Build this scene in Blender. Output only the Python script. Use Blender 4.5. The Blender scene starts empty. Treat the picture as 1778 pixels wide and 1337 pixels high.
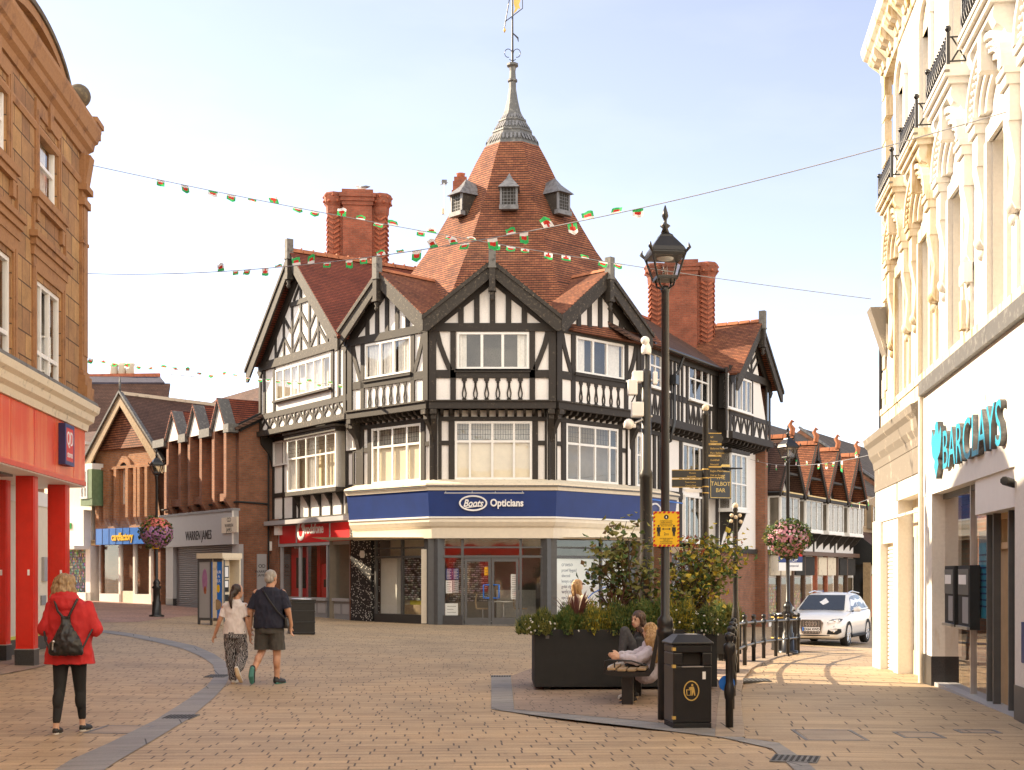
import bpy, bmesh, math, random
import numpy as np
from mathutils import Vector, Matrix, geometry
random.seed(7)
R = random.Random(11)
SC = bpy.context.scene
COL = SC.collection
FL, CX, YH, CH = 2300.0, 889.0, 999.0, 1.62      # focal length in photo pixels, principal column, horizon row, eye height
def W(px, py, d): return Vector(((px-CX)/FL*d, d, CH+(YH-py)/FL*d))
def ZZ(py, d): return CH+(YH-py)/FL*d

# ---------------------------------------------------------------- ground height (fitted to foot points in the photo)
_gp = [(0,2,0),(-9,2,.04),(9,2,0),(-4.5,13.4,.01),(-3.9,20.8,-.06),(0,15,0),(5.7,15,0),(7.3,26.6,-.21),(2,22,-.04),(3.6,24,-.1),
       (5.3,28.8,-.24),(7,32.4,-.33),(9.7,41,-.5),(0,44,-.08),(-5.6,47,.0),(-8.6,23,.06),(-11.9,44.7,.2),(-15.6,57.5,.3),(-20,63,.42),
       (10,57,-.6),(20,75,-.9),(-9,33,.1),(3,43,-.2),(-30,80,.7),(30,100,-1.2),(-40,40,.5),(40,40,-.6),(0,120,0)]
def _tps(pts, lam=.6):
    P = np.array(pts, float); n = len(P); X = P[:, :2]/10
    def U(r2): return np.where(r2 > 1e-9, .5*r2*np.log(np.maximum(r2, 1e-9)), 0)
    K = U(((X[:, None]-X[None])**2).sum(2)) + lam*.05*np.eye(n)
    A = np.zeros((n+3, n+3)); A[:n, :n] = K; A[:n, n] = 1; A[:n, n+1:] = X; A[n, :n] = 1; A[n+1:, :n] = X.T
    s = np.linalg.solve(A, np.concatenate([P[:, 2], np.zeros(3)]))
    def g(x, y):
        q = np.array([x, y])/10
        return float(s[:n] @ U(((X-q)**2).sum(1)) + s[n] + s[n+1:] @ q)
    return g
_g0 = _tps(_gp)
def g(x, y):
    return _g0(max(-42, min(42, x)), max(0, min(118, y)))
def hit(px, py, lift=0.0):
    """ground point seen at a pixel"""
    d = 14.0
    for _ in range(60):
        x = (px-CX)/FL*d
        z = g(x, d)+lift
        dn = (CH-z)*FL/max(py-YH, 3)
        d += .5*(dn-d)
    return Vector(((px-CX)/FL*d, d, g((px-CX)/FL*d, d)+lift))

# ---------------------------------------------------------------- materials
MATS = {}
def nm(name):
    m = bpy.data.materials.new(name); m.use_nodes = True
    nt = m.node_tree; b = nt.nodes['Principled BSDF']
    MATS[name] = m
    return m, nt, b
def nd(nt, typ, **kw):
    n = nt.nodes.new(typ)
    for k, v in kw.items():
        if k.startswith('i_'):
            key = k[2:]
            n.inputs[int(key) if key.isdigit() else key.replace('_', ' ')].default_value = v
        else: setattr(n, k, v)
    return n
def C4(c): return (c[0], c[1], c[2], 1)
def noise_ramp(nt, scale, stops, coord='Object', detail=6, rough=.6):
    tc = nd(nt, 'ShaderNodeTexCoord'); no = nd(nt, 'ShaderNodeTexNoise', i_Scale=scale, i_Detail=detail, i_Roughness=rough)
    nt.links.new(tc.outputs[coord], no.inputs['Vector'])
    r = nd(nt, 'ShaderNodeValToRGB')
    while len(r.color_ramp.elements) < len(stops): r.color_ramp.elements.new(.5)
    for e, (p, c) in zip(r.color_ramp.elements, stops): e.position = p; e.color = C4(c)
    nt.links.new(no.outputs['Fac'], r.inputs['Fac'])
    return r, no, tc
def mixc(nt, fac, a, b, mode='MIX'):
    m = nd(nt, 'ShaderNodeMix', data_type='RGBA', blend_type=mode)
    for s, v in ((0, fac), (6, a), (7, b)):
        if hasattr(v, 'links'): nt.links.new(v, m.inputs[s])
        elif s == 0: m.inputs[0].default_value = v
        else: m.inputs[s].default_value = C4(v)
    return m.outputs[2]
def bump(nt, b, h, strength=.4, dist=.02):
    bp = nd(nt, 'ShaderNodeBump', i_Strength=strength, i_Distance=dist)
    nt.links.new(h, bp.inputs['Height']); nt.links.new(bp.outputs['Normal'], b.inputs['Normal'])
def plain(name, c, rough=.6, metal=0, var=.15, scale=6, bmp=0, emit=None):
    """one colour with soft mottling"""
    m, nt, b = nm(name)
    d = [max(0, x*(1-var)) for x in c]; l = [min(1, x*(1+var)) for x in c]
    r, no, tc = noise_ramp(nt, scale, [(.3, d), (.7, l)])
    nt.links.new(r.outputs['Color'], b.inputs['Base Color'])
    b.inputs['Roughness'].default_value = rough; b.inputs['Metallic'].default_value = metal
    if bmp: bump(nt, b, no.outputs['Fac'], bmp, .01)
    return m
def stained(name, c, stain, amount=.55, rough=.75, scale=1.2, fine=.06, streak=False):
    """paint or render with irregular stains of its own"""
    m, nt, b = nm(name)
    r, no, tc = noise_ramp(nt, scale, [(amount-.04, (0, 0, 0)), (amount+.1, (1, 1, 1))], detail=9, rough=.72)
    r2, no2, _ = noise_ramp(nt, 22, [(.3, [x*(1-fine) for x in c]), (.7, [min(1, x*(1+fine)) for x in c])])
    if streak:      # rain streaks, and painted reflections on red_panel: the pattern is drawn out downwards
        mp = nd(nt, 'ShaderNodeMapping'); mp.inputs['Scale'].default_value = (2.2, 2.2, .28); nt.links.new(tc.outputs['Object'], mp.inputs[0]); nt.links.new(mp.outputs[0], no.inputs['Vector'])
    nt.links.new(mixc(nt, r.outputs['Color'], r2.outputs['Color'], stain), b.inputs['Base Color'])
    b.inputs['Roughness'].default_value = rough
    bump(nt, b, no2.outputs['Fac'], .12, .01)
    return m
def brickmat(name, c1, c2, mortar, bw, bh, ms=.012, rough=.85, off=.5, bias=0, bstr=.5, noise=.35, rot=0, sm=.1, freq=2, squash=1, sqf=2, patch=None):
    m, nt, b = nm(name)
    tc = nd(nt, 'ShaderNodeTexCoord'); mp = nd(nt, 'ShaderNodeMapping'); mp.inputs['Rotation'].default_value = (0, 0, rot)
    nt.links.new(tc.outputs['UV'], mp.inputs['Vector'])
    br = nd(nt, 'ShaderNodeTexBrick', offset=off, offset_frequency=freq, squash=squash, squash_frequency=sqf)
    for k, v in (('Color1', C4(c1)), ('Color2', C4(c2)), ('Mortar', C4(mortar)), ('Scale', 1.0), ('Mortar Size', ms), ('Mortar Smooth', sm), ('Bias', bias), ('Brick Width', bw), ('Row Height', bh)):
        br.inputs[k].default_value = v
    nt.links.new(mp.outputs['Vector'], br.inputs['Vector'])
    r, no, _ = noise_ramp(nt, 1.7, [(.3, (1-noise,)*3), (.7, (1+noise*.4,)*3)], coord='Object', detail=8, rough=.7)
    r2, _, _ = noise_ramp(nt, 28, [(.25, (.8,)*3), (.75, (1.12,)*3)], coord='Object')
    out = mixc(nt, 1, mixc(nt, 1, br.outputs['Color'], r.outputs['Color'], 'MULTIPLY'), r2.outputs['Color'], 'MULTIPLY')
    if patch:
        pr, _, _ = noise_ramp(nt, patch[1], [(patch[2], (0, 0, 0)), (patch[2]+.12, (1, 1, 1))], detail=10, rough=.75)
        out = mixc(nt, pr.outputs['Color'], out, patch[0])
    nt.links.new(out, b.inputs['Base Color'])
    b.inputs['Roughness'].default_value = rough
    inv = nd(nt, 'ShaderNodeMath', operation='SUBTRACT'); inv.inputs[0].default_value = 1
    nt.links.new(br.outputs['Fac'], inv.inputs[1])
    bump(nt, b, inv.outputs[0], bstr, .02)
    return m
def rowedge(nt, uv, row, w):
    """1 along the row joints of a brick pattern, 0 elsewhere"""
    sx = nd(nt, 'ShaderNodeSeparateXYZ'); nt.links.new(uv, sx.inputs[0])
    a = nd(nt, 'ShaderNodeMath', operation='DIVIDE'); nt.links.new(sx.outputs['Y'], a.inputs[0]); a.inputs[1].default_value = row
    b = nd(nt, 'ShaderNodeMath', operation='PINGPONG'); nt.links.new(a.outputs[0], b.inputs[0]); b.inputs[1].default_value = .5
    c = nd(nt, 'ShaderNodeMath', operation='LESS_THAN'); nt.links.new(b.outputs[0], c.inputs[0]); c.inputs[1].default_value = w/row
    return c.outputs[0]
def tilemat(name, c1, c2, course=.11, tile=.17, dark=(.03, .015, .012), rough=.8, noise=.4, lichen=None):
    """roof tiles: courses that step like overlapping tiles"""
    m, nt, b = nm(name)
    tc = nd(nt, 'ShaderNodeTexCoord')
    br = nd(nt, 'ShaderNodeTexBrick', offset=.5)
    for k, v in (('Color1', C4(c1)), ('Color2', C4(c2)), ('Mortar', C4(dark)), ('Scale', 1.0), ('Mortar Size', .02), ('Mortar Smooth', .3), ('Bias', 0), ('Brick Width', tile), ('Row Height', course)):
        br.inputs[k].default_value = v
    nt.links.new(tc.outputs['UV'], br.inputs['Vector'])
    r, no, _ = noise_ramp(nt, 1.3, [(.3, (1-noise,)*3), (.7, (1.15,)*3)], detail=9, rough=.7)
    r2, _, _ = noise_ramp(nt, 17, [(.25, (.72,)*3), (.75, (1.15,)*3)])
    br2 = nd(nt, 'ShaderNodeTexBrick', offset=.5)
    for k, v in (('Color1', C4(c1)), ('Color2', C4(c2)), ('Mortar', C4([x*.55 for x in c2])), ('Scale', 1.0), ('Mortar Size', .006), ('Mortar Smooth', .3), ('Bias', 0), ('Brick Width', tile), ('Row Height', course)):
        br2.inputs[k].default_value = v
    nt.links.new(tc.outputs['UV'], br2.inputs['Vector'])
    re_ = rowedge(nt, tc.outputs['UV'], course, .022)
    base = mixc(nt, re_, br2.outputs['Color'], br.outputs['Color'])
    out = mixc(nt, 1, mixc(nt, 1, base, r.outputs['Color'], 'MULTIPLY'), r2.outputs['Color'], 'MULTIPLY')
    if lichen:
        lr, _, _ = noise_ramp(nt, lichen[1], [(lichen[2], (0, 0, 0)), (lichen[2]+.08, (1, 1, 1))], detail=10, rough=.8)
        out = mixc(nt, lr.outputs['Color'], out, lichen[0])
    nt.links.new(out, b.inputs['Base Color']); b.inputs['Roughness'].default_value = rough
    b.inputs['Specular IOR Level'].default_value = .3
    sx = nd(nt, 'ShaderNodeSeparateXYZ'); nt.links.new(tc.outputs['UV'], sx.inputs[0])
    md = nd(nt, 'ShaderNodeMath', operation='DIVIDE'); nt.links.new(sx.outputs['Y'], md.inputs[0]); md.inputs[1].default_value = course
    fr = nd(nt, 'ShaderNodeMath', operation='FRACT'); nt.links.new(md.outputs[0], fr.inputs[0])
    iv = nd(nt, 'ShaderNodeMath', operation='SUBTRACT'); iv.inputs[0].default_value = 1; nt.links.new(fr.outputs[0], iv.inputs[1])
    ad = nd(nt, 'ShaderNodeMath', operation='ADD'); nt.links.new(iv.outputs[0], ad.inputs[0])
    ns = nd(nt, 'ShaderNodeMath', operation='MULTIPLY'); nt.links.new(no.outputs['Fac'], ns.inputs[0]); ns.inputs[1].default_value = .8
    nt.links.new(ns.outputs[0], ad.inputs[1])
    bump(nt, b, ad.outputs[0], .75, .035)
    return m
def glassmat(name, tint=(1, 1, 1), ior=1.75, rough=.02):
    m, nt, b = nm(name); nt.nodes.remove(b)
    out = nt.nodes['Material Output']
    t = nd(nt, 'ShaderNodeBsdfTransparent'); t.inputs[0].default_value = C4(tint)
    gl = nd(nt, 'ShaderNodeBsdfGlossy'); gl.inputs['Roughness'].default_value = rough
    r, no, tc = noise_ramp(nt, 1.1, [(0, (0, 0, 0)), (1, (1, 1, 1))], detail=1)
    bp = nd(nt, 'ShaderNodeBump', i_Strength=.06, i_Distance=.03); nt.links.new(no.outputs['Fac'], bp.inputs['Height']); nt.links.new(bp.outputs[0], gl.inputs['Normal'])
    f = nd(nt, 'ShaderNodeLayerWeight', i_Blend=.5); r0 = ((ior-1)/(ior+1))**2*1.25
    pw = nd(nt, 'ShaderNodeMath', operation='POWER'); nt.links.new(f.outputs['Facing'], pw.inputs[0]); pw.inputs[1].default_value = 4.0
    ma = nd(nt, 'ShaderNodeMath', operation='MULTIPLY_ADD'); nt.links.new(pw.outputs[0], ma.inputs[0]); ma.inputs[1].default_value = 1-r0; ma.inputs[2].default_value = r0      # same from both sides, so light gets in
    mx = nd(nt, 'ShaderNodeMixShader')
    nt.links.new(ma.outputs[0], mx.inputs[0]); nt.links.new(t.outputs[0], mx.inputs[1]); nt.links.new(gl.outputs[0], mx.inputs[2])
    nt.links.new(mx.outputs[0], out.inputs[0])
    return m

stained('plaster', (.80, .765, .725), (.55, .49, .42), .68, .85, 1.9, streak=True)
stained('timber', (.024, .018, .0135), (.16, .125, .09), .63, .7, 9)
stained('timber_worn', (.028, .021, .015), (.2, .16, .11), .59, .7, 12)
stained('stone_dark', (.16, .15, .135), (.06, .055, .05), .55, .8, 6)
tilemat('clay_tile', (.37, .135, .062), (.24, .078, .04), noise=.5)
tilemat('clay_tile_red', (.30, .078, .04), (.23, .056, .032))
tilemat('brown_tile', (.16, .085, .06), (.125, .068, .05), lichen=((.22, .17, .10), 7, .66))
tilemat('grey_tile', (.13, .10, .075), (.10, .08, .062), course=.3, tile=.36, lichen=((.2, .15, .07), 5, .64))
tilemat('slate', (.05, .048, .075), (.065, .06, .09), course=.22, tile=.3, noise=.25)
plain('ridge_tile', (.36, .125, .055), .8, var=.3, scale=4)
stained('lead', (.17, .17, .18), (.09, .09, .095), .5, .55, 5)
stained('lead_dark', (.10, .10, .10), (.24, .235, .22), .56, .6, 8)
brickmat('brick_orange', (.55, .23, .09), (.42, .16, .065), (.36, .27, .19), .225, .075, .011)
brickmat('brick_brown', (.34, .13, .065), (.26, .095, .052), (.2, .14, .1), .225, .075, .011)
brickmat('brick_chimney', (.36, .10, .052), (.27, .075, .042), (.27, .13, .085), .225, .075, .008, noise=.45)
plain('terracotta', (.34, .10, .05), .85, var=.35, scale=5, bmp=.2)
brickmat('sandstone', (.50, .285, .115), (.32, .16, .075), (.10, .05, .022), .62, .40, .012, off=.35, freq=3, squash=.7, sqf=2, noise=.38, bstr=.8, sm=.2)
stained('sandstone_trim', (.34, .17, .075), (.19, .09, .045), .56, .85, 2.2, fine=.12)
stained('sandstone_cap', (.10, .075, .05), (.2, .15, .08), .55, .9, 5)
stained('stucco', (.70, .675, .625), (.52, .41, .26), .64, .8, 1.6, streak=True)
stained('stucco_worn', (.66, .58, .45), (.40, .27, .11), .53, .85, 2.4, streak=True)
stained('stucco_dirty', (.20, .175, .145), (.62, .54, .43), .60, .85, 2.6)
plain('white_paint', (.80, .78, .74), .45, var=.04)
plain('upvc', (.83, .81, .78), .35, var=.03)
plain('cream_paint', (.74, .66, .53), .6, var=.05)
stained('cornice_cream', (.70, .60, .45), (.30, .25, .17), .60, .8, 5)
plain('grey_frame', (.085, .087, .09), .4, var=.1)
plain('grey_panel', (.26, .265, .28), .5, var=.05)
plain('silver_panel', (.40, .40, .415), .42, .1, var=.03)
plain('steel', (.6, .6, .6), .3, .9, var=.05)
plain('black_paint', (.012, .012, .013), .32, var=.2)
plain('black_matte', (.012, .012, .012), .75, var=.2)
stained('black_worn', (.016, .015, .014), (.16, .13, .085), .64, .42, 14)
plain('dark_room', (.03, .027, .024), .95, var=.3)
plain('dim_room', (.22, .19, .15), .95, var=.2, scale=1.5)
plain('curtain', (.70, .68, .62), .9, var=.12, scale=14)
plain('blind', (.74, .66, .50), .9, var=.05)
plain('red_gloss', (.62, .022, .012), .28, var=.08)
stained('red_panel', (.72, .065, .025), (.78, .16, .06), .5, .25, 1.5, fine=.03, streak=True)  # paler streaks stand in for vertical reflections, besides some scuffs
plain('red_sign', (.62, .018, .025), .4, var=.05)
plain('blue_sign', (.008, .035, .17), .42, var=.12, scale=1.5)
plain('blue_bright', (.012, .16, .60), .4, var=.06)
plain('navy', (.02, .02, .09), .4)
plain('gold', (.62, .42, .12), .4, .2, var=.1)
plain('yellow', (.82, .50, .015), .5, var=.03)
plain('yellow_soft', (.70, .66, .10), .6)
plain('orange_red', (.75, .09, .02), .5)
plain('cyan_sign', (.03, .40, .62), .3, var=.06)
plain('white_sign', (.82, .81, .80), .5, var=.02)
plain('black_ink', (.015, .014, .014), .6)
def clothmat(name, c, tr=.45):
    m, nt, b = nm(name); b.inputs['Base Color'].default_value = C4(c); b.inputs['Roughness'].default_value = .8
    t = nd(nt, 'ShaderNodeBsdfTranslucent'); t.inputs[0].default_value = C4(c); mx = nd(nt, 'ShaderNodeMixShader'); mx.inputs[0].default_value = tr
    nt.links.new(b.outputs[0], mx.inputs[1]); nt.links.new(t.outputs[0], mx.inputs[2]); nt.links.new(mx.outputs[0], nt.nodes['Material Output'].inputs[0])
clothmat('green_flag', (.04, .48, .14)); clothmat('red_flag', (.62, .04, .03), .2); clothmat('white_flag', (.85, .84, .82))
plain('granite_dark', (.035, .035, .037), .35, var=.4, scale=60)
plain('wood_ply', (.52, .36, .20), .7, var=.14, scale=3)
plain('wood_slat', (.34, .235, .13), .6, var=.25, scale=9)
plain('wood_dark', (.12, .065, .038), .6, var=.25, scale=9)
plain('green_paint', (.16, .25, .13), .6)
glassmat('glass')
glassmat('shop_glass', (.93, .95, .94), 1.8)
glassmat('glass_reflect_tint', (.9, .85, .75), 1.8)  # warm tint stands in for amber reflections of the sunlit bank
glassmat('lantern_glass', (.9, .9, .88), 1.5, .05)
# display shelves full of small goods, dotted mosaic, plank print, ...
def dotted(name, base, dots, scale, thr, rough=.5):
    m, nt, b = nm(name)
    tc = nd(nt, 'ShaderNodeTexCoord'); vo = nd(nt, 'ShaderNodeTexVoronoi', i_Scale=scale, i_Randomness=.9); nt.links.new(tc.outputs['UV'], vo.inputs['Vector'])
    r = nd(nt, 'ShaderNodeValToRGB'); r.color_ramp.elements[0].color = C4(dots); r.color_ramp.elements[1].color = C4(base)
    r.color_ramp.elements[0].position = thr; r.color_ramp.elements[1].position = thr+.05
    nt.links.new(vo.outputs['Distance'], r.inputs[0]); nt.links.new(r.outputs[0], b.inputs['Base Color']); b.inputs['Roughness'].default_value = rough
dotted('mosaic', (.016, .016, .018), (.62, .6, .57), 13, .28)
def goods(name, sat=1.0, w=.09, h=.14):
    m, nt, b = nm(name)
    tc = nd(nt, 'ShaderNodeTexCoord')
    br = nd(nt, 'ShaderNodeTexBrick', offset=.37)
    for k, v in (('Color1', (1, 1, 1, 1)), ('Color2', (0, 0, 0, 1)), ('Mortar', (0, 0, 0, 1)), ('Scale', 1.0), ('Mortar Size', .012), ('Brick Width', w), ('Row Height', h)): br.inputs[k].default_value = v
    vo = nd(nt, 'ShaderNodeTexVoronoi', i_Scale=7.0); hs = nd(nt, 'ShaderNodeHueSaturation'); hs.inputs['Saturation'].default_value = sat
    for n in (br, vo): nt.links.new(tc.outputs['UV'], n.inputs['Vector'])
    nt.links.new(vo.outputs['Color'], hs.inputs['Color'])
    hs.inputs['Value'].default_value = .8
    nt.links.new(mixc(nt, 1, br.outputs['Color'], hs.outputs['Color'], 'MULTIPLY'), b.inputs['Base Color'])
goods('goods'); goods('goods_grey', .25, .16, .07)
# ---------------------------------------------------------------- mesh building
class Fr:
    """a vertical plane: origin p0 on plan, u along it, n outwards (towards the viewer), z up"""
    def __init__(s, p0, p1):
        s.o = Vector((p0[0], p0[1], 0)); e = Vector((p1[0], p1[1], 0)); s.w = (e-s.o).length
        s.u = (e-s.o).normalized(); s.n = Vector((s.u.y, -s.u.x, 0))
    def P(s, u, n, z): return s.o+s.u*u+s.n*n+Vector((0, 0, z))
    def uz(s, px, py, n=0):
        r = Vector(((px-CX)/FL, 1, (YH-py)/FL)); c = Vector((0, 0, CH)); o = s.o+s.n*n
        t = (o-c).dot(s.n)/r.dot(s.n); p = c+r*t
        return (p-o).dot(s.u), p.z
    def U(s, px, n=0): return s.uz(px, YH, n)[0]
    def D(s, u, n=0): return s.P(u, n, 0).y
    def Z(s, px, py, n=0): return s.uz(px, py, n)[1]
    def sub(s, u0, u1, n=0):
        a = s.P(u0, n, 0); b = s.P(u1, n, 0); return Fr((a.x, a.y), (b.x, b.y))
    def side(s, u, n, length, left=True):
        """frame of the return wall at u"""
        a = s.P(u, n, 0)
        b = a-s.n*length
        return Fr((b.x, b.y), (a.x, a.y)) if left else Fr((a.x, a.y), (b.x, b.y))
XY = Fr((0, 0), (1, 0))
class MB:
    def __init__(s, mat='plaster'): s.v = []; s.f = []; s.mi = []; s.mats = []; s.cur = mat; s.sm = []; s.st = []
    def m(s, mat):
        mat = mat or s.cur
        if mat not in s.mats: s.mats.append(mat)
        return s.mats.index(mat)
    def add(s, vs, fs, mat=None, smooth=False):
        b = len(s.v); s.st.append((b, len(s.f))); s.v += [Vector(p) for p in vs]; k = s.m(mat)
        for f in fs: s.f.append([i+b for i in f]); s.mi.append(k); s.sm.append(smooth)
        return s
    def face(s, pts, mat=None): return s.add(pts, [list(range(len(pts)))], mat)
    def prism(s, pts, vec, mat=None):
        n = len(pts); v = Vector(vec)
        vs = [Vector(p) for p in pts]+[Vector(p)+v for p in pts]
        return s.add(vs, [list(range(n))[::-1], list(range(n, 2*n))]+[[i, (i+1) % n, n+(i+1) % n, n+i] for i in range(n)], mat)
    def box(s, fr, u0, u1, n0, n1, z0, z1, mat=None):
        return s.prism([fr.P(u0, n0, z0), fr.P(u1, n0, z0), fr.P(u1, n1, z0), fr.P(u0, n1, z0)], (0, 0, z1-z0), mat)
    def poly(s, fr, pts, n0, n1, mat=None):
        return s.prism([fr.P(u, n0, z) for u, z in pts], fr.n*(n1-n0), mat)
    def bar(s, fr, a, b, w, n0, n1, mat=None):
        """flat timber between two points (u,z) of a plane"""
        a = Vector(a); b = Vector(b); d = (b-a).normalized(); q = Vector((-d.y, d.x))*w/2
        return s.poly(fr, [a+q, b+q, b-q, a-q], n0, n1, mat)
    def curve(s, fr, pts, w, n0, n1, mat=None):
        """curved flat timber along (u,z) points as one strip"""
        P = [Vector(p) for p in pts]; L = []; Rr = []
        for i, p in enumerate(P):
            d = (P[min(i+1, len(P)-1)]-P[max(i-1, 0)]).normalized(); q = Vector((-d.y, d.x))*(w[i] if isinstance(w, (list, tuple)) else w)/2
            L.append(p+q); Rr.append(p-q)
        n = len(P); vs = []
        for nn in (n0, n1): vs += [fr.P(p.x, nn, p.y) for p in L]+[fr.P(p.x, nn, p.y) for p in Rr]
        fs = []
        for i in range(n-1):
            fs += [[i, i+1, n+i+1, n+i], [2*n+i, 3*n+i, 3*n+i+1, 2*n+i+1], [i, 2*n+i, 2*n+i+1, i+1], [n+i, n+i+1, 3*n+i+1, 3*n+i]]
        fs += [[0, n, 3*n, 2*n], [n-1, 3*n-1, 4*n-1, 2*n-1]]
        return s.add(vs, fs, mat)
    def tube(s, pts, r, mat=None, seg=8, smooth=True, cap=True, sq=(1, 1)):
        P = [Vector(p) for p in pts]; n = len(P); rr = r if isinstance(r, (list, tuple)) else [r]*n
        vs = []; up = None
        for i, p in enumerate(P):
            t = (P[min(i+1, n-1)]-P[max(i-1, 0)])
            t = t.normalized() if t.length > 1e-9 else Vector((0, 0, 1))
            if up is None: up = Vector((0, 0, 1)) if abs(t.z) < .9 else Vector((0, 1, 0))
            x = up.cross(t)
            x = x.normalized() if x.length > 1e-6 else Vector((1, 0, 0)); y = t.cross(x); up = y
            for k in range(seg):
                a = 2*math.pi*(k+.5)/seg; vs.append(p+(x*math.cos(a)*sq[0]+y*math.sin(a)*sq[1])*rr[i])
        fs = [[i*seg+k, i*seg+(k+1) % seg, (i+1)*seg+(k+1) % seg, (i+1)*seg+k] for i in range(n-1) for k in range(seg)]
        s.add(vs, fs, mat, smooth)
        if cap: s.add(vs[:seg], [list(range(seg))[::-1]], mat); s.add(vs[-seg:], [list(range(seg))], mat)
        return s
    def lathe(s, c, prof, mat=None, seg=16, smooth=True, ph=0, sq=(1, 1)):
        c = Vector(c); vs = []; n = len(prof)
        for r, z in prof:
            for k in range(seg):
                a = 2*math.pi*(k+ph)/seg; vs.append(c+Vector((r*math.cos(a)*sq[0], r*math.sin(a)*sq[1], z)))
        fs = [[i*seg+k, i*seg+(k+1) % seg, (i+1)*seg+(k+1) % seg, (i+1)*seg+k] for i in range(n-1) for k in range(seg)]
        fs += [list(range(seg))[::-1], [(n-1)*seg+k for k in range(seg)]]
        return s.add(vs, fs, mat, smooth)
    def ball(s, c, r, mat=None, seg=12, rings=7):
        return s.lathe(c, [(max(r*math.sin(math.pi*i/rings), .0005), -r*math.cos(math.pi*i/rings)) for i in range(rings+1)], mat, seg)
    def sweep(s, line, prof, mat=None, closed=False):
        """a moulding: profile (out, z) carried along a plan polyline with mitred corners; line runs left to right seen from outside"""
        L = [Vector((p[0], p[1], 0)) for p in line]; n = len(L); rows = []
        for i, p in enumerate(L):
            a = (p-L[i-1]).normalized() if i or closed else None; b = (L[(i+1) % n]-p).normalized() if i < n-1 or closed else None
            na = Vector((a.y, -a.x, 0)) if a else None; nb = Vector((b.y, -b.x, 0)) if b else None
            if na and nb: q = na+nb; q = q/(q.length_squared/2) if q.length > .1 else na
            else: q = na or nb
            rows.append([p+q*o+Vector((0, 0, z)) for o, z in prof])
        k = len(prof); vs = [v for r in rows for v in r]; fs = []
        for i in range(n if closed else n-1):
            j = (i+1) % n
            fs += [[i*k+t, j*k+t, j*k+(t+1) % k, i*k+(t+1) % k] for t in range(k)]
        if not closed: fs += [list(range(k)), [(n-1)*k+t for t in range(k)][::-1]]
        return s.add(vs, fs, mat)
    def split(s, name, parent, counts, bevel=0):
        """build each run of so many volumes as a part of its own"""
        i = 0; k = 0; n = len(s.st); out = []
        while i < n:
            c = counts if isinstance(counts, int) else counts[min(k, len(counts)-1)]
            j = min(n, i+c); v0, f0 = s.st[i]; v1, f1 = s.st[j] if j < n else (len(s.v), len(s.f))
            q = MB(s.cur); q.v = s.v[v0:v1]; q.f = [[a-v0 for a in f] for f in s.f[f0:f1]]; q.sm = s.sm[f0:f1]; q.mi = [q.m(s.mats[a]) for a in s.mi[f0:f1]]
            out.append(q.build(name, parent, bevel)); i = j; k += 1
        return out
    def build(s, name, parent=None, bevel=0, recalc=True, uvs=None, loc=None):
        me = bpy.data.meshes.new(name)
        off = parent_off(parent) if loc is None else Vector(loc)
        me.from_pydata([tuple(p-off) for p in s.v], [], s.f)
        for k in s.mats: me.materials.append(MATS[k])
        me.polygons.foreach_set('material_index', s.mi); me.polygons.foreach_set('use_smooth', s.sm)
        if recalc:
            bm = bmesh.new(); bm.from_mesh(me); bmesh.ops.recalc_face_normals(bm, faces=bm.faces); bm.to_mesh(me); bm.free()
        uvl = me.uv_layers.new(name='UVMap'); up = Vector((0, 0, 1)); co = [0.0]*(2*len(me.loops))
        for p in me.polygons:
            nn = p.normal
            if abs(nn.z) > .985: t = Vector((1, 0, 0)); b = Vector((0, 1, 0))
            else: t = up.cross(nn).normalized(); b = nn.cross(t)
            for li in p.loop_indices:
                w = me.vertices[me.loops[li].vertex_index].co+off; co[2*li] = w.dot(t); co[2*li+1] = w.dot(b)
        uvl.data.foreach_set('uv', co)
        o = bpy.data.objects.new(name, me); COL.objects.link(o)
        if parent: o.parent = parent
        elif loc is not None: o.location = loc
        if bevel:
            bv = o.modifiers.new('bevel', 'BEVEL'); bv.width = bevel; bv.segments = 2; bv.limit_method = 'ANGLE'; bv.angle_limit = math.radians(40)
        return o
def parent_off(p):
    v = Vector((0, 0, 0))
    while p: v += p.location; p = p.parent
    return v
def thing(name, label, cat, loc=(0, 0, 0), group=None, kind=None):
    o = bpy.data.objects.new(name, None); COL.objects.link(o); o.location = loc; o.empty_display_size = .2
    return tag(o, label, cat, group, kind)
def tag(o, label=None, cat=None, group=None, kind=None):
    if label: o['label'] = label
    if cat: o['category'] = cat
    if group: o['group'] = group
    if kind: o['kind'] = kind
    return o
def kids(o): return [c for c in list(COL.objects) if c.parent == o]
def copy_tree(o, parent=None):
    c = o.copy(); COL.objects.link(c)
    if parent: c.parent = parent
    for k in kids(o): copy_tree(k, c)
    return c
_font = {}
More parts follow.
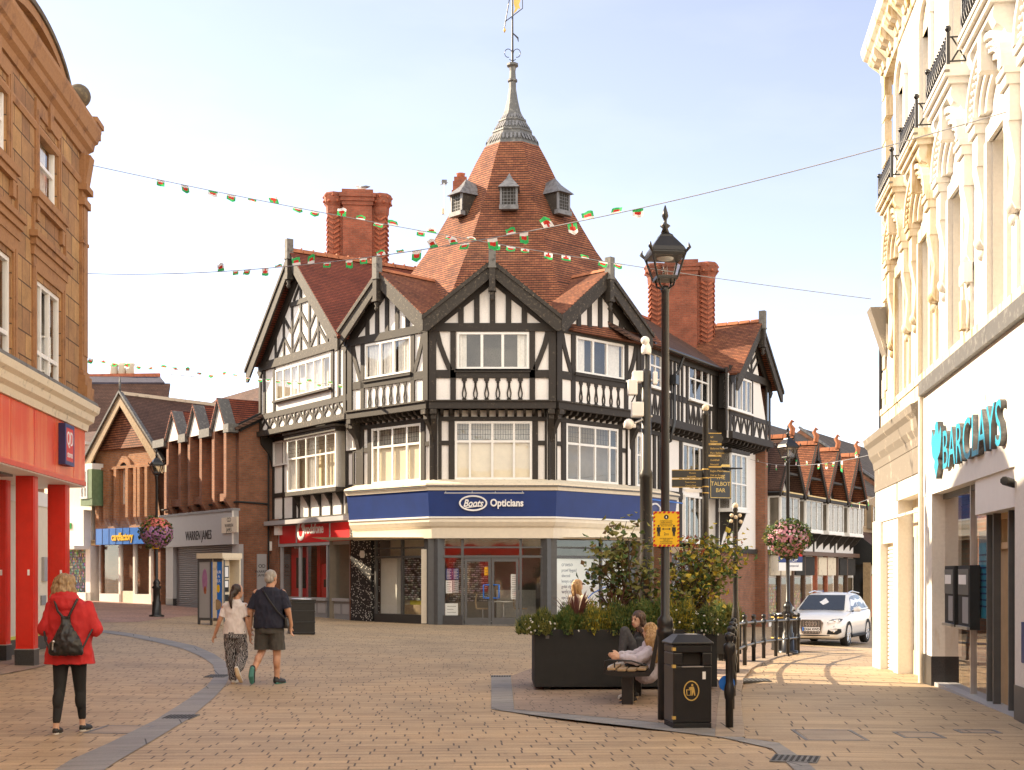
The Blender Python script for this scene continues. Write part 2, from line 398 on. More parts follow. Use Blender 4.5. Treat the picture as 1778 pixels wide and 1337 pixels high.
def text(s, fr, u, n, z, size, mat, parent, name='lettering', ext=.006, align='CENTER', sx=1, shear=0, bold=0, mirror=False, space=1):
    """writing laid on a plane, baseline at z"""
    cu = bpy.data.curves.new('txt', 'FONT'); cu.body = s; cu.size = size; cu.extrude = ext; cu.align_x = align; cu.shear = shear; cu.offset = bold; cu.space_character = space
    cu.resolution_u = 3
    t = bpy.data.objects.new('txt', cu); COL.objects.link(t)
    dg = bpy.context.evaluated_depsgraph_get(); me = bpy.data.meshes.new_from_object(t.evaluated_get(dg)); bpy.data.objects.remove(t); bpy.data.curves.remove(cu)
    k = -1 if mirror else 1; off = parent_off(parent)
    for v in me.vertices:
        x, y, zz = v.co; p = fr.P(u+k*x*sx, n+zz, z+y)-off; v.co = p
    me.materials.clear(); me.materials.append(MATS[mat]); me.name = name
    for p in me.polygons: p.material_index = 0
    o = bpy.data.objects.new(name, me); COL.objects.link(o); o.parent = parent
    return o
def ellipse(u, z, ru, rz, n=28): return [(u+ru*math.cos(2*math.pi*i/n), z+rz*math.sin(2*math.pi*i/n)) for i in range(n)]
def ring(mb, fr, u, z, ru, rz, t, n0, n1, mat, n=28):
    a = ellipse(u, z, ru, rz, n); b = ellipse(u, z, ru-t, rz-t, n)
    for i in range(n):
        j = (i+1) % n; mb.poly(fr, [a[i], a[j], b[j], b[i]], n0, n1, mat)
def window(fr, u0, u1, z0, z1, n, parent, cols=(), rows=(), fw=.07, mw=.05, frame='upvc', glass='glass', lead=None, curtains=(), back='dark_room', depth=.35, proud=.04, sill=None, blind=None, bottom_extra=0, name='window', reveal=True):
    """window: frame mesh with reveals, curtains and dark room behind; the glass is a child. cols and rows are fractions"""
    m = MB(frame); w = u1-u0; h = z1-z0
    m.box(fr, u0, u1, n-.05, n+proud, z1-fw, z1); m.box(fr, u0, u1, n-.05, n+proud, z0, z0+fw)
    m.box(fr, u0, u0+fw, n-.05, n+proud-.002, z0+fw, z1-fw); m.box(fr, u1-fw, u1, n-.05, n+proud-.002, z0+fw, z1-fw)
    ce = [u0+w*c for c in cols]; re = [z0+h*c for c in rows]
    for c in ce: m.box(fr, c-mw/2, c+mw/2, n-.045, n+proud-.006, z0+fw, z1-fw)
    for c in re: m.box(fr, u0+fw, u1-fw, n-.04, n+proud-.010, c-mw/2, c+mw/2)
    if lead:      # (rows it fills from, z range) leaded lights
        (la, lb, du, dz) = lead
        k = u0+fw
        while k < u1-fw: m.box(fr, k, k+.012, n-.012, n-.002, z0+h*la, z0+h*lb, 'black_matte'); k += du
        k = z0+h*la
        while k < z0+h*lb: m.box(fr, u0+fw, u1-fw, n-.013, n-.003, k, k+.012, 'black_matte'); k += dz
    for (a, b, mt) in curtains:
        ua = u0+w*a; ub = u0+w*b; N = max(3, int((ub-ua)/.05)); vs = []
        for i in range(N+1):
            q = ua+(ub-ua)*i/N; dn = n-.10+.025*math.sin(i*2.1)
            vs += [fr.P(q, dn, z0), fr.P(q, dn, z1)]
        m.add(vs, [[2*i, 2*i+1, 2*i+3, 2*i+2] for i in range(N)], mt)
    if blind: m.face([fr.P(u0, n-.08, z0+h*blind[0]), fr.P(u1, n-.08, z0+h*blind[0]), fr.P(u1, n-.08, z0+h*blind[1]), fr.P(u0, n-.08, z0+h*blind[1])], blind[2])
    bk = n-depth
    m.face([fr.P(u0, bk, z0), fr.P(u1, bk, z0), fr.P(u1, bk, z1), fr.P(u0, bk, z1)], back)
    for ua in (u0, u1): m.face([fr.P(ua, bk, z0), fr.P(ua, n-.05, z0), fr.P(ua, n-.05, z1), fr.P(ua, bk, z1)], back)
    for za in (z0, z1): m.face([fr.P(u0, bk, za), fr.P(u0, n-.05, za), fr.P(u1, n-.05, za), fr.P(u1, bk, za)], back)
    if sill: m.box(fr, u0-.06, u1+.06, n-.04, n+sill[0], z0-sill[1], z0-.002, sill[2])
    o = m.build(name, parent)
    gm = MB(glass); gm.face([fr.P(u0+fw*.5, n, z0+fw*.5), fr.P(u1-fw*.5, n, z0+fw*.5), fr.P(u1-fw*.5, n, z1-fw*.5), fr.P(u0+fw*.5, n, z1-fw*.5)])
    gm.build('glass', o, recalc=False)
    return o
def wall(fr, outline, holes, n, mat, parent, name='wall', thick=.3):
    """a wall plate with rectangular openings, built as one slab with reveals"""
    us = sorted({round(v, 4) for v in [min(p[0] for p in outline), max(p[0] for p in outline)]+[h[0] for h in holes]+[h[1] for h in holes]})
    m = MB(mat); inside = lambda u, z: any(h[0]-1e-4 < u < h[1]+1e-4 and h[2]-1e-4 < z < h[3]+1e-4 for h in holes)
    zlo = min(p[1] for p in outline)
    def top(u):     # upper edge of the outline at u
        best = zlo; k = len(outline)
        for i in range(k):
            a, b = outline[i], outline[(i+1) % k]
            if abs(a[0]-b[0]) > 1e-6 and min(a[0], b[0])-1e-6 <= u <= max(a[0], b[0])+1e-6:
                best = max(best, a[1]+(b[1]-a[1])*(u-a[0])/(b[0]-a[0]))
            elif abs(a[0]-b[0]) <= 1e-6 and abs(a[0]-u) < 1e-6: best = max(best, min(a[1], b[1]))
        return best
    us = sorted(set(us+[round(p[0], 4) for p in outline]))
    for a, b in zip(us, us[1:]):
        if b-a < 1e-4: continue
        ta, tb = top(a+1e-5), top(b-1e-5); mid = (a+b)/2
        hs = sorted([(h[2], h[3]) for h in holes if h[0]-1e-4 < mid < h[1]+1e-4])
        z = zlo
        for (h0, h1) in hs+[(None, None)]:
            if h0 is None: m.face([fr.P(a, n, z), fr.P(b, n, z), fr.P(b, n, tb), fr.P(a, n, ta)])
            else:
                if h0 > z+1e-4: m.face([fr.P(a, n, z), fr.P(b, n, z), fr.P(b, n, h0), fr.P(a, n, h0)])
                z = h1
    for (a, b, c, d) in holes:
        t = n-thick
        m.face([fr.P(a, n, c), fr.P(a, t, c), fr.P(a, t, d), fr.P(a, n, d)]); m.face([fr.P(b, n, c), fr.P(b, t, c), fr.P(b, t, d), fr.P(b, n, d)])
        m.face([fr.P(a, n, d), fr.P(b, n, d), fr.P(b, t, d), fr.P(a, t, d)]); m.face([fr.P(a, n, c), fr.P(b, n, c), fr.P(b, t, c), fr.P(a, t, c)])
    return m.build(name, parent, recalc=False)
def slope(mb, a, b, c, d, t=.12, mat=None):
    """roof slab: four corners (a,b lower edge, c,d upper), thickened downwards"""
    a, b, c, d = map(Vector, (a, b, c, d)); n = (b-a).cross(d-a).normalized()
    if n.z < 0: n = -n
    mb.prism([a, b, c, d], -n*t, mat)
# ================================================================ timber framed corner building
BT = thing('timber_framed_building', 'black and white timbered corner building with a tall clay tiled spire', 'building', (0, 49, 0))
pB, pC, pD, pE = (-5.80, 47.04), (-2.755, 44.0), (1.454, 44.0), (4.57, 47.11)
F2, F3, F4 = Fr(pB, pC), Fr(pC, pD), Fr(pD, pE)
F1 = Fr((-10.11, 53.2), pB)
d5 = Vector((.5, .866, 0)); G0 = (pE[0]+d5.x*7.43, pE[1]+d5.y*7.43)
F5 = Fr(pE, G0)
_n5 = F5.n*.5
F6 = Fr((G0[0]+_n5.x, G0[1]+_n5.y), (G0[0]+_n5.x+d5.x*5.0, G0[1]+_n5.y+d5.y*5.0))
ZJ0, ZJ1 = 7.15, 7.43
T = 'timber'
def bargeboards(fr, ua, ub, zap, sl, over, parent, um=None, wid=.42, fin=True):
    """two raking boards, roof edge lip and king-post finial of a gable"""
    um = (ua+ub)/2 if um is None else um
    m = MB('timber_worn')
    for s, ue in ((-1, ua), (1, ub)):
        L = abs(ue-um); q = [(um, zap-.05), (ue, zap-sl*L-.05), (ue, zap-sl*L-.05-wid*1.2), (ue-s*.16, zap-sl*L-.05-wid*1.22), (um, zap-.05-wid*1.28)]
        m.poly(fr, q, over-.10, over-.02)
        q2 = [(um, zap-.03), (ue+s*.04, zap-sl*(L+.04)-.03), (ue+s*.04, zap-sl*(L+.04)-.17), (um, zap-.19)]
        m.poly(fr, q2, over-.03, over+.03)
    m.build('bargeboard', parent)
    m = MB('stone_dark'); m.box(fr, um-.115, um+.115, over-.12, over+.14, zap-.28, zap+.42); m.box(fr, um-.135, um+.135, over-.13, over+.155, zap-.34, zap-.28)
    m.box(fr, um-.10, um+.10, over-.10, over+.13, zap-1.02, zap-.34, 'timber_worn'); m.box(fr, um-.13, um+.13, over-.12, over+.15, zap-1.10, zap-1.02, 'timber_worn')
    m.lathe(fr.P(um, over+.02, 0), [(.07, zap-1.10), (.09, zap-1.18), (.05, zap-1.25), (.09, zap-1.33), (.02, zap-1.44)], 'timber_worn', 8)
    m.build('finial', parent)
def baluster(m, fr, u, z0, z1, w, n):
    h = z1-z0
    m.box(fr, u-w*.5, u+w*.5, .0, n, z1-h*.14, z1, T); m.box(fr, u-w*.3, u+w*.3, 0, n, z1-h*.22, z1-h*.14, T); m.box(fr, u-w*.42, u+w*.42, 0, n, z0, z0+h*.09, T)
    for s in (-1, 1):
        m.curve(fr, [(u+s*w*.08, z1-h*.2), (u+s*w*.10, z0+h*.62), (u+s*w*.36, z0+h*.32), (u+s*w*.30, z0+h*.18), (u+s*w*.08, z0+h*.07)], w*.26, 0, n, T)
def oct_gable(fr, first=False, last=False):
    w = fr.w; q = lambda f: f*w; zap = 12.05; sl = .80*4.209/w*1.0
    zE = lambda u: zap-sl*abs(u-w/2)
    wz0, wz1 = 8.47, 9.69
    wall(fr, [(0, ZJ0), (w, ZJ0), (w, zE(w)-.1), (w/2, zap-.1), (0, zE(0)-.1)], [(q(.222), q(.788), wz0, wz1)], 0, 'plaster', BT, 'plaster_wall', .12)
    m = MB(T)
    n = .05
    m.box(fr, 0, w, -.02, n+.10, ZJ0, ZJ1-.05); m.box(fr, 0, w, -.02, n+.15, ZJ1-.05, ZJ1, 'timber_worn')
    for a, b in ((0, .057), (.943, 1)): m.box(fr, q(a), q(b), -.01, n+.02, ZJ1, 9.9)
    m.box(fr, q(.057), q(.943), 0, n, 8.17, 8.44); m.box(fr, 0, w, 0, n+.03, 9.72, 9.99)
    for f in (.19, .815): m.box(fr, q(f-.022), q(f+.022), 0, n, ZJ1, 9.72)
    m.box(fr, q(.20), q(.80), 0, n+.05, 8.36, 8.46)
    for f in (.252, .377, .501, .627, .752): m.box(fr, q(f-.022), q(f+.022), 0, n, 9.99, zE(q(f))-.05)
    for s in (0, 1):       # raking rafters and curved braces
        a, b = (0, w/2) if s == 0 else (w, w/2)
        m.bar(fr, (a, zE(a)-.55), (b, zap-.55), .34, 0, n+.02)
        mir = (lambda f: q(f)) if s == 0 else (lambda f: q(1-f))
        m.curve(fr, [(mir(.062), 9.72), (mir(.085), 9.3), (mir(.12), 8.9), (mir(.165), 8.44)], .17, 0, n)
    for i in range(6): baluster(m, fr, q(.278+.0885*i), ZJ1, 8.18, .17, .035)
    m.build('timber_frame', BT)
    bargeboards(fr, -.17, w+.17, zap, sl, .45, BT)
    # roof: two triangles that meet the neighbours along the hip lines
    ap = 5.1; r = MB('clay_tile')
    for s in (0, 1):
        e = fr.P(-.19 if s == 0 else w+.19, .47, zE(-.19)); a = fr.P(w/2, .47, zap); c = fr.P(w/2, -ap, zap)
        nn = (a-e).cross(c-e).normalized(); nn = nn if nn.z > 0 else -nn
        r.prism([e, a, c], -nn*.10)
    r.prism([fr.P(w/2-.10, .45, zap-.03), fr.P(w/2, .45, zap+.09), fr.P(w/2+.10, .45, zap-.03)], fr.n*-3, 'ridge_tile')
    r.build('gable_roof', BT)
    return wz0, wz1
cur3 = [(.02, .13, 'curtain'), (.84, .98, 'curtain')]
for fr, cu in ((F2, [(.03, .30, 'curtain'), (.36, .62, 'curtain'), (.68, .97, 'curtain')]), (F3, cur3), (F4, [(.02, .22, 'curtain'), (.70, .95, 'curtain')])):
    a, b = oct_gable(fr)
    window(fr, fr.w*.222, fr.w*.788, a, b, .0, BT, (.345, .635), (), .07, .09, 'white_paint', curtains=cu, sill=(.10, .06, 'timber_worn'))
# ---- first floor of the three bays
def first_floor(fr, win, stud, n=-.38):
    w = fr.w; q = lambda f: f*w; z0, z1 = 4.62, ZJ0
    wu0, wu1 = q(win[0]), q(win[1])
    wall(fr, [(-.02, z0), (w+.02, z0), (w+.02, z1), (-.02, z1)], [(wu0, wu1, 4.82, 6.78)], n, 'plaster', BT, 'plaster_wall', .1)
    m = MB(T)
    for a, b in stud: m.box(fr, q(a), q(b), n-.01, n+.06, z0, z1)
    m.box(fr, q(.02), wu0, n-.01, n+.05, 5.98, 6.13); m.box(fr, wu1, q(.98), n-.01, n+.05, 5.98, 6.13)
    m.box(fr, 0, w, n-.01, n+.08, 6.79, 6.93); m.box(fr, 0, w, n-.01, n+.05, z0, 4.80, 'stone_dark')
    k = 0
    for i in range(12):      # brackets under the jetty
        u = q(.10+.80*i/11); m.prism([fr.P(u-.045, n, 6.93), fr.P(u-.045, n, 7.15), fr.P(u-.045, n+.42, 7.15), fr.P(u-.045, n+.36, 7.03), fr.P(u-.045, n+.14, 6.99)], fr.u*.09)
    m.build('timber_frame', BT)
    b = MB('timber_worn')
    for u in (q(.035), q(.965)):
        b.box(fr, u-.11, u+.11, n, n+.52, 6.98, 7.14); b.box(fr, u-.09, u+.09, n, n+.42, 6.82, 6.98)
        b.prism([fr.P(u-.09, n, 5.9), fr.P(u-.09, n, 6.82), fr.P(u-.09, n+.40, 6.82), fr.P(u-.09, n+.18, 6.45), fr.P(u-.09, n+.10, 6.2)], fr.u*.18, T)
    b.split('bracket', BT, 3)
    return wu0, wu1
st = [(0, .095), (.15, .197), (.815, .862), (.915, 1)]
for fr, cols, bl in ((F2, (.14, .43, .72), (0, .66, 'blind')), (F3, (.195, .485, .765), (0, .66, 'blind')), (F4, (.25, .55, .83), None)):
    a, b = first_floor(fr, (.20, .815), st)
    window(fr, a, b, 4.82, 6.78, -.36, BT, cols, (.655,), .08, .075, 'white_paint', lead=(.69, .96, .085, .16), blind=bl, proud=.03, back='curtain' if bl else 'dim_room')
# ---- plan line of the shop front and its mouldings
S1 = F5.P(3.1, 0, 0)
line = [pB, pC, pD, pE, (S1.x, S1.y)]
mm = MB('lead_dark')
mm.sweep(line, [(-.45, 4.60), (-.42, 4.86), (.20, 4.66), (.22, 4.60)], 'cornice_cream')
mm.sweep(line, [(-.45, 4.55), (.20, 4.55), (.20, 4.62), (.10, 4.66), (-.45, 4.66)], 'lead_dark')
mm.sweep(line, [(-.4, 4.44), (.13, 4.44), (.16, 4.55), (-.4, 4.55)], 'cream_paint')
mm.build('shopfront_canopy', BT)
m = MB('blue_sign'); m.sweep(line, [(-.40, 3.58), (-.02, 3.58), (.09, 4.435), (-.40, 4.435)]); m.sweep(line, [(-.40, 3.52), (.02, 3.52), (.02, 3.575), (-.4, 3.575)], 'white_paint')
fas = m.build('fascia_sign', BT)
m = MB('cream_paint'); m.sweep(line, [(-.45, 3.26), (-.10, 3.26), (-.02, 3.40), (-.02, 3.515), (-.45, 3.515)]); m.sweep(line, [(-.47, 2.86), (-.20, 2.86), (-.16, 3.20), (-.11, 3.255), (-.47, 3.255)])
m.build('shopfront_frieze', BT)
# sign on the blue fascia: oval with script name, and word; light bar above it
fu = lambda px: F3.U(px, .1)
m = MB('white_sign'); ring(m, F3, fu(821.5), 4.015, .47, .265, .055, .06, .10, 'white_sign')
m.build('oval_emblem', fas)
text('Boots', F3, fu(821), .075, 3.90, .34, 'white_sign', fas, ext=.02, shear=.35, bold=.008, sx=.80)
m = MB('white_sign'); m.curve(F3, [(fu(808), 3.86), (fu(818), 3.885), (fu(835), 3.93)], .03, .05, .09); m.build('underline', fas)
text('Opticians', F3, fu(851), .075, 3.915, .335, 'white_sign', fas, ext=.02, align='LEFT', bold=.010, sx=.86)
m = MB('silver_panel'); m.tube([F3.P(fu(772), .34, 4.33), F3.P(fu(910), .34, 4.33)], .022)
for p in (774, 820, 860, 907): m.tube([F3.P(fu(p), .34, 4.33), F3.P(fu(p), .06, 4.42)], .012)
m.build('sign_light_bar', BT)
f5u = lambda px: F5.U(px, .1)
m = MB('white_sign'); ring(m, F5, F5.U(1139, .1), 3.98, .5, .27, .06, .03, .09, 'white_sign'); m.build('oval_emblem', fas)
text('Opti', F5, F5.U(1150, .1), .08, 3.9, .34, 'white_sign', fas, ext=.02, align='LEFT', bold=.01)
m = MB('blue_bright'); m.tube([F5.P(F5.U(1127, .3), .3, 4.32), F5.P(F5.U(1185, .3), .3, 4.32)], .025); m.build('sign_light_bar', BT)
# ---- glazed shop front
def shopbay(fr, u0, u1, n, lights, parent, zt=(2.26, 2.56, 2.84), door=None, zb=.28):
    m = MB('grey_frame')
    G = g(fr.P((u0+u1)/2, n, 0).x, fr.P((u0+u1)/2, n, 0).y)-.05
    m.box(fr, u0, u1, n-.06, n+.05, zt[2], 2.88); m.box(fr, u0, u1, n-.05, n+.045, zt[1]-.03, zt[1]+.03); m.box(fr, u0, u1, n-.06, n+.05, zt[0]-.05, zt[0]+.03)
    for a in lights: m.box(fr, a-.045, a+.045, n-.055, n+.048, G, zt[2])
    m.box(fr, u0, u1, n-.30, n+.06, G, zb, 'granite_dark') if not door else None
    if door:
        for a, b in ((u0, door[0]), (door[-1], u1)): m.box(fr, a, b, n-.30, n+.06, G, zb, 'granite_dark')
    o = m.build('shopfront_window', parent)
    gm = MB('shop_glass'); gm.face([fr.P(u0, n, zb-.1), fr.P(u1, n, zb-.1), fr.P(u1, n, 2.84), fr.P(u0, n, 2.84)]); gm.build('glass', o, recalc=False)
    return o
ns = -.42
u = lambda px: F3.U(px, ns)
shopbay(F3, u(763), u(945), ns, [u(763)+.04, u(803), u(904), u(945)-.04], BT, door=(u(803), u(904)))
d = MB('grey_frame')
for a, b in ((u(804)+.05, u(853)-.01), (u(853)+.01, u(903)-.05)):
    for c, e in ((a, a+.09), (b-.09, b)): d.box(F3, c, e, ns-.045, ns+.03, -.02, 2.18)
    d.box(F3, a, b, ns-.045, ns+.029, 2.08, 2.2); d.box(F3, a, b, ns-.045, ns+.029, -.02, .2)
do = d.build('shop_door', BT)
for s in (-1, 1):
    h = MB('blue_bright'); x = u(853)+s*.16
    h.tube([F3.P(x-s*.07, ns+.03, 1.30), F3.P(x-s*.07, ns+.11, 1.30), F3.P(x+s*.10, ns+.11, 1.30), F3.P(x+s*.10, ns+.11, .86), F3.P(x-s*.07, ns+.11, .86), F3.P(x-s*.07, ns+.03, .86)], .026)
    h.build('handle', do)
u2 = lambda px: F2.U(px, ns)
shopbay(F2, u2(652), u2(741), ns, [u2(652)+.04, u2(699), u2(741)-.04], BT)
# (the middle mullion of the side bay stops at the transom)
u4 = lambda px: F4.U(px, ns)
shopbay(F4, u4(962), F4.w-.2, ns, [u4(962)+.03, F4.w*.62, F4.w-.24], BT)
m = MB('grey_frame')
for fr, a, b in ((F3, -.05, u(763)), (F3, u(945), F3.w+.05), (F2, u2(741), F2.w+.05), (F4, -.05, u4(962)), (F4, F4.w-.2, F4.w+.1)):
    m.box(fr, a, b, ns-.25, ns+.08, -.12, 2.88)
m.box(F3, u(803), u(904), ns-.35, ns+.12, -.2, -.02, 'stone_dark')
m.split('shopfront_pillar', BT, 1)
m = MB('mosaic'); m.box(F2, -.30, u2(648), ns-.3, ns+.1, -.1, 3.3); m.build('mosaic_pilaster', BT)
mp = MB('white_sign'); mp.poly(F2, [(u2(634)+.13*math.cos(a*math.pi/3), 2.37+.15*math.sin(a*math.pi/3)) for a in range(6)], ns+.1, ns+.16); mp.build('alarm_box', BT)
# white printed panel with the shop's welcome list in the right bay
w4 = MB('white_sign'); w4.box(F4, u4(966), F4.w-.3, ns-.08, ns-.03, .25, 2.18); panel = w4.build('printed_panel', BT)
for i, (s, sz) in enumerate((('croeso', .20), ('prawf llygaid', .15), ('sbectol', .15), ('lensys cyffwrdd', .15), ('gofal clyw', .15), ('welcome', .20), ('eye tests', .15), ('glasses', .15), ('contact lenses', .15), ('hearingcare', .15))):
    text(s, F4, u4(976), ns-.028, 1.93-.185*i, sz, 'navy', panel, ext=.003, align='LEFT')
m = MB('navy'); m.poly(F4, ellipse(u4(1031), 1.66, .42, .22), ns-.03, ns-.022); m.build('oval_emblem', panel)
text('Boots', F4, u4(1031), ns-.018, 1.58, .28, 'white_sign', panel, ext=.003, shear=.35, sx=.8)
text('Opticians', F4, u4(1046), ns-.026, 1.58, .30, 'navy', panel, ext=.003, align='LEFT')
m = MB('red_flag'); m.curve(F4, [(u4(1018), .75), (u4(1030), 1.0), (u4(1050), 1.2), (u4(1075), 1.25)], .05, ns-.03, ns-.022, 'blue_bright'); m.build('swoosh', panel)
# interior: pale room with spectacle displays, table and chairs
m = MB('dim_room')
m.face([F3.P(-4, -5, -.1), F3.P(8, -5, -.1), F3.P(8, -5, 3), F3.P(-4, -5, 3)]); m.face([F3.P(-4, -5, 2.9), F3.P(8, -5, 2.9), F3.P(8, -.5, 2.9), F3.P(-4, -.5, 2.9)], 'cream_paint')
m.face([F3.P(-4, -5, -.06), F3.P(8, -5, -.06), F3.P(8, -.5, -.06), F3.P(-4, -.5, -.06)], 'dark_room')
m.box(F3, .55, 1.9, -2.6, -2.5, .7, 2.2, 'goods_grey'); m.box(F3, .55, 1.9, -2.5, -2.46, .1, .68, 'dim_room')
m.box(F3, -.3, .1, -2.2, -.6, 0, 2.5, 'cream_paint'); m.box(F3, 2.2, 3.6, -3.4, -3.3, 0, 1.1, 'curtain')
m.box(F2, u2(652), u2(680), -1.0, -.66, 0, 2.24, 'white_paint'); m.box(F2, u2(682), u2(741), -1.05, -.95, .75, 2.24, 'goods_grey'); m.box(F2, u2(652), u2(741), -1.2, -1.1, 0, 2.9, 'cream_paint')
m.box(F2, u2(684), u2(741), -1.3, -.9, .1, .6, 'wood_slat')
m.build('shop_interior', BT)
def swivel_chair(u0, n0, mat='wood_slat'):
    m = MB('steel')
    c = F3.P(u0, n0, 0)
    for k in range(5): m.tube([c+Vector((0, 0, .12)), c+Vector((.32*math.cos(k*1.257), .32*math.sin(k*1.257), .03))], .018)
    m.tube([c+Vector((0, 0, .1)), c+Vector((0, 0, .46))], .022)
    m.box(F3, u0-.22, u0+.22, n0-.22, n0+.22, .46, .50, mat)
    m.curve(F3, [(u0-.22, .5), (u0-.24, .75), (u0-.20, .98)], .05, n0-.2, n0+.2, mat)
    tag(m.build('swivel_chair', None), 'wooden shell swivel chair behind the shop door glass' if u0 < 2.6 else 'wooden chair beside the round table inside the shop', 'chair')
swivel_chair(1.75, -1.4); swivel_chair(3.05, -1.5)
m = MB('curtain'); c = F3.P(2.45, -1.5, 0); m.lathe(c, [(.42, .70), (.42, .74)], 'curtain', 20); m.tube([c, c+Vector((0, 0, .7))], .04, 'steel'); m.lathe(c, [(.25, 0), (.25, .03)], 'steel')
tag(m.build('round_table', None), 'small round white table inside the glazed shop door', 'table')
# posters and notices on the glass
m = MB('yellow_soft'); a, b = u2(689), u2(716); m.box(F2, a, b, ns-.62, ns-.60, .55, 2.05)
po = m.build('sale_poster', BT); nn = ns-.597
text('1/2', F2, b-.30, nn, 1.52, .30, 'red_sign', po, ext=.003); text('PRICE', F2, b-.30, nn, 1.41, .10, 'red_sign', po, ext=.003); text('glasses', F2, (a+b)/2-.1, nn, .84, .15, 'red_sign', po, ext=.003)
m = MB('black_ink')
ring(m, F2, a+.28, 1.2, .17, .14, .025, nn-.002, nn+.005, 'black_ink', 16); ring(m, F2, a+.68, 1.1, .18, .14, .025, nn-.002, nn+.005, 'black_ink', 16); m.bar(F2, (a+.42, 1.2), (a+.52, 1.15), .03, nn-.002, nn+.005); m.poly(F2, ellipse(a+.22, 1.55, .2, .14), nn-.002, nn+.004, 'dim_room')
m.build('spectacles_print', po)
def notice(fr, a, b, z0, z1, mat, name='notice', lines=0, n=None, ink='black_ink'):
    n = ns-.035 if n is None else n
    m = MB(mat); m.box(fr, a, b, n-.01, n, z0, z1)
    for i in range(lines):
        zz = z1-(z1-z0)*(i+1)/(lines+1); m.box(fr, a+(b-a)*.15, b-(b-a)*(.15+.2*(i % 2)), n, n+.004, zz-.006, zz+.006, ink)
    return m.build(name, BT)
notice(F3, u(774), u(785), 1.48, 1.85, 'blue_sign', lines=7, ink='white_sign'); notice(F3, u(786), u(797), 1.48, 1.85, 'blue_sign', lines=7, ink='white_sign')
notice(F3, u(774), u(785), 1.02, 1.45, 'white_sign', lines=5); notice(F3, u(786), u(796), 1.04, 1.45, 'silver_panel', lines=5)
notice(F3, u(773), u(795), .28, .68, 'white_sign', lines=3); notice(F3, u(841), u(850), 1.62, 1.90, 'yellow', 'warning_notice', lines=2)
notice(F3, u(887), u(900), 1.24, 1.66, 'white_sign', lines=5); notice(F3, u(887), u(900), .82, 1.22, 'white_sign', lines=5)
m = MB('red_sign'); m.lathe(F3.P(u(771), ns-.35, 0), [(.09, .08), (.09, .5), (.03, .58), (.03, .64)], 'red_sign', 10); tag(m.build('fire_extinguisher', None), 'red fire extinguisher standing inside the shop window by the notices', 'extinguisher')
# ---- spire
SPC = Vector((.02, 50.0, 0)); k8 = 1/math.cos(math.pi/8)
prof = [(5.6, 9.8), (4.9, 10.7), (4.25, 11.75), (3.72, 12.6), (3.13, 13.5), (2.65, 14.36), (2.04, 15.5), (1.33, 17.05), (1.02, 17.66)]
m = MB('clay_tile'); m.lathe(SPC, [(a*k8, z) for a, z in prof], 'clay_tile', 8, False, ph=.5-.066); m.build('spire_roof', BT)
m = MB('lead_dark'); m.lathe(SPC, [(a*k8, z) for a, z in ((1.03, 17.62), (.98, 17.70), (.72, 18.22), (.745, 18.24), (.73, 18.30), (.67, 18.33), (.50, 18.66), (.525, 18.68), (.51, 18.74), (.42, 18.8), (.30, 19.1), (.2, 19.55), (.135, 20.0), (.13, 20.22), (.18, 20.26), (.18, 20.31), (.13, 20.35), (.11, 20.65), (.13, 20.78), (.21, 20.84), (.21, 20.92), (.1, 20.94))], 'lead_dark', 8, False, ph=.5-.066)
for zz, aa, cnt in ((17.95, .93, 5), (18.5, .62, 4), (18.9, .4, 3)):      # rows of raised lead scales
    for f in range(8):
        an = 2*math.pi*(f+.5-.066+.5)/8
        nx = Vector((math.cos(an), math.sin(an), 0)); tx = Vector((-nx.y, nx.x, 0))
        for i in range(cnt):
            p = SPC+nx*(aa-.02)+tx*aa*.40*(2*(i+.5)/cnt-1)*1.0+Vector((0, 0, zz)); q = nx*.75+Vector((0, 0, .5))
            m.prism([p-tx*.04+Vector((0, 0, .13))-nx*.09, p+tx*.04+Vector((0, 0, .13))-nx*.09, p+tx*.045-Vector((0, 0, .08))+nx*.04, p-Vector((0, 0, .15))+nx*.075, p-tx*.045-Vector((0, 0, .08))+nx*.04], nx*.02, 'lead')
m.build('spire_cap', BT)
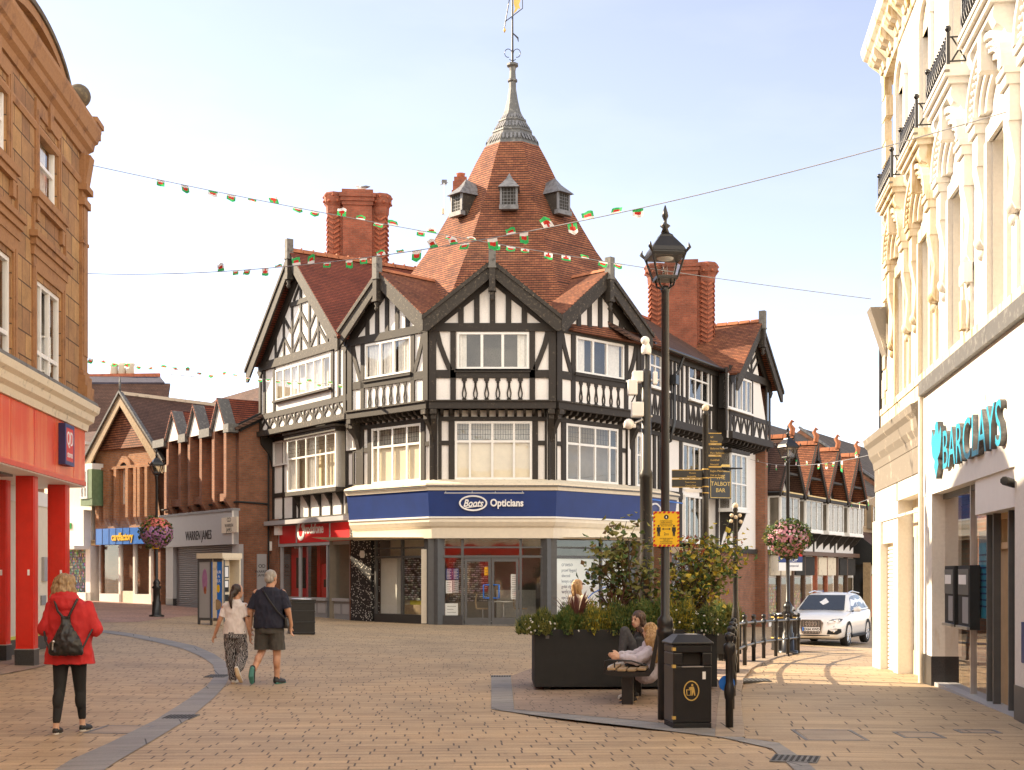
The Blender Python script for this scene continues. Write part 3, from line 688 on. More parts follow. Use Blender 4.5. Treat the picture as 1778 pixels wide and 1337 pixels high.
def dormer(px, pyb, deg):
    """small lead roofed dormer on one face of the spire"""
    an = math.radians(deg-2.8); nx = Vector((math.sin(an), -math.cos(an), 0))
    zb = 14.85; D = MB('timber_worn'); o = SPC+nx*2.72
    tx = Vector((-nx.y, nx.x, 0)); fr = Fr((o.x-tx.x*.4, o.y-tx.y*.4), (o.x, o.y))
    if fr.n.dot(nx) < 0: fr = Fr((o.x+tx.x*.4, o.y+tx.y*.4), (o.x, o.y))
    c = .4
    D.box(fr, c-.28, c+.28, -1.3, 0, zb-.15, zb+.62); D.box(fr, c-.34, c+.34, -.1, .12, zb-.18, zb-.02, 'lead'); D.box(fr, c-.32, c-.24, 0, .05, zb, zb+.62, 'lead'); D.box(fr, c+.24, c+.32, 0, .05, zb, zb+.62, 'lead')
    ob = D.build('dormer', BT)
    w = MB('dark_room'); w.box(fr, c-.24, c+.24, 0, .015, zb, zb+.62)
    for i in range(4): w.box(fr, c-.24+.12*i-.008+.06, c-.24+.12*i+.008+.06, .015, .02, zb, zb+.62, 'lead')
    for i in range(4): w.box(fr, c-.24, c+.24, .015, .021, zb+.12*i+.1, zb+.12*i+.115, 'lead')
    w.build('leaded_window', ob)
    r = MB('lead'); zt = zb+.62; P = fr.P
    r.add([P(c-.38, .20, zt-.02), P(c+.38, .20, zt-.02), P(c+.36, -1.1, zt+.05), P(c-.36, -1.1, zt+.05), P(c-.13, -.22, zt+.36), P(c+.13, -.22, zt+.36), P(c, -.42, zt+.64), P(c, -1.2, zt+.5)],
          [[0, 1, 5, 4], [1, 2, 7, 6, 5], [3, 0, 4, 6, 7], [4, 5, 6], [0, 3, 2, 1], [2, 3, 7]], 'lead')
    r.build('dormer_roof', ob)
    return ob
dormer(0, 0, 0); dormer(0, 0, 45); dormer(0, 0, -45)
# weather vane on the spire
VT = SPC+Vector((0, 0, 20.9))
wv = thing('weather_vane', 'black iron weather vane with a gilded animal panel on the spire', 'weather vane', VT)
m = MB('black_paint'); zt = 20.9
m.tube([VT, VT+Vector((0, 0, 3.1))], [.045, .025]); m.tube([VT+Vector((0, 0, 1.2)), VT+Vector((.2, 0, 1.0)), VT+Vector((.22, 0, .86))], [.02, .035, .012])
for s in (-1, 1):
    m.tube([VT+Vector((s*(.03+.15*(1-math.cos(t*.55))*.9), 0, .38+.16*math.sin(t*.55)+.05)) for t in range(10)], .014)
    m.tube([VT+Vector((0, 0, .12)), VT+Vector((s*.12, 0, .2))], .014); m.tube([VT+Vector((0, s*.02, .45)), VT+Vector((0, s*.2, .5))], .014)
m.build('rod', wv)
m = MB('black_paint')
A = VT+Vector((0, 0, 1.9))
m.tube([A+Vector((-.28, 0, -.28)), A+Vector((.38, 0, .22)), A+Vector((.36, 0, 1.3))], .018); m.tube([A+Vector((-.30, 0, -.5)), A+Vector((-.16, 0, .32)), A+Vector((-.12, 0, .55)), A+Vector((-.2, 0, .58))], .02); m.tube([A+Vector((-.12, 0, .55)), A+Vector((.2, 0, .8)), A+Vector((.36, 0, .9))], .014)
m.lathe(A+Vector((-.3, 0, -.6)), [(.01, -.1), (.06, 0), (.01, .1)], 'gold', 8)
m.build('frame', wv)
m = MB('gold'); m.poly(Fr((A.x, A.y-.01), (A.x+1, A.y-.01)), [(.03, A.z+.02), (.10, A.z+.22), (.04, A.z+.40), (.06, A.z+.7), (.16, A.z+.9), (.28, A.z+.85), (.22, A.z+.65), (.30, A.z+.5), (.24, A.z+.36), (.30, A.z+.2), (.22, A.z+.22), (.14, A.z+.1)], -.01, .01); m.build('gilded_panel', wv)
# ---- left gable wing (wide gable over the red fronted shop)
w1 = F1.w; um = 3.72; zap1 = 13.85; sl1 = .955; zE1 = lambda uu: zap1-sl1*abs(uu-um)
zc = F1.Z(590, 602); wz1 = F1.Z(576, 615); wz0 = F1.Z(575, 673); zr = F1.Z(600, 688); zb1 = F1.Z(600, 719); zb0 = F1.Z(600, 729)
wa, wb = F1.U(480), F1.U(576)
wall(F1, [(0, zb0), (w1-.1, zb0), (w1-.1, zE1(w1-.1)-.1), (um, zap1-.1), (0, zE1(0)-.1)], [(wa, wb, wz0, wz1)], 0, 'plaster', BT, 'plaster_wall', .12)
m = MB(T); n = .05
m.box(F1, 0, w1, -.02, n+.13, zb0, zb1, 'timber_worn'); m.box(F1, 0, w1, -.02, n, zr-.17, zr+.05); m.box(F1, 0, w1-.1, 0, n+.05, zc-.05, zc+.27, 'timber_worn')
for a, b in ((0, .16), (w1-.32, w1-.1)): m.box(F1, a, b, -.01, n+.02, zb1, zc)
for a in (wa-.16, wb+.12, (wb+w1)/2-.05, .45): m.box(F1, a-.08, a+.08, 0, n, zr, zc)
zm = (zc+zap1)/2+.15
m.box(F1, um-.5*1.75, um+.5*1.75, 0, n+.02, zm-.1, zm+.08)
for k in range(-4, 5):
    uu = um+k*.74; z1 = zE1(uu)-.5
    if z1 > zc+.3: m.box(F1, uu-.065, uu+.065, 0, n, zc+.2, min(z1, zm) if abs(k) < 2 else z1)
m.box(F1, um-.07, um+.07, 0, n, zm, zap1-.6)
for k in range(-4, 4):          # chevrons between the studs
    a = um+k*.74; zt = min(zE1(a), zE1(a+.74))-.55
    up = (k % 2 == 0)
    for z0 in (zc+.25, zc+1.02):
        p, q = ((a, z0+.75), (a+.74, z0)) if up else ((a, z0), (a+.74, z0+.75))
        if max(p[1], q[1]) < zt+.3 and max(p[1], q[1]) < zm+.1: m.bar(F1, p, q, .13, 0, n-.008)
for s in (-1, 1):
    m.bar(F1, (um, zm+.75), (um+s*.62, zm+.1), .12, 0, n-.008); m.bar(F1, (um, zap1-.8), (um+s*.35, zm+.75), .1, 0, n-.008)
    e = um+s*w1/2; m.bar(F1, (e, zE1(e)-.62), (um, zap1-.62), .36, 0, n+.03)
k = 0
for i in range(9):              # ogee heads under the window band
    a = .12+(w1-.5)*i/9; b = .12+(w1-.5)*(i+1)/9; h = zr-.17-zb1; c = (a+b)/2
    m.box(F1, a-.05, a+.05, 0, n, zb1, zr-.17)
    for s in (-1, 1): m.curve(F1, [(c+s*(b-a)*.04, zr-.17), (c+s*(b-a)*.12, zb1+h*.72), (c+s*(b-a)*.36, zb1+h*.45), (c+s*(b-a)*.40, zb1+h*.2), (c+s*(b-a)*.28, zb1)], .11, 0, n-.008)
m.build('timber_frame', BT)
window(F1, wa, wb, wz0, wz1, .02, BT, (.15, .30, .43, .57, .71, .85), (), .07, .07, 'upvc', curtains=[(.58, .70, 'curtain'), (.72, .84, 'curtain'), (.32, .42, 'curtain')], sill=(.15, .08, 'timber_worn'), back='blind', proud=.04)
bargeboards(F1, -.35, w1+.05, zap1, sl1, .5, BT, um=um, wid=.46)
r = MB('clay_tile_red')
for s in (-1, 1):
    ue = um+s*(w1/2+.2)
    slope(r, F1.P(ue, .52, zap1-sl1*abs(ue-um)), F1.P(ue, -9.5, zap1-sl1*abs(ue-um)), F1.P(um, -9.5, zap1), F1.P(um, .52, zap1))
for i in range(18):
    r.prism([F1.P(um-.13, .45-i*.5, zap1-.06), F1.P(um, .45-i*.5, zap1+.11), F1.P(um+.13, .45-i*.5, zap1-.06)], F1.n*-.47, 'ridge_tile'); r.box(F1, um-.05, um+.05, -.02-i*.5, .02-i*.5, zap1+.08, zap1+.15, 'ridge_tile')
r.build('gable_roof', BT)
nl = -.55
zo1, zo0 = F1.Z(584, 748, nl+.4), F1.Z(584, 845, nl+.4); zgt = F1.Z(606, 905, nl)
oa, ob = F1.U(499, nl+.4), F1.U(584, nl+.4)
wall(F1, [(F1.U(473, nl), zgt-.1), (w1+.1, zgt-.1), (w1+.1, zb0), (F1.U(473, nl), zb0)], [(oa+.15, ob-.15, zo0, zo1)], nl, 'plaster', BT, 'plaster_wall', .1)
m = MB(T)
la = F1.U(473, nl)
for a, b in ((la, la+.22), (oa-.30, oa-.02), (w1-.32, w1+.1), (ob+.02, ob+.2), ((ob+w1)/2-.06, (ob+w1)/2+.06), ((la+oa)/2-.1, (la+oa)/2)): m.box(F1, a, b, nl-.01, nl+.05, zgt, zb0)
zq = F1.Z(606, 846, nl)
m.box(F1, la, w1+.1, nl-.01, nl+.06, zgt-.05, zgt+.28); m.box(F1, la, w1+.1, nl-.01, nl+.045, zq-.09, zq+.09); m.box(F1, la, w1+.1, nl-.01, nl+.07, zb0-.16, zb0)
m.box(F1, ob, w1, nl-.01, nl+.045, F1.Z(606, 785, nl)-.05, F1.Z(606, 785, nl)+.06)
for i in range(5):
    a = oa+.25+(ob-oa-.5)*i/4; m.box(F1, a-.05, a+.05, nl-.01, nl+.046, zgt, zo0)
    m.prism([F1.P(a-.05, nl, zo0), F1.P(a-.05, nl, zo0-.75), F1.P(a-.05, nl+.12, zo0-.45), F1.P(a-.05, nl+.36, zo0-.1), F1.P(a-.05, nl+.36, zo0)], F1.u*.1)
m.build('timber_frame', BT)
for (a, b) in ((la+.24, oa-.06), (ob+.18, w1-.06)):
    window(F1, a, b, F1.Z(606, 783, nl) if a > 3 else F1.Z(606, 790, nl), zb0-.2, nl+.06, BT, (.5,), (), .06, .06, 'white_paint', back='dim_room' if a > 3 else 'dark_room')
o = window(F1, oa, ob, zo0, zo1, nl+.4, BT, (.2, .4, .6, .8), (.625,), .08, .06, 'white_paint', lead=(.66, .97, .09, .14), back='blind', depth=.38, curtains=[(.02, .2, 'curtain'), (.42, .6, 'curtain')], proud=.025)
m = MB('timber_worn'); m.box(F1, oa-.1, ob+.1, nl, nl+.5, zo1, zo1+.18); m.box(F1, oa-.06, ob+.06, nl, nl+.47, zo0-.16, zo0-.003); m.box(F1, oa-.14, ob+.14, nl, nl+.56, zo1+.18, zo1+.25, 'stone_dark')
for a in (oa, ob-.06): m.box(F1, a, a+.06, nl, nl+.34, zo0, zo1, 'white_paint')
m.build('oriel_surround', BT)
m = MB(T)
for a in (la+.1, w1-.1):
    m.prism([F1.P(a-.1, nl, zb0-1.5), F1.P(a-.1, nl, zb0), F1.P(a-.1, nl+.6, zb0), F1.P(a-.1, nl+.55, zb0-.3), F1.P(a-.1, nl+.2, zb0-.7)], F1.u*.2)
m.split('bracket', BT, 1)
# down pipes at the junction
m = MB('black_paint'); c = F1.P(w1+.05, nl+.12, 0); m.tube([c+Vector((0, 0, .1)), c+Vector((0, 0, 6.4))], .06); m.box(F1, w1-.1, w1+.22, nl+.05, nl+.3, 4.1, 4.45); c2 = F1.P(w1+.22, nl+.10, 0); m.tube([c2+Vector((0, 0, .1)), c2+Vector((0, 0, 4.2))], .05)
m.build('drain_pipe', BT)
# red fronted shop under the wing
v = lambda px: F1.U(px, nl)
zf1, zf0 = F1.Z(606, 906, nl), F1.Z(606, 939, nl); zs = F1.Z(606, 1042, nl)
m = MB('silver_panel'); m.box(F1, v(476), v(615), nl, nl+.45, F1.Z(606, 896, nl), F1.Z(606, 904, nl)); m.box(F1, v(487), v(612), nl-.1, nl+.1, zf0-.12, zf1+.03)
m.box(F1, v(490), v(611), nl+.1, nl+.12, zf0, zf1, 'red_sign')
for p in (520, 578): m.box(F1, v(p)-.04, v(p)+.04, nl+.12, nl+.14, zf0, zf1)
vf = m.build('fascia_sign', BT)
zt = F1.Z(548, 928, nl+.14)
text('vodafone', F1, v(534), nl+.125, F1.Z(548, 926, nl), .52, 'white_sign', vf, ext=.008, align='LEFT', bold=.012, sx=.82)
m = MB('white_sign'); c = (v(528), F1.Z(528, 921, nl)); m.poly(F1, ellipse(c[0], c[1], .33, .40), nl+.12, nl+.15); m.poly(F1, ellipse(c[0], c[1]-.06, .17, .18)[:], nl+.15, nl+.155, 'red_sign'); m.poly(F1, [(c[0]-.12, c[1]), (c[0]-.02, c[1]+.26), (c[0]+.14, c[1]+.30), (c[0]+.02, c[1]+.1)], nl+.15, nl+.156, 'red_sign'); m.build('round_emblem', vf)
G1 = g(F1.P(3, nl, 0).x, F1.P(3, nl, 0).y)
m = MB('brick_brown')
for a, b in ((v(475), v(487)), (v(612), w1-.02)): m.box(F1, a, b, nl-.2, nl+.12, G1-.3, zf1+.3)
m.split('brick_pier', BT, 1)
m = MB('grey_panel')
da, db = v(571), v(578)
for a, b in ((v(489), v(570)), (v(580), v(611))):
    m.box(F1, a, b, nl-.15, nl+.06, G1-.3, zs); m.box(F1, a-.02, b+.02, nl-.15, nl+.14, zs-.05, zs+.06, 'silver_panel')
    k = max(1, round((b-a)/.8))
    for i in range(k): m.box(F1, a+(b-a)*i/k+.1, a+(b-a)*(i+1)/k-.1, nl+.06, nl+.075, G1+.15, zs-.15, 'silver_panel')
for p in (490, 522, 570, 580, 610): m.box(F1, v(p)-.05, v(p)+.05, nl-.05, nl+.06, zs+.06, zf0-.1, 'silver_panel')
m.box(F1, v(570), v(580), nl-.9, nl-.8, G1, zf0-.1, 'grey_panel')
so = m.build('shopfront_window', BT)
gm = MB('shop_glass')
for a, b in ((490, 570), (580, 610)): gm.face([F1.P(v(a), nl, zs), F1.P(v(b), nl, zs), F1.P(v(b), nl, zf0-.1), F1.P(v(a), nl, zf0-.1)])
gm.build('glass', so, recalc=False)
m = MB('dim_room'); m.face([F1.P(v(487), nl-3, G1), F1.P(w1, nl-3, G1), F1.P(w1, nl-3, zf0), F1.P(v(487), nl-3, zf0)])
m.face([F1.P(v(487), nl-3, G1+.02), F1.P(w1, nl-3, G1+.02), F1.P(w1, nl-.2, G1+.02), F1.P(v(487), nl-.2, G1+.02)], 'wood_slat'); m.face([F1.P(w1, nl-3, G1), F1.P(w1, nl-.2, G1), F1.P(w1, nl-.2, zf0), F1.P(w1, nl-3, zf0)], 'dim_room')
m.box(F1, v(494), v(521), nl-.35, nl-.3, zs, zf0-.15, 'red_sign'); m.box(F1, v(503), v(519), nl-.3, nl-.28, zs+.4, zs+1.6, 'dark_room')
m.box(F1, v(536), v(556), nl-.6, nl-.55, zs+.05, zs+1.35, 'red_sign'); m.box(F1, v(540), v(552), nl-.55, nl-.54, zs+.45, zs+.75, 'dark_room'); m.box(F1, v(560), v(569), nl-.6, nl-.55, zs+.05, zs+1.4, 'red_sign'); m.box(F1, v(526), v(531), nl-2.5, nl-.6, G1, zf0, 'red_sign')
m.box(F1, v(548), v(566), nl-2.6, nl-2.5, zs+1.2, zs+2.2, 'red_sign')
m.build('shop_interior', BT)
text('vodafone', F1, v(507), nl-.275, zs+1.95, .2, 'white_sign', BT, name='window_lettering', ext=.003)
m = MB('white_sign'); ring(m, F1, v(507), zs+2.35, .17, .19, .07, nl-.29, nl-.27, 'white_sign', 16); m.build('round_emblem', BT)
m = MB('upvc'); m.box(F1, v(488), v(495), nl+.12, nl+.3, zf1-.35, zf1+.02); m.box(F1, la-.05, la+.22, nl+.05, nl+.2, F1.Z(478, 956, nl), F1.Z(478, 940, nl)); m.build('alarm_box', BT)
# ---- right wing along the side street
n5 = -.35
zg5 = F5.Z(1145, 597, .3)
zb5 = 4.3
def pxw(fr, x0, x1, y0, y1, n): return fr.U(x0, n), fr.U(x1, n), fr.Z((x0+x1)/2, y1, n), fr.Z((x0+x1)/2, y0, n)
A5 = pxw(F5, 1126, 1156, 615, 675, 0); B5 = pxw(F5, 1194, 1229, 639, 698, 0)
wall(F5, [(-.1, ZJ0), (F5.w, ZJ0), (F5.w, zg5), (-.1, zg5)], [A5, B5], 0, 'plaster', BT, 'plaster_wall', .12)
m = MB(T); n = .05; W5 = F5.w
m.box(F5, -.1, W5, -.02, n+.1, ZJ0, ZJ1); m.box(F5, -.1, W5, -.02, n+.06, zg5-.35, zg5)
zr5 = A5[2]-.12
m.box(F5, -.1, W5, 0, n, zr5-.12, zr5+.1)
for a, b, c, d in (A5, B5):
    for e in (a-.12, b+.12): m.box(F5, e-.09, e+.09, 0, n, ZJ1, zg5)
    k = max(3, int((b-a)/.45))
    for i in range(k):
        x0 = a+(b-a)*i/k; x1 = a+(b-a)*(i+1)/k; xm = (x0+x1)/2
        for p, q in (((x0, zr5), (xm, ZJ1)), ((x1, zr5), (xm, ZJ1))): m.bar(F5, p, q, .085, 0, n-.01)
        m.box(F5, x0-.04, x0+.04, 0, n-.005, ZJ1, zr5)
x = A5[1]+.42
while x < B5[0]-.35: m.box(F5, x-.08, x+.08, 0, n, ZJ1, zg5); x += .36
for e in (.05, W5-.15, B5[1]+.6): m.box(F5, e-.15, e+.15, 0, n+.01, ZJ0, zg5)
m.build('timber_frame', BT)
for a, b, c, d in (A5, B5): window(F5, a, b, c, d, .02, BT, (.33, .66), (.62,), .08, .06, 'white_paint', lead=(.05, .95, .14, .2), sill=(.16, .07, 'white_paint'))
A6 = pxw(F5, 1103, 1119, 745, 842, n5); B6 = pxw(F5, 1183, 1222, 754, 836, n5); C6 = pxw(F5, 1186, 1221, 856, 915, n5)
z0c = 2.85
wall(F5, [(-.3, z0c), (W5, z0c), (W5, ZJ0), (-.3, ZJ0)], [(.3, 1.0, 4.82, 6.7), (B6[0], B6[1], 4.95, 6.75), (C6[0], C6[1], 2.95, 4.75)], n5, 'plaster', BT, 'plaster_wall', .12)
m = MB(T); n = n5+.05
m.box(F5, -.3, W5, n5-.01, n+.04, 6.8, 6.95)
for e in [.1, 1.15, 1.5, 1.95, 2.4, 2.8, B6[0]-.12, B6[1]+.12, W5-.3, W5-.9]: m.box(F5, e-.11, e+.11, n5-.01, n, z0c, 6.8)
m.box(F5, B6[1], W5, n5-.01, n, 5.9, 6.05); m.box(F5, -.3, B6[0], n5-.01, n+.02, 4.55, 4.82)
for i in range(16):
    u_ = .2+i*(W5-.4)/15; m.prism([F5.P(u_-.05, n5, 6.93), F5.P(u_-.05, n5, ZJ0), F5.P(u_-.05, n5+.42, ZJ0), F5.P(u_-.05, n5+.36, 7.02), F5.P(u_-.05, n5+.14, 6.98)], F5.u*.1)
m.build('timber_frame', BT)
window(F5, .3, 1.0, 4.82, 6.7, n5+.04, BT, (.5,), (.6,), .08, .06, 'white_paint', lead=(.05, .95, .14, .2))
window(F5, B6[0], B6[1], 4.95, 6.75, n5+.04, BT, (.25, .5, .75), (.36,), .08, .07, 'white_paint', glass='glass_reflect_tint', lead=(.05, .95, .12, .16))
window(F5, C6[0], C6[1], 2.95, 4.75, n5+.04, BT, (.25, .5, .75), (), .08, .07, 'white_paint', glass='glass_reflect_tint', lead=(.05, .95, .12, .16), sill=(.3, .1, 'white_paint'))
m = MB('mosaic'); m.box(F5, S1.y*0+3.2, W5, n5-.2, n5+.02, -.8, 2.45); m.box(F5, 3.1, W5+.2, n5-.1, n5+.2, 2.45, 2.7, 'wood_slat')
for e in (3.3, 4.6, 5.9, 7.2): m.box(F5, e-.08, e+.08, n5, n5+.1, -.8, 2.45, 'brick_brown')
m.build('ground_floor_wall', BT)
# roof of the wing and its gutter
r = MB('brown_tile'); rd = 3.4; zr_ = zg5+2.45
slope(r, F5.P(-1.5, .35, zg5-.1), F5.P(W5+6, .35, zg5-.1), F5.P(W5+6, -rd, zr_), F5.P(-2.5, -rd, zr_))
slope(r, F5.P(-1.5, -rd*2-.3, zg5-.1), F5.P(W5+6, -rd*2-.3, zg5-.1), F5.P(W5+6, -rd, zr_), F5.P(-2.5, -rd, zr_))
for i in range(26): r.prism([F5.P(-2.5+i*.55, -rd-.12, zr_-.05), F5.P(-2.5+i*.55, -rd, zr_+.1), F5.P(-2.5+i*.55, -rd+.12, zr_-.05)], F5.u*.52, 'terracotta')
r.build('wing_roof', BT)
m = MB('black_paint'); m.tube([F5.P(.2, .42, zg5-.12), F5.P(W5, .42, zg5-.12)], .07); c = F5.U(1172, .2)
m.tube([F5.P(c+.35, .4, zg5-.2), F5.P(c+.3, .22, zg5-.7), F5.P(c, .16, zg5-.9), F5.P(c, .16, 7.3), F5.P(c-.3, .16, 6.6), F5.P(c-.3, n5+.15, 6.4), F5.P(c-.3, n5+.15, 2.7)], .055); m.box(F5, c-.14, c+.14, .06, .3, zg5-1.25, zg5-.9)
m.build('drain_pipe', BT)
# end gable of the wing
w6 = F6.w; zap6 = F6.Z(1296, 545, .45); sl6 = .92; um6 = w6*.52; zE6 = lambda uu: zap6-sl6*abs(uu-um6)
zc6 = F6.Z(1266, 640); W6 = pxw(F6, 1262, 1303, 655, 714, 0)
wall(F6, [(0, ZJ0), (w6, ZJ0), (w6, zE6(w6)-.1), (um6, zap6-.1), (0, zE6(0)-.1)], [W6], 0, 'plaster', BT, 'plaster_wall', .12)
m = MB(T); n = .05
m.box(F6, 0, w6, -.02, n+.12, ZJ0, ZJ1); m.box(F6, 0, w6, 0, n+.03, zc6-.16, zc6+.14); zr6 = W6[2]-.1; m.box(F6, 0, w6, 0, n, zr6-.14, zr6+.05)
for e in (.12, w6-.12, W6[0]-.12, W6[1]+.12, .52, w6-.5): m.box(F6, e-.09, e+.09, 0, n, ZJ1, zc6)
m.box(F6, um6-.07, um6+.07, 0, n, zc6, zap6-.5)
for s in (-1, 1):
    ee = um6+s*w6/2
    m.bar(F6, (ee, zE6(ee)-.5), (um6, zap6-.5), .32, 0, n+.02)
    for i in range(5): z_ = zc6+.1+i*.42; L = (zap6-.5-z_)/sl6; m.bar(F6, (um6, z_), (um6+s*L*.62, z_+L*.5), .1, 0, n-.01)
for i in range(6):
    x0 = .2+(w6-.4)*i/6; x1 = .2+(w6-.4)*(i+1)/6; xm = (x0+x1)/2
    for p, q in (((x0, zr6-.1), (xm, ZJ1)), ((x1, zr6-.1), (xm, ZJ1))): m.bar(F6, p, q, .1, 0, n-.01)
    m.box(F6, xm-.045, xm+.045, 0, n-.005, ZJ1, zr6)
m.build('timber_frame', BT)
window(F6, W6[0], W6[1], W6[2], W6[3], .02, BT, (.2, .4, .6, .8), (), .07, .06, 'white_paint', curtains=[(.2, .4, 'curtain'), (.6, .75, 'curtain')], sill=(.15, .07, 'white_paint'))
bargeboards(F6, -.3, w6+.35, zap6, sl6, .5, BT, um=um6)
r = MB('clay_tile')
for s in (-1, 1):
    ue = um6+s*(w6/2+.22); slope(r, F6.P(ue, .52, zE6(ue)), F6.P(ue, -5.2, zE6(ue)), F6.P(um6, -5.2, zap6), F6.P(um6, .52, zap6))
for i in range(9): r.prism([F6.P(um6-.12, .45-i*.5, zap6-.05), F6.P(um6, .45-i*.5, zap6+.1), F6.P(um6+.12, .45-i*.5, zap6-.05)], F6.n*-.46, 'ridge_tile')
r.build('gable_roof', BT)
m = MB(T); s6 = F6.side(0, 0, .55)
m.box(s6, 0, s6.w, -.1, .02, ZJ0, zE6(0)-.1); m.build('return_wall', BT)
n6 = -.55
m = MB('plaster'); m.box(F6, 0, w6, n6-.3, n6, 2.7, ZJ0); m.box(F6, 0, w6, n6-.3, n6-.01, -1.2, 2.7, 'brick_brown')
for i in range(12):
    u_ = .1+i*(w6-.2)/11; m.prism([F6.P(u_-.06, n6, 6.85), F6.P(u_-.06, n6, ZJ0), F6.P(u_-.06, n6+.58, ZJ0), F6.P(u_-.06, n6+.5, 7.0), F6.P(u_-.06, n6+.2, 6.92)], F6.u*.12, T)
for e in (.1, 2.3, w6-.1): m.box(F6, e-.14, e+.14, n6, n6+.04, 2.7, 6.9, T)
m.box(F6, 0, w6, n6, n6+.1, 2.55, 2.75, T); m.build('plaster_wall', BT)
ow = pxw(F6, 1258, 1288, 778, 868, n6+.5)
window(F6, .35, 2.2, 4.35, 6.6, n6+.5, BT, (.33, .66), (.45,), .08, .06, 'white_paint', lead=(.05, .95, .14, .2), depth=.45, back='dim_room')
m = MB('white_paint')
for a in (.35, 2.14): m.box(F6, a, a+.06, n6, n6+.45, 4.35, 6.6)
m.box(F6, .2, 2.35, n6, n6+.62, 4.2, 4.345); m.box(F6, .2, 2.35, n6, n6+.6, 6.61, 6.75, T)
for a in (.5, 1.3, 2.0): m.prism([F6.P(a-.06, n6, 2.8), F6.P(a-.06, n6, 4.2), F6.P(a-.06, n6+.55, 4.2), F6.P(a-.06, n6+.35, 3.7), F6.P(a-.06, n6+.12, 3.3)], F6.u*.12, T)
m.build('oriel_surround', BT)
# solid core so that no light passes through the building
m = MB('dark_room')
core = [F1.P(.3, -1.6, 0), F1.P(F1.w-.2, -1.6, 0), F3.P(.4, -5.6, 0), F3.P(3.8, -5.6, 0), F5.P(1, -1.5, 0), F5.P(W5+4.6, -1.5, 0), F5.P(W5+4.6, -7, 0), F1.P(.3, -11, 0)]
m.prism([Vector((p.x, p.y, 4.7)) for p in core], (0, 0, 5.0)); m.build('core_wall', BT)
m = MB('brick_brown'); e6 = F6.side(w6, -.1, 7, False); m.box(e6, 0, 6.8, -.3, 0, -1, zE6(w6)-.3); m.box(F1, .0, .3, -10, -.7, 0, zE1(0)-.2); m.split('end_wall', BT, 1)
# ---- chimneys
def chimney(c, ang, ztop, zbot, halfw, label_parts=True):
    """slab stack between two octagonal shafts with chevron ribs"""
    fr = Fr((c[0]-math.cos(ang)*halfw, c[1]-math.sin(ang)*halfw), (c[0]+math.cos(ang)*halfw, c[1]+math.sin(ang)*halfw))
    m = MB('brick_chimney'); W_ = halfw*2
    m.box(fr, W_*.27, W_*.73, -.42, .42, zbot, ztop-.75)
    for k, o in enumerate((.0, .05, .10, .15, .05)): m.box(fr, W_*.27-o, W_*.73+o, -.42-o, .42+o, ztop-.75+k*.16, ztop-.75+(k+1)*.16)
    m.box(fr, W_*.2, W_*.34, -.2, .2, zbot, ztop-.6)
    m.box(fr, W_*.66, W_*.8, -.2, .2, zbot, ztop-.6)
    ob = m.build('chimney', BT)
    for cu in (W_*.13, W_*.87):
        p = fr.P(cu, 0, 0); s = MB('terracotta'); rr = W_*.115
        s.lathe(p, [(rr*1.15, zbot), (rr*1.15, zbot+.2), (rr, zbot+.3), (rr, ztop-.95), (rr*1.15, ztop-.85), (rr*1.2, ztop-.6), (rr*1.5, ztop-.45), (rr*1.55, ztop-.12), (rr*1.4, ztop-.05)], 'brick_chimney', 8, False)
        for k in range(16):       # little dentils round the head
            a = 2*math.pi*k/16; q = p+Vector((math.cos(a), math.sin(a), 0))*rr*1.5
            s.ball(q+Vector((0, 0, ztop-.2-.22*(k % 2))), .06, 'terracotta', 6, 4)
        z = zbot+.35
        while z < ztop-1.05:      # chevron ribs
            for k in range(8):
                a0, a1 = 2*math.pi*k/8, 2*math.pi*(k+1)/8; up = .0 if k % 2 == 0 else .16
                q0 = p+Vector((math.cos(a0), math.sin(a0), 0))*rr*1.05+Vector((0, 0, z+up)); q1 = p+Vector((math.cos(a1), math.sin(a1), 0))*rr*1.05+Vector((0, 0, z+.16-up))
                s.prism([q0, q1, q1+Vector((0, 0, .085)), q0+Vector((0, 0, .085))], ((q0+q1)/2-p-Vector((0, 0, (q0.z+q1.z)/2-p.z))).normalized()*.035)
            z += .2
        s.build('chimney_shaft', ob)
    return ob
CH1 = (( 621-CX)/FL*54.5, 54.5)
chimney(CH1, .10, ZZ(336, 54.5), 11.6, 54*54.5/FL)
CH2 = ((1183-CX)/FL*56, 56)
chimney(CH2, -.12, ZZ(457, 56), 10.4, 58*56/FL)
c3 = ((800-CX)/FL*57, 57); m = MB('brick_chimney'); f3 = Fr((c3[0]-.42, 57), (c3[0]+.42, 57)); zt3 = ZZ(312, 57)
m.box(f3, .1, .74, -.5, .5, 13, zt3-1.2)
for k, o in enumerate((.06, .12, .05, .0, .0, -.05)): m.box(f3, .1-o, .74+o, -.5-o, .5+o, zt3-1.2+k*.2, zt3-1.0+k*.2)
ob = m.build('chimney', BT); q = MB('terracotta'); q.lathe((c3[0], 57, 0), [(.2, zt3), (.17, zt3+.2), (.21, zt3+.25)], 'terracotta', 10); q.build('chimney_pot', ob)
# seagull on the left stack
sg = thing('seagull', 'white and grey seagull standing on the left chimney stack', 'bird', (CH1[0]+.22, CH1[1], ZZ(336, 54.5)+.05))
b0 = Vector(sg.location)
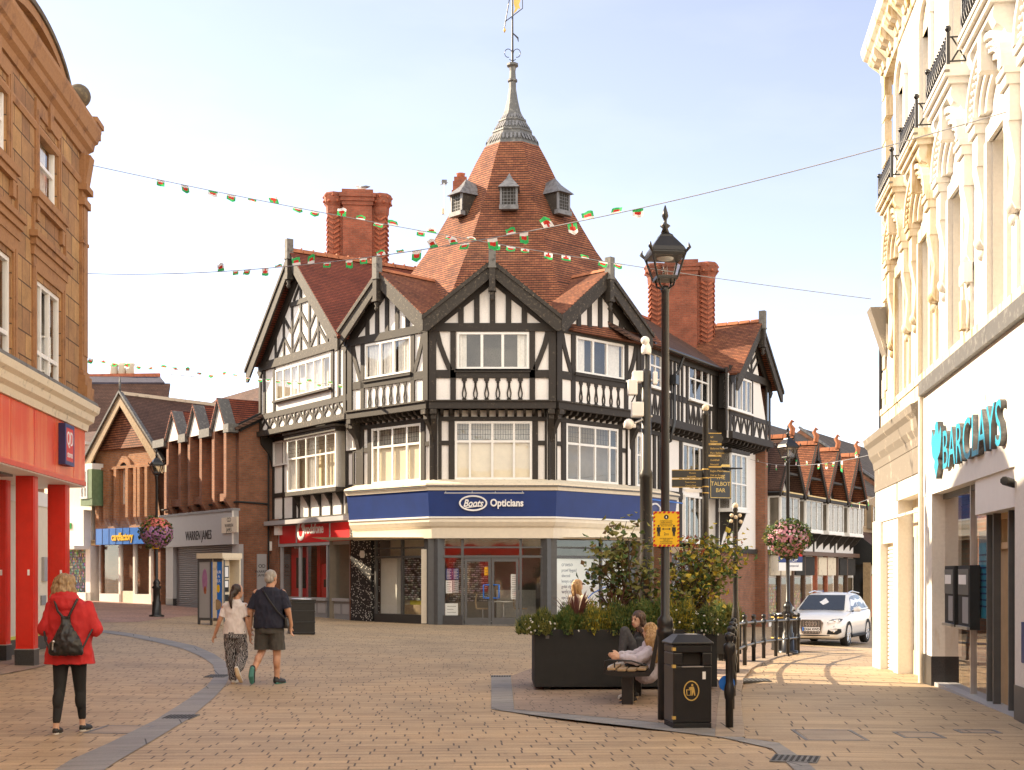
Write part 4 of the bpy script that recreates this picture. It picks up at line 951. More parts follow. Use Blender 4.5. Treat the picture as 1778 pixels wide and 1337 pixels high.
# ================================================================ ground
def sheet(name, poly, mat, lift, step=.8, rot=0.0, low=None, thick=0):
    """a polygon on plan filled with a triangulated sheet that follows the ground"""
    xs = [p[0] for p in poly]; ys = [p[1] for p in poly]; pts = [Vector((p[0], p[1])) for p in poly]; k = len(pts)
    # densify the outline
    out = []
    for i in range(k):
        a, b = pts[i], pts[(i+1) % k]; nseg = max(1, int((b-a).length/step))
        for j in range(nseg): out.append(a+(b-a)*j/nseg)
    inner = []
    def inside(x, y):
        c = False
        for i in range(k):
            (x1, y1), (x2, y2) = pts[i], pts[(i+1) % k]
            if (y1 > y) != (y2 > y) and x < (x2-x1)*(y-y1)/(y2-y1)+x1: c = not c
        return c
    y = min(ys)+step*.5
    while y < max(ys):
        x = min(xs)+step*.5
        while x < max(xs):
            if inside(x, y): inner.append(Vector((x, y)))
            x += step
        y += step
    V = out+inner; E = [(i, (i+1) % len(out)) for i in range(len(out))]
    r = geometry.delaunay_2d_cdt(V, E, [list(range(len(out)))], 1, 1e-5)
    me = bpy.data.meshes.new(name); L = lift if callable(lift) else (lambda x, y: lift)
    vs = [(p.x, p.y, g(p.x, p.y)+L(p.x, p.y)) for p in r[0]]; fs = [list(f) for f in r[2]]
    n = len(vs)
    if thick:
        ring_ = [(a, b) for f in fs for a, b in zip(f, f[1:]+f[:1])]; ss = set(ring_)
        bd = [(a, b) for a, b in ring_ if (b, a) not in ss]
        vs += [(x, y, z-thick) for x, y, z in vs]; fs += [[b, a, a+n, b+n] for a, b in bd]
    me.from_pydata(vs, [], fs); me.materials.append(MATS[mat])
    bm = bmesh.new(); bm.from_mesh(me)
    bmesh.ops.recalc_face_normals(bm, faces=bm.faces); bm.faces.ensure_lookup_table()
    if sum(f.normal.z*f.calc_area() for f in bm.faces if abs(f.normal.z) > .5) < 0: bmesh.ops.reverse_faces(bm, faces=bm.faces)
    bm.to_mesh(me); bm.free()
    uv = me.uv_layers.new(name='UVMap'); c, s = math.cos(rot), math.sin(rot)
    for l in me.loops:
        p = me.vertices[l.vertex_index].co; uv.data[l.index].uv = (p.x*c+p.y*s, -p.x*s+p.y*c)
    o = bpy.data.objects.new(name, me); COL.objects.link(o); o['kind'] = 'structure'
    for p in me.polygons: p.use_smooth = True if abs(p.normal.z) > .5 else False
    return o
def pavermat(name, c1, c2, joint, bw, bh, ms, rot=0.0):
    m, nt, b = nm(name)
    tc = nd(nt, 'ShaderNodeTexCoord')
    # wander the courses slightly so that no joint line runs dead straight
    s0 = nd(nt, 'ShaderNodeSeparateXYZ'); nt.links.new(tc.outputs['UV'], s0.inputs[0]); d0 = nd(nt, 'ShaderNodeMath', operation='DIVIDE'); nt.links.new(s0.outputs['Y'], d0.inputs[0]); d0.inputs[1].default_value = bh
    f0 = nd(nt, 'ShaderNodeMath', operation='FLOOR'); nt.links.new(d0.outputs[0], f0.inputs[0]); w0 = nd(nt, 'ShaderNodeTexWhiteNoise', noise_dimensions='1D'); nt.links.new(f0.outputs[0], w0.inputs['W'])
    a0 = nd(nt, 'ShaderNodeMath', operation='MULTIPLY_ADD'); nt.links.new(w0.outputs[0], a0.inputs[0]); a0.inputs[1].default_value = bw*3; nt.links.new(s0.outputs['X'], a0.inputs[2])
    c0 = nd(nt, 'ShaderNodeCombineXYZ'); nt.links.new(a0.outputs[0], c0.inputs[0]); nt.links.new(s0.outputs['Y'], c0.inputs[1]); UVJ = c0.outputs[0]      # every course starts at its own offset
    br = nd(nt, 'ShaderNodeTexBrick', offset=.43, offset_frequency=2, squash=1.35, squash_frequency=3)
    for k, v in (('Color1', C4(c1)), ('Color2', C4(c2)), ('Mortar', C4(joint)), ('Scale', 1.0), ('Mortar Size', ms), ('Mortar Smooth', .15), ('Bias', -.1), ('Brick Width', bw), ('Row Height', bh)): br.inputs[k].default_value = v
    nt.links.new(UVJ, br.inputs['Vector'])
    big, _, _ = noise_ramp(nt, .35, [(.30, (.74, .76, .80)), (.52, (1, 1, 1)), (.72, (1.13, 1.08, 1.0))], coord='Object', detail=8, rough=.66)
    sp, nsp, _ = noise_ramp(nt, 55, [(.3, (.84,)*3), (.7, (1.12,)*3)], coord='Object', detail=4)
    st, _, _ = noise_ramp(nt, 2.4, [(.56, (1, 1, 1)), (.74, (.60, .56, .53))], coord='Object', detail=10, rough=.8)
    mp = nd(nt, 'ShaderNodeMapping'); mp.inputs['Scale'].default_value = (.35, 5.5, 1); nt.links.new(tc.outputs['UV'], mp.inputs[0])
    n2 = nd(nt, 'ShaderNodeTexNoise', i_Scale=1.0, i_Detail=3); nt.links.new(mp.outputs[0], n2.inputs[0])
    r2 = nd(nt, 'ShaderNodeValToRGB'); r2.color_ramp.elements[0].position = .35; r2.color_ramp.elements[1].position = .65; r2.color_ramp.elements[0].color = (.84, .83, .82, 1); r2.color_ramp.elements[1].color = (1.08, 1.07, 1.05, 1); nt.links.new(n2.outputs[0], r2.inputs[0])
    b3 = nd(nt, 'ShaderNodeTexBrick', offset=.43, offset_frequency=2, squash=1.35, squash_frequency=3)
    for k, v in (('Color1', C4(c1)), ('Color2', C4(c2)), ('Mortar', C4([x*.80 for x in c2])), ('Scale', 1.0), ('Mortar Size', ms*.8), ('Mortar Smooth', .3), ('Bias', -.1), ('Brick Width', bw), ('Row Height', bh)): b3.inputs[k].default_value = v
    nt.links.new(UVJ, b3.inputs['Vector'])
    rj, _, _ = noise_ramp(nt, 1.1, [(.50, (1, 1, 1)), (.60, (0, 0, 0))], coord='Object', detail=5)      # some row joints are open and dark
    re_ = nd(nt, 'ShaderNodeMath', operation='MULTIPLY'); nt.links.new(rowedge(nt, tc.outputs['UV'], bh, ms*1.05), re_.inputs[0]); nt.links.new(rj.outputs[0], re_.inputs[1])
    out = mixc(nt, re_.outputs[0], br.outputs['Color'], b3.outputs['Color'])
    gum = nd(nt, 'ShaderNodeTexVoronoi', i_Scale=1.3); nt.links.new(tc.outputs['UV'], gum.inputs['Vector']); gr = nd(nt, 'ShaderNodeValToRGB'); gr.color_ramp.elements[0].position = .022; gr.color_ramp.elements[1].position = .03; gr.color_ramp.elements[0].color = (.55, .53, .52, 1); nt.links.new(gum.outputs['Distance'], gr.inputs[0])
    for t in (big, sp, st, r2, gr): out = mixc(nt, 1, out, t.outputs['Color'], 'MULTIPLY')
    nt.links.new(out, b.inputs['Base Color']); b.inputs['Roughness'].default_value = .62; b.inputs['Specular IOR Level'].default_value = .35
    iv = nd(nt, 'ShaderNodeMath', operation='SUBTRACT'); iv.inputs[0].default_value = 1; nt.links.new(br.outputs['Fac'], iv.inputs[1])
    ad = nd(nt, 'ShaderNodeMath', operation='MULTIPLY_ADD'); nt.links.new(nsp.outputs[0], ad.inputs[0]); ad.inputs[1].default_value = .12; nt.links.new(iv.outputs[0], ad.inputs[2])
    bump(nt, b, ad.outputs[0], .5, .012)
pavermat('plaza_paver', (.49, .36, .225), (.42, .30, .185), (.10, .072, .052), .34, .19, .009)
pavermat('street_paver', (.46, .345, .225), (.41, .305, .195), (.085, .062, .045), .58, .30, .009)
pavermat('sett_paver', (.36, .265, .20), (.29, .215, .165), (.08, .06, .048), .26, .13, .008)
pavermat('pink_paver', (.48, .29, .23), (.40, .24, .19), (.1, .07, .055), .22, .11, .008)
pavermat('road_setts', (.20, .17, .145), (.16, .14, .12), (.05, .045, .04), .3, .15, .008)
pavermat('grey_band', (.27, .26, .25), (.24, .23, .225), (.04, .04, .04), 3.0, .9, .008)
pavermat('kerb_stone', (.40, .31, .23), (.35, .28, .21), (.07, .06, .05), .9, .9, .01)
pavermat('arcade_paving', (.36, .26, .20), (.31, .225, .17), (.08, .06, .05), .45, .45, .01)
H = lambda x, y: tuple(hit(x, y)[:2])
kerb_px = [(1294, 1281), (1288, 1230), (1287, 1203), (1291, 1180), (1304, 1162), (1325, 1150), (1350, 1141), (1378, 1134.5), (1398, 1131)]
KL = [Vector(H(*p)) for p in kerb_px]
def kdist(x, y):
    best = 9e9; p = Vector((x, y)); side = 0
    for a, b in zip(KL, KL[1:]):
        t = max(0, min(1, (p-a).dot(b-a)/(b-a).length_squared)); q = a+(b-a)*t; dd = (p-q).length
        if dd < best: best = dd; side = (b-a).x*(p-a).y-(b-a).y*(p-a).x
    return best, side
# one ground sheet out to the horizon; the street bed dips under the raised pavement
def dip(x, y):
    if not (12 < y < 40 and 0 < x < 9): return 0
    bd, sd = kdist(x, y)
    ramp = max(0, min(1, (y-13.6)/2.5))*max(0, min(1, (38-y)/4))
    return -.12*ramp*max(0, 1-max(0, bd-.3)/2.2) if sd > 0 else -.12*ramp*max(0, 1-bd/4.0)*.15-0.0
big = [(-300, -30), (300, -30), (300, 400), (-300, 400)]
gx = sorted(set([-300, -150, -80, -60]+[i*1.0 for i in range(-44, 45)]+[60, 80, 150, 300])); gy = sorted(set([-30, -10]+[i*.8 for i in range(0, 125)]+[110, 120, 160, 250, 400]))
me = bpy.data.meshes.new('ground'); vs_ = [(x, y, g(x, y)+dip(x, y)) for y in gy for x in gx]; nx_ = len(gx)
me.from_pydata(vs_, [], [[j*nx_+i, j*nx_+i+1, (j+1)*nx_+i+1, (j+1)*nx_+i] for j in range(len(gy)-1) for i in range(nx_-1)]); me.materials.append(MATS['plaza_paver'])
uv = me.uv_layers.new(name='UVMap'); c_, s_ = math.cos(-.06), math.sin(-.06)
for l in me.loops: p = me.vertices[l.vertex_index].co; uv.data[l.index].uv = (p.x*c_-p.y*s_, p.x*s_+p.y*c_)
for p in me.polygons: p.use_smooth = True
go = bpy.data.objects.new('ground', me); COL.objects.link(go); go['kind'] = 'structure'
# raised pavement with its kerb
pav_in = [H(1255, 1281), H(1262, 1230), H(1250, 1185), H(1225, 1150), H(1215, 1120), H(1225, 1108), (9.2, 37.5)]
def lift_p(x, y): return .006+dip(x, y)+max(0, -dip(x, y))
top = [tuple(p) for p in KL]+[(9.6, 36.2)]
PV = top+[p for p in reversed(pav_in)]
sheet('pavement', PV, 'sett_paver', .008, .6, .05, thick=.17)
ke = MB('kerb_stone')      # kerb stones, each a few millimetres proud
Q = [Vector((p[0], p[1], 0)) for p in top]
for a, b in zip(Q, Q[1:]):
    L_ = (b-a).length; k = max(1, round(L_/.9))
    for i in range(k):
        p, q = a+(b-a)*(i+.008)/k, a+(b-a)*(i+.992)/k; t = (q-p).normalized(); nn = Vector((-t.y, t.x, 0))*.30
        z = lambda v: g(v.x, v.y)
        P4 = [p, q, q+nn, p+nn]
        ke.add([Vector((v.x, v.y, z(v)-.2)) for v in P4]+[Vector((v.x, v.y, z(v)+.014)) for v in P4], [[3, 2, 1, 0], [4, 5, 6, 7], [0, 1, 5, 4], [1, 2, 6, 5], [2, 3, 7, 6], [3, 0, 4, 7]], 'kerb_stone')
tag(ke.build('kerb', None, bevel=.012), kind='structure')
# street surface on the right
sheet('road', [H(1296, 1283), H(1350, 1288), H(1405, 1337), H(1480, 1420), (5.6, 8.5), (6.1, 15), (7.6, 26.5), (10.5, 29), (18, 40), (20, 70), (15.6, 70), (12.0, 56), (10, 47), (8.6, 40), (8.4, 36.6)]+[tuple(p) for p in reversed(KL)], 'street_paver', lambda x, y: .004+dip(x, y), .7, -.137)
# grey drainage band that curves through the square
def band(name, left, right, lift=.008, mat='grey_band'):
    P = [H(*p) for p in left]+[H(*p) for p in reversed(right)]
    return sheet(name, P, mat, lift, .35, .3)
bl = [(60, 1360), (120, 1322), (190, 1291), (270, 1251), (325, 1216), (358, 1192), (374, 1173), (370, 1155), (350, 1141), (318, 1127), (270, 1115), (215, 1104), (165, 1097)]
brt = [(150, 1360), (200, 1325), (262, 1289), (330, 1248), (372, 1212), (392, 1190), (400, 1170), (394, 1151), (372, 1136), (340, 1122), (285, 1110), (225, 1099.5), (168, 1093)]
band('drainage_path', bl, brt)
band('drainage_path', [(853, 1173), (853, 1232)], [(887, 1173), (893, 1233)])
band('drainage_path', [(853, 1232.5), (950, 1246), (1100, 1263), (1255, 1282), (1340, 1301), (1378, 1337), (1400, 1360)], [(893, 1233), (960, 1239), (1105, 1252), (1255, 1268), (1294, 1283), (1352, 1291), (1396, 1320), (1440, 1360)], .009)
sheet('sett_path', [H(894, 1232), H(888, 1174), H(926, 1160), H(1000, 1148), H(1150, 1118), H(1212, 1120), H(1222, 1150), H(1247, 1185), H(1258, 1230), H(1252, 1267), H(1105, 1251), H(960, 1238)], 'sett_paver', .006, .6, .12)
sheet('pink_path', [H(150, 1082), H(240, 1080), H(285, 1074), H(345, 1068), H(420, 1071), (-10.0, 53.2), (-11.2, 53.4), (-15.8, 59.8), (-21, 63.5), (-26, 66)], 'pink_paver', .006, .8, .5)
sheet('arcade_path', [H(0, 1173), H(60, 1161), H(110, 1148), (-8.6, 24.9), (-8.9, 25.6), (-14, 25.6), (-14, 14), (-7.7, 14)], 'arcade_paving', .012, .6, .1)
# gratings and covers set in the paving
def grate(px, py, w, d, ang, label, slots=8):
    p = hit(px, py); m = MB('granite_dark'); fr = Fr((p.x-w/2*math.cos(ang), p.y-w/2*math.sin(ang)), (p.x+w/2*math.cos(ang), p.y+w/2*math.sin(ang)))
    z = p.z+.010; m.box(fr, 0, w, 0, d, z-.03, z+.002, 'lead_dark')
    for i in range(slots): a = w*(i+.25)/slots; m.box(fr, a, a+w/slots*.5, d*.12, d*.88, z+.001, z+.005, 'black_matte')
    tag(m.build('drain_grate', None), label, 'drain grate', 'drain grates in the grey paving bands')
grate(322, 1242, .34, .5, 0, 'slotted drain grate in the curved grey band right of the woman in red')
grate(384, 1172, .34, .55, 0, 'slotted drain grate in the curved grey band beside the walking girl')
grate(870, 1174, .33, .3, 0, 'slotted drain grate at the corner of the grey band left of the planter')
grate(1385, 1313, .40, .45, -.3, 'slotted drain grate in the grey band at the bottom right of the square')
grate(1300, 1179, .55, .5, 0, 'dark gully grate against the kerb near the railing')
def cover(px, py, w, d, label, ang=-.05):
    p = hit(px, py); fr = Fr((p.x-w/2, p.y-w/2*ang), (p.x+w/2, p.y+w/2*ang)); m = MB('lead'); z = p.z+.006
    for a, b, c, e in ((0, w, 0, .035), (0, w, d-.035, d), (0, .035, .035, d-.035), (w-.035, w, .035, d-.035)): m.box(fr, a, b, c, e, z-.02, z+.003)
    m.box(fr, .05, w-.05, .05, d-.05, z-.02, z+.002, 'kerb_stone')
    tag(m.build('manhole_cover', None), label, 'manhole cover')
cover(228, 1261, .55, .7, 'paved access cover between the woman in red and the grey band'); cover(1425, 1268, .62, .9, 'long paved access cover in the right hand street'); cover(1585, 1272, .42, .5, 'small metal framed cover near the bank entrance'); cover(1690, 1268, .42, .3, 'small cover with dark slots close to the bank door')
# ================================================================ sandstone corner shop on the left
QC = Vector((-8.33, 25.8, 0)); qd = Vector((.0857, -1, 0)).normalized()
QN = QC+qd*38
QF = Fr((QN.x, QN.y), (QC.x, QC.y)); qw = QF.w
QB = thing('sandstone_building', 'brown sandstone shop building with red columns and red fascia', 'building', (-12, 20, 0))
sd = Vector((-.93, .36, 0)).normalized(); QE = QC+sd*14
QS = Fr((QC.x, QC.y), (QE.x, QE.y))            # side elevation (seen from the side street)
zq0, zq1 = 4.9, 9.75
spq = QF.U(98)-QF.U(10); uu = (QF.U(67)+QF.U(98))/2; hw = (QF.U(98)-QF.U(67))/2
lu0, lu1 = QF.U(62), QF.U(105)
W1 = (QF.Z(82, 355), QF.Z(82, 232)); W0 = (QF.Z(83, 672), QF.Z(83, 500))
holes = []
nb = 8
for k in range(nb):
    holes += [(uu-hw-k*spq, uu+hw-k*spq, W1[0], W1[1]), (lu0-k*spq, lu1-k*spq, W0[0], W0[1])]
wall(QF, [(0, 4.2), (qw, 4.2), (qw, zq1+.3), (0, zq1+.3)], holes, 0, 'sandstone', QB, 'stone_wall', .28)
for k in range(nb):
    a, b = uu-hw-k*spq, uu+hw-k*spq
    if k < 4:
        window(QF, a, b, W1[0], W1[1], -.07, QB, (), (.5,), .07, .06, 'upvc', curtains=[(.55, .9, 'curtain')], back='dim_room', depth=.4)
        c, d = lu0-k*spq, lu1-k*spq
        window(QF, c, d, W0[0], W0[1], -.07, QB, (.28, .62), (.3,), .07, .07, 'upvc', curtains=[(.3, .5, 'curtain')], back='dim_room', depth=.4)
m = MB('sandstone_trim')
for k in range(nb):
    a, b = uu-hw-k*spq, uu+hw-k*spq; c, d = lu0-k*spq, lu1-k*spq
    for (p, q, z0, z1) in ((a, b, W1[0], W1[1]), (c, d, W0[0], W0[1])):
        m.box(QF, p-.26, p-.04, 0, .035, z0, z1+.1); m.box(QF, q+.04, q+.26, 0, .035, z0, z1+.1); m.box(QF, p-.26, q+.26, 0, .037, z1+.1, z1+.34); m.box(QF, p-.20, p-.1, .035, .05, z0, z1+.16); m.box(QF, q+.1, q+.2, .035, .05, z0, z1+.16)
    m.prism([QF.P((a+b)/2-.09, 0, W1[1]+.06), QF.P((a+b)/2+.09, 0, W1[1]+.06), QF.P((a+b)/2+.15, 0, W1[1]+.62), QF.P((a+b)/2-.15, 0, W1[1]+.62)], QF.n*.08)
    m.box(QF, a-.42, b+.42, 0, .12, W1[0]-.13, W1[0]-.003); m.box(QF, a-.36, b+.36, 0, .08, W1[0]-.24, W1[0]-.13); m.box(QF, a-.34, a-.16, 0, .07, W1[0]-.5, W1[0]-.24); m.box(QF, b+.16, b+.34, 0, .07, W1[0]-.5, W1[0]-.24)
    m.box(QF, c-.40, d+.42, 0, .14, W0[1]+.62, W0[1]+.72); m.box(QF, c-.34, d+.36, 0, .10, W0[1]+.50, W0[1]+.62); m.box(QF, c-.30, d+.32, 0, .06, W0[1]+.34, W0[1]+.50)
    m.box(QF, c-.26, c-.2, 0, .05, W0[1]+.34, W1[0]-.24); m.box(QF, d+.2, d+.26, 0, .05, W0[1]+.34, W1[0]-.24)
m.build('window_surround', QB)
m = MB('sandstone_trim')        # architrave band, cornice and parapet carried round the corner
L = [(QN.x, QN.y), (QC.x, QC.y), (QE.x, QE.y)]
m.sweep(L, [(-.1, 9.12), (.03, 9.12), (.05, 9.2), (.03, 9.26), (-.1, 9.26)])
m.sweep(L, [(-.2, 9.72), (.05, 9.72), (.08, 9.84), (.16, 9.90), (.18, 10.02), (.23, 10.06), (.27, 10.22), (.29, 10.28), (.29, 10.36), (-.2, 10.44)])
m.sweep(L, [(-.5, 10.40), (.24, 10.40), (.20, 10.46), (-.5, 10.50)], 'sandstone_cap')
m.build('cornice', QB)
m = MB('sandstone_trim')        # corner pilaster with console
z4 = 4.95
m.box(QF, qw-.42, qw+.02, 0, .06, z4+.5, 9.12); m.box(QF, qw-.36, qw-.04, .06, .08, z4+.9, 8.7); m.box(QF, qw-.5, qw+.08, 0, .17, z4, z4+.3); m.box(QF, qw-.48, qw+.06, 0, .13, z4+.3, z4+.5); m.box(QF, qw-.45, qw+.04, 0, .09, z4+.5, z4+.6)
m.box(QF, qw-.48, qw+.05, 0, .12, 8.72, 8.86); m.box(QF, qw-.44, qw+.03, 0, .09, 8.0, 8.06); m.box(QF, qw-.50, qw+.07, 0, .16, 9.0, 9.12); m.box(QF, qw-.4, qw+.01, .0, .10, 9.12, 9.72)
m.prism([QF.P(qw-.36, .1, 9.1), QF.P(qw-.36, .2, 9.7), QF.P(qw-.36, .1, 9.7)], QF.u*.34)
m.build('corner_pilaster', QB)
# curved pediment, ball finial and pedestals on the parapet
pc = QF.U(62, -.25); pr = QF.U(122, -.25)-pc; zp = 10.45; zt = QF.Z(70, 21, -.2)
m = MB('sandstone_trim')
arc = [(pc+pr*math.cos(t*math.pi/24), zp+(zt-zp)*math.sin(t*math.pi/24)**.85) for t in range(25)]
m.poly(QF, [(a, z-.02) for a, z in arc], -.55, -.32, 'sandstone')
m.curve(QF, [(a, z-.12) for a, z in arc], .24, -.55, -.2); m.curve(QF, [(a, z-.02) for a, z in arc], .10, -.6, -.16, 'sandstone_cap')
m.build('pediment', QB)
bc = QF.U(137, -.2)
m = MB('sandstone_trim'); m.box(QF, bc-.22, bc+.22, -.4, .04, 10.4, 10.72); m.lathe(QF.P(bc, -.2, 0), [(.16, 10.72), (.08, 10.84), (.1, 10.88)], None, 12)
m.ball(QF.P(bc, -.2, 11.10), .23, 'sandstone_cap', 18, 10); m.build('ball_finial', QB)
m = MB('sandstone_trim'); bc2 = QF.U(153, -.1); m.box(QF, bc2-.25, bc2+.25, -.4, .1, 10.4, 10.62); m.box(QF, bc2-.3, bc2+.3, -.45, .15, 10.62, 10.72); m.build('parapet_pedestal', QB)
# white cornice, red fascia, soffit, columns, recessed shop wall
fx = .01
m = MB('cornice_cream'); m.sweep(L, [(-.1, 4.42), (.06, 4.42), (.08, 4.54), (.16, 4.60), (.18, 4.72), (.25, 4.78), (.27, 4.90), (-.1, 4.97)]); m.sweep(L, [(-.1, 4.965), (.25, 4.905), (.22, 4.985), (-.1, 5.04)], 'stone_dark'); m.build('shop_cornice', QB)
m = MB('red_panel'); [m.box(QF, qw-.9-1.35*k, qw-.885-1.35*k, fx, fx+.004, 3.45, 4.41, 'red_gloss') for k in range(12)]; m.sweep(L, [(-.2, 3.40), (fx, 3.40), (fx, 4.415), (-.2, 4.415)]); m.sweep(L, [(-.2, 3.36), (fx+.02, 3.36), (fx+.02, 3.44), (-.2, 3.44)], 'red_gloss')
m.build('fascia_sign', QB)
m = MB('white_paint'); m.prism([QF.P(0, fx-.02, 3.34), QF.P(qw+.15, fx-.02, 3.34), QS.P(13, fx-.1, 3.34), QF.P(0, -12, 3.34)], (0, 0, .05)); m.box(QF, qw-3.9, qw-3.2, -.75, -.45, 3.30, 3.338, 'grey_frame')
m.build('soffit', QB)
def red_column(u, n, s=.30):
    p = QF.P(u, n, 0); G = g(p.x, p.y)
    m = MB('red_gloss'); m.box(QF, u, u+s, n-s, n, G+.30, 3.34)
    for a, b, c, d in ((u-.006, u, n-s, n), (u, u+s, n, n+.006)):
        pass
    m.box(QF, u-.008, u, n-s*.83, n-s*.17, G+.36, 3.30); m.box(QF, u+s*.17, u+s*.83, n, n+.008, G+.36, 3.30)
    m.box(QF, u-.015, u+s+.015, n-s-.015, n+.015, G-.2, G+.285, 'granite_dark'); m.box(QF, u-.02, u+s+.02, n-s-.02, n+.02, G+.285, G+.30, 'steel')
    m.box(QF, u-.014, u-.008, n-.1, n-.06, 1.62, 1.72, 'white_sign')
    m.build('column', QB, bevel=.008)
du = QF.U(58, -.19)
red_column(du, -.19); red_column(QF.U(117, -.19)-.15, -.19, .33)
for k in range(1, 6): red_column(du-k*3.0, -.19)
red_column(QF.U(8, -1.0)-.1, -.95, .3)
m = MB('curtain'); ni = -1.3; ue = QF.U(103, ni)
m.box(QF, 4, ue, ni-.2, ni, .44, 3.05, 'cream_paint'); m.box(QF, 4, ue, ni-.2, ni+.03, 3.05, 3.34, 'white_paint'); m.box(QF, 4, ue, ni-.2, ni+.02, .38, .44, 'yellow_soft'); m.box(QF, 4, ue+.02, ni-.22, ni+.05, -.2, .38, 'granite_dark')
m.box(QF, QF.U(72, ni), QF.U(80, ni), ni, ni+.06, 1.5, 2.0, 'silver_panel'); m.box(QF, QF.U(70, ni), QF.U(78, ni), ni, ni+.03, 1.0, 1.2, 'grey_panel'); m.box(QF, QF.U(84, ni), QF.U(93, ni), ni, ni+.02, .9, 2.1, 'white_sign')
m.build('shop_wall', QB)
# square hanging sign box on the fascia
sa, sb = QF.U(113, fx+.12), QF.U(128.5, fx+.12)
m = MB('navy'); m.box(QF, sa, sb, fx+.004, fx+.12, 3.62, 4.36); m.box(QF, sa+.07, sb-.07, fx+.12, fx+.125, 3.69, 4.29, 'red_sign')
for a, b, c, d in ((sa, sb, 3.62, 3.69), (sa, sb, 4.29, 4.36), (sa, sa+.07, 3.69, 4.29), (sb-.07, sb, 3.69, 4.29)): m.box(QF, a, b, fx+.12, fx+.128, c, d, 'blue_sign')
sg_ = m.build('shop_sign', QB)
text('QD', QF, (sa+sb)/2, fx+.128, 3.98, .36, 'white_sign', sg_, sx=(sb-sa)/.80, ext=.004); text('stores', QF, (sa+sb)/2, fx+.128, 3.76, .17, 'white_sign', sg_, sx=(sb-sa)/.72, ext=.004)
# side elevation (along the hidden side street), and an added unseen terrace that shades the square
m = MB('sandstone'); m.box(QS, 0, 14, -.4, -.01, 3.4, 10.3); m.box(QS, 2.2, 14, -1.4, -1.2, -.3, 3.4, 'cream_paint')
m.build('side_wall', QB)
NB = thing('unseen_shade_terrace', 'unseen brick terrace added behind the sandstone shop to cast its shade', 'building', (-18, 46, 0))
NF = Fr((-11.6, 29.4), (-21.8, 61.8)); m = MB('brick_brown')
for u0, u1, h, mt in ((0, 5, 9.2, 'brick_brown'), (5, 6.2, 7.2, 'brick_orange'), (6.2, 13.4, 9.6, 'brick_brown'), (13.4, 14.5, 6.4, 'brick_orange'), (14.5, 24, 10.6, 'brick_brown'), (24, 33.9, 9.4, 'brick_orange')): m.box(NF, u0, u1, -7, -.01, -.3, h, mt)  # heights stepped so that patches of sun reach the square
for u0, u1, h in ((6.2, 13.4, 9.6), (14.5, 19, 10.6), (19.2, 24, 10.6), (24, 29, 9.4), (29, 33.9, 9.4)): m.poly(NF, [(u0, h), (u1, h), ((u0+u1)/2, h+1.7)], -7, -.05)
m.box(NF, 2.2, 3.0, -2.2, -1.2, 8, 10.6, 'brick_orange'); m.box(NF, 20.4, 21.3, -3, -2, 9, 12.9, 'brick_orange'); m.build('brick_wall', NB)
TB = thing('red_shop_terrace', 'shop terrace with red columns seen only as a reflection in the corner shop glass', 'building', (0, -30, 0))
TF = Fr((22, -28), (-24, -30)); m = MB('stucco_worn'); m.box(TF, 0, 46, -6, 0, 4.2, 11); m.box(TF, 0, 46, -6, -1.5, 0, 4.2, 'cornice_cream'); m.build('wall', TB)
m = MB('red_gloss'); m.box(TF, 21, 27, 0, .5, 3.4, 4.3)
for i in range(9): m.box(TF, 6+i*3, 6.8+i*3, -.6, .2, 0, 4.4)
m.box(TF, 32, 44, 0, .5, 3.2, 4.4, 'blue_sign'); m.build('shopfront', TB)
m = MB('dark_room')
for i in range(14): m.box(TF, 1.2+i*3.2, 2.6+i*3.2, 0, .02, 5.6, 7.6); m.box(TF, 1.2+i*3.2, 2.6+i*3.2, 0, .02, 8.6, 10.2)
m.build('window', TB)
m = MB('slate'); m.box(NF, 0, 33.9, -6.9, -.1, 8.0, 8.06); m.build('roof', NB)
m = MB('slate'); m.prism([QF.P(0, -.4, 10.3), QF.P(qw-.3, -.4, 10.3), QS.P(14, -.5, 10.3), QS.P(14, -11, 10.3), QF.P(0, -11, 10.3)], (0, 0, .1)); m.box(QF, 0, .3, -8, 0, -.3, 10.3, 'brick_brown'); m.build('flat_roof', QB)
# ================================================================ brick shop with three gablets
WK = (-10.85, 52.64); WL = (-15.6, 59.4)
WF = Fr(WL, WK); ww = WF.w
WB = thing('brick_shop_building', 'brown brick shop with three white gablets and a grey shuttered front', 'building', (-13, 58, 0))
ze = 7.45
wc = [(WF.U(306, 0)-.07, WF.U(306, 0)+.16), (WF.U(345, 0)-.07, WF.U(345, 0)+.16), (WF.U(386, 0)-.07, WF.U(386, 0)+.16)]
wz = (WF.Z(345, 862), ze-.1)
zfa, zfb = WF.Z(350, 893), WF.Z(350, 948)
wall(WF, [(0, zfb), (ww, zfb), (ww, ze), (0, ze)], [(a, b, wz[0], wz[1]) for a, b in wc], 0, 'brick_brown', WB, 'brick_wall', .25)
for a, b in wc: window(WF, a, b, wz[0], wz[1], -.1, WB, (), (.4,), .03, .04, 'grey_frame')
m = MB('brick_brown'); gm_ = MB('white_paint'); gd = MB('lead_dark')
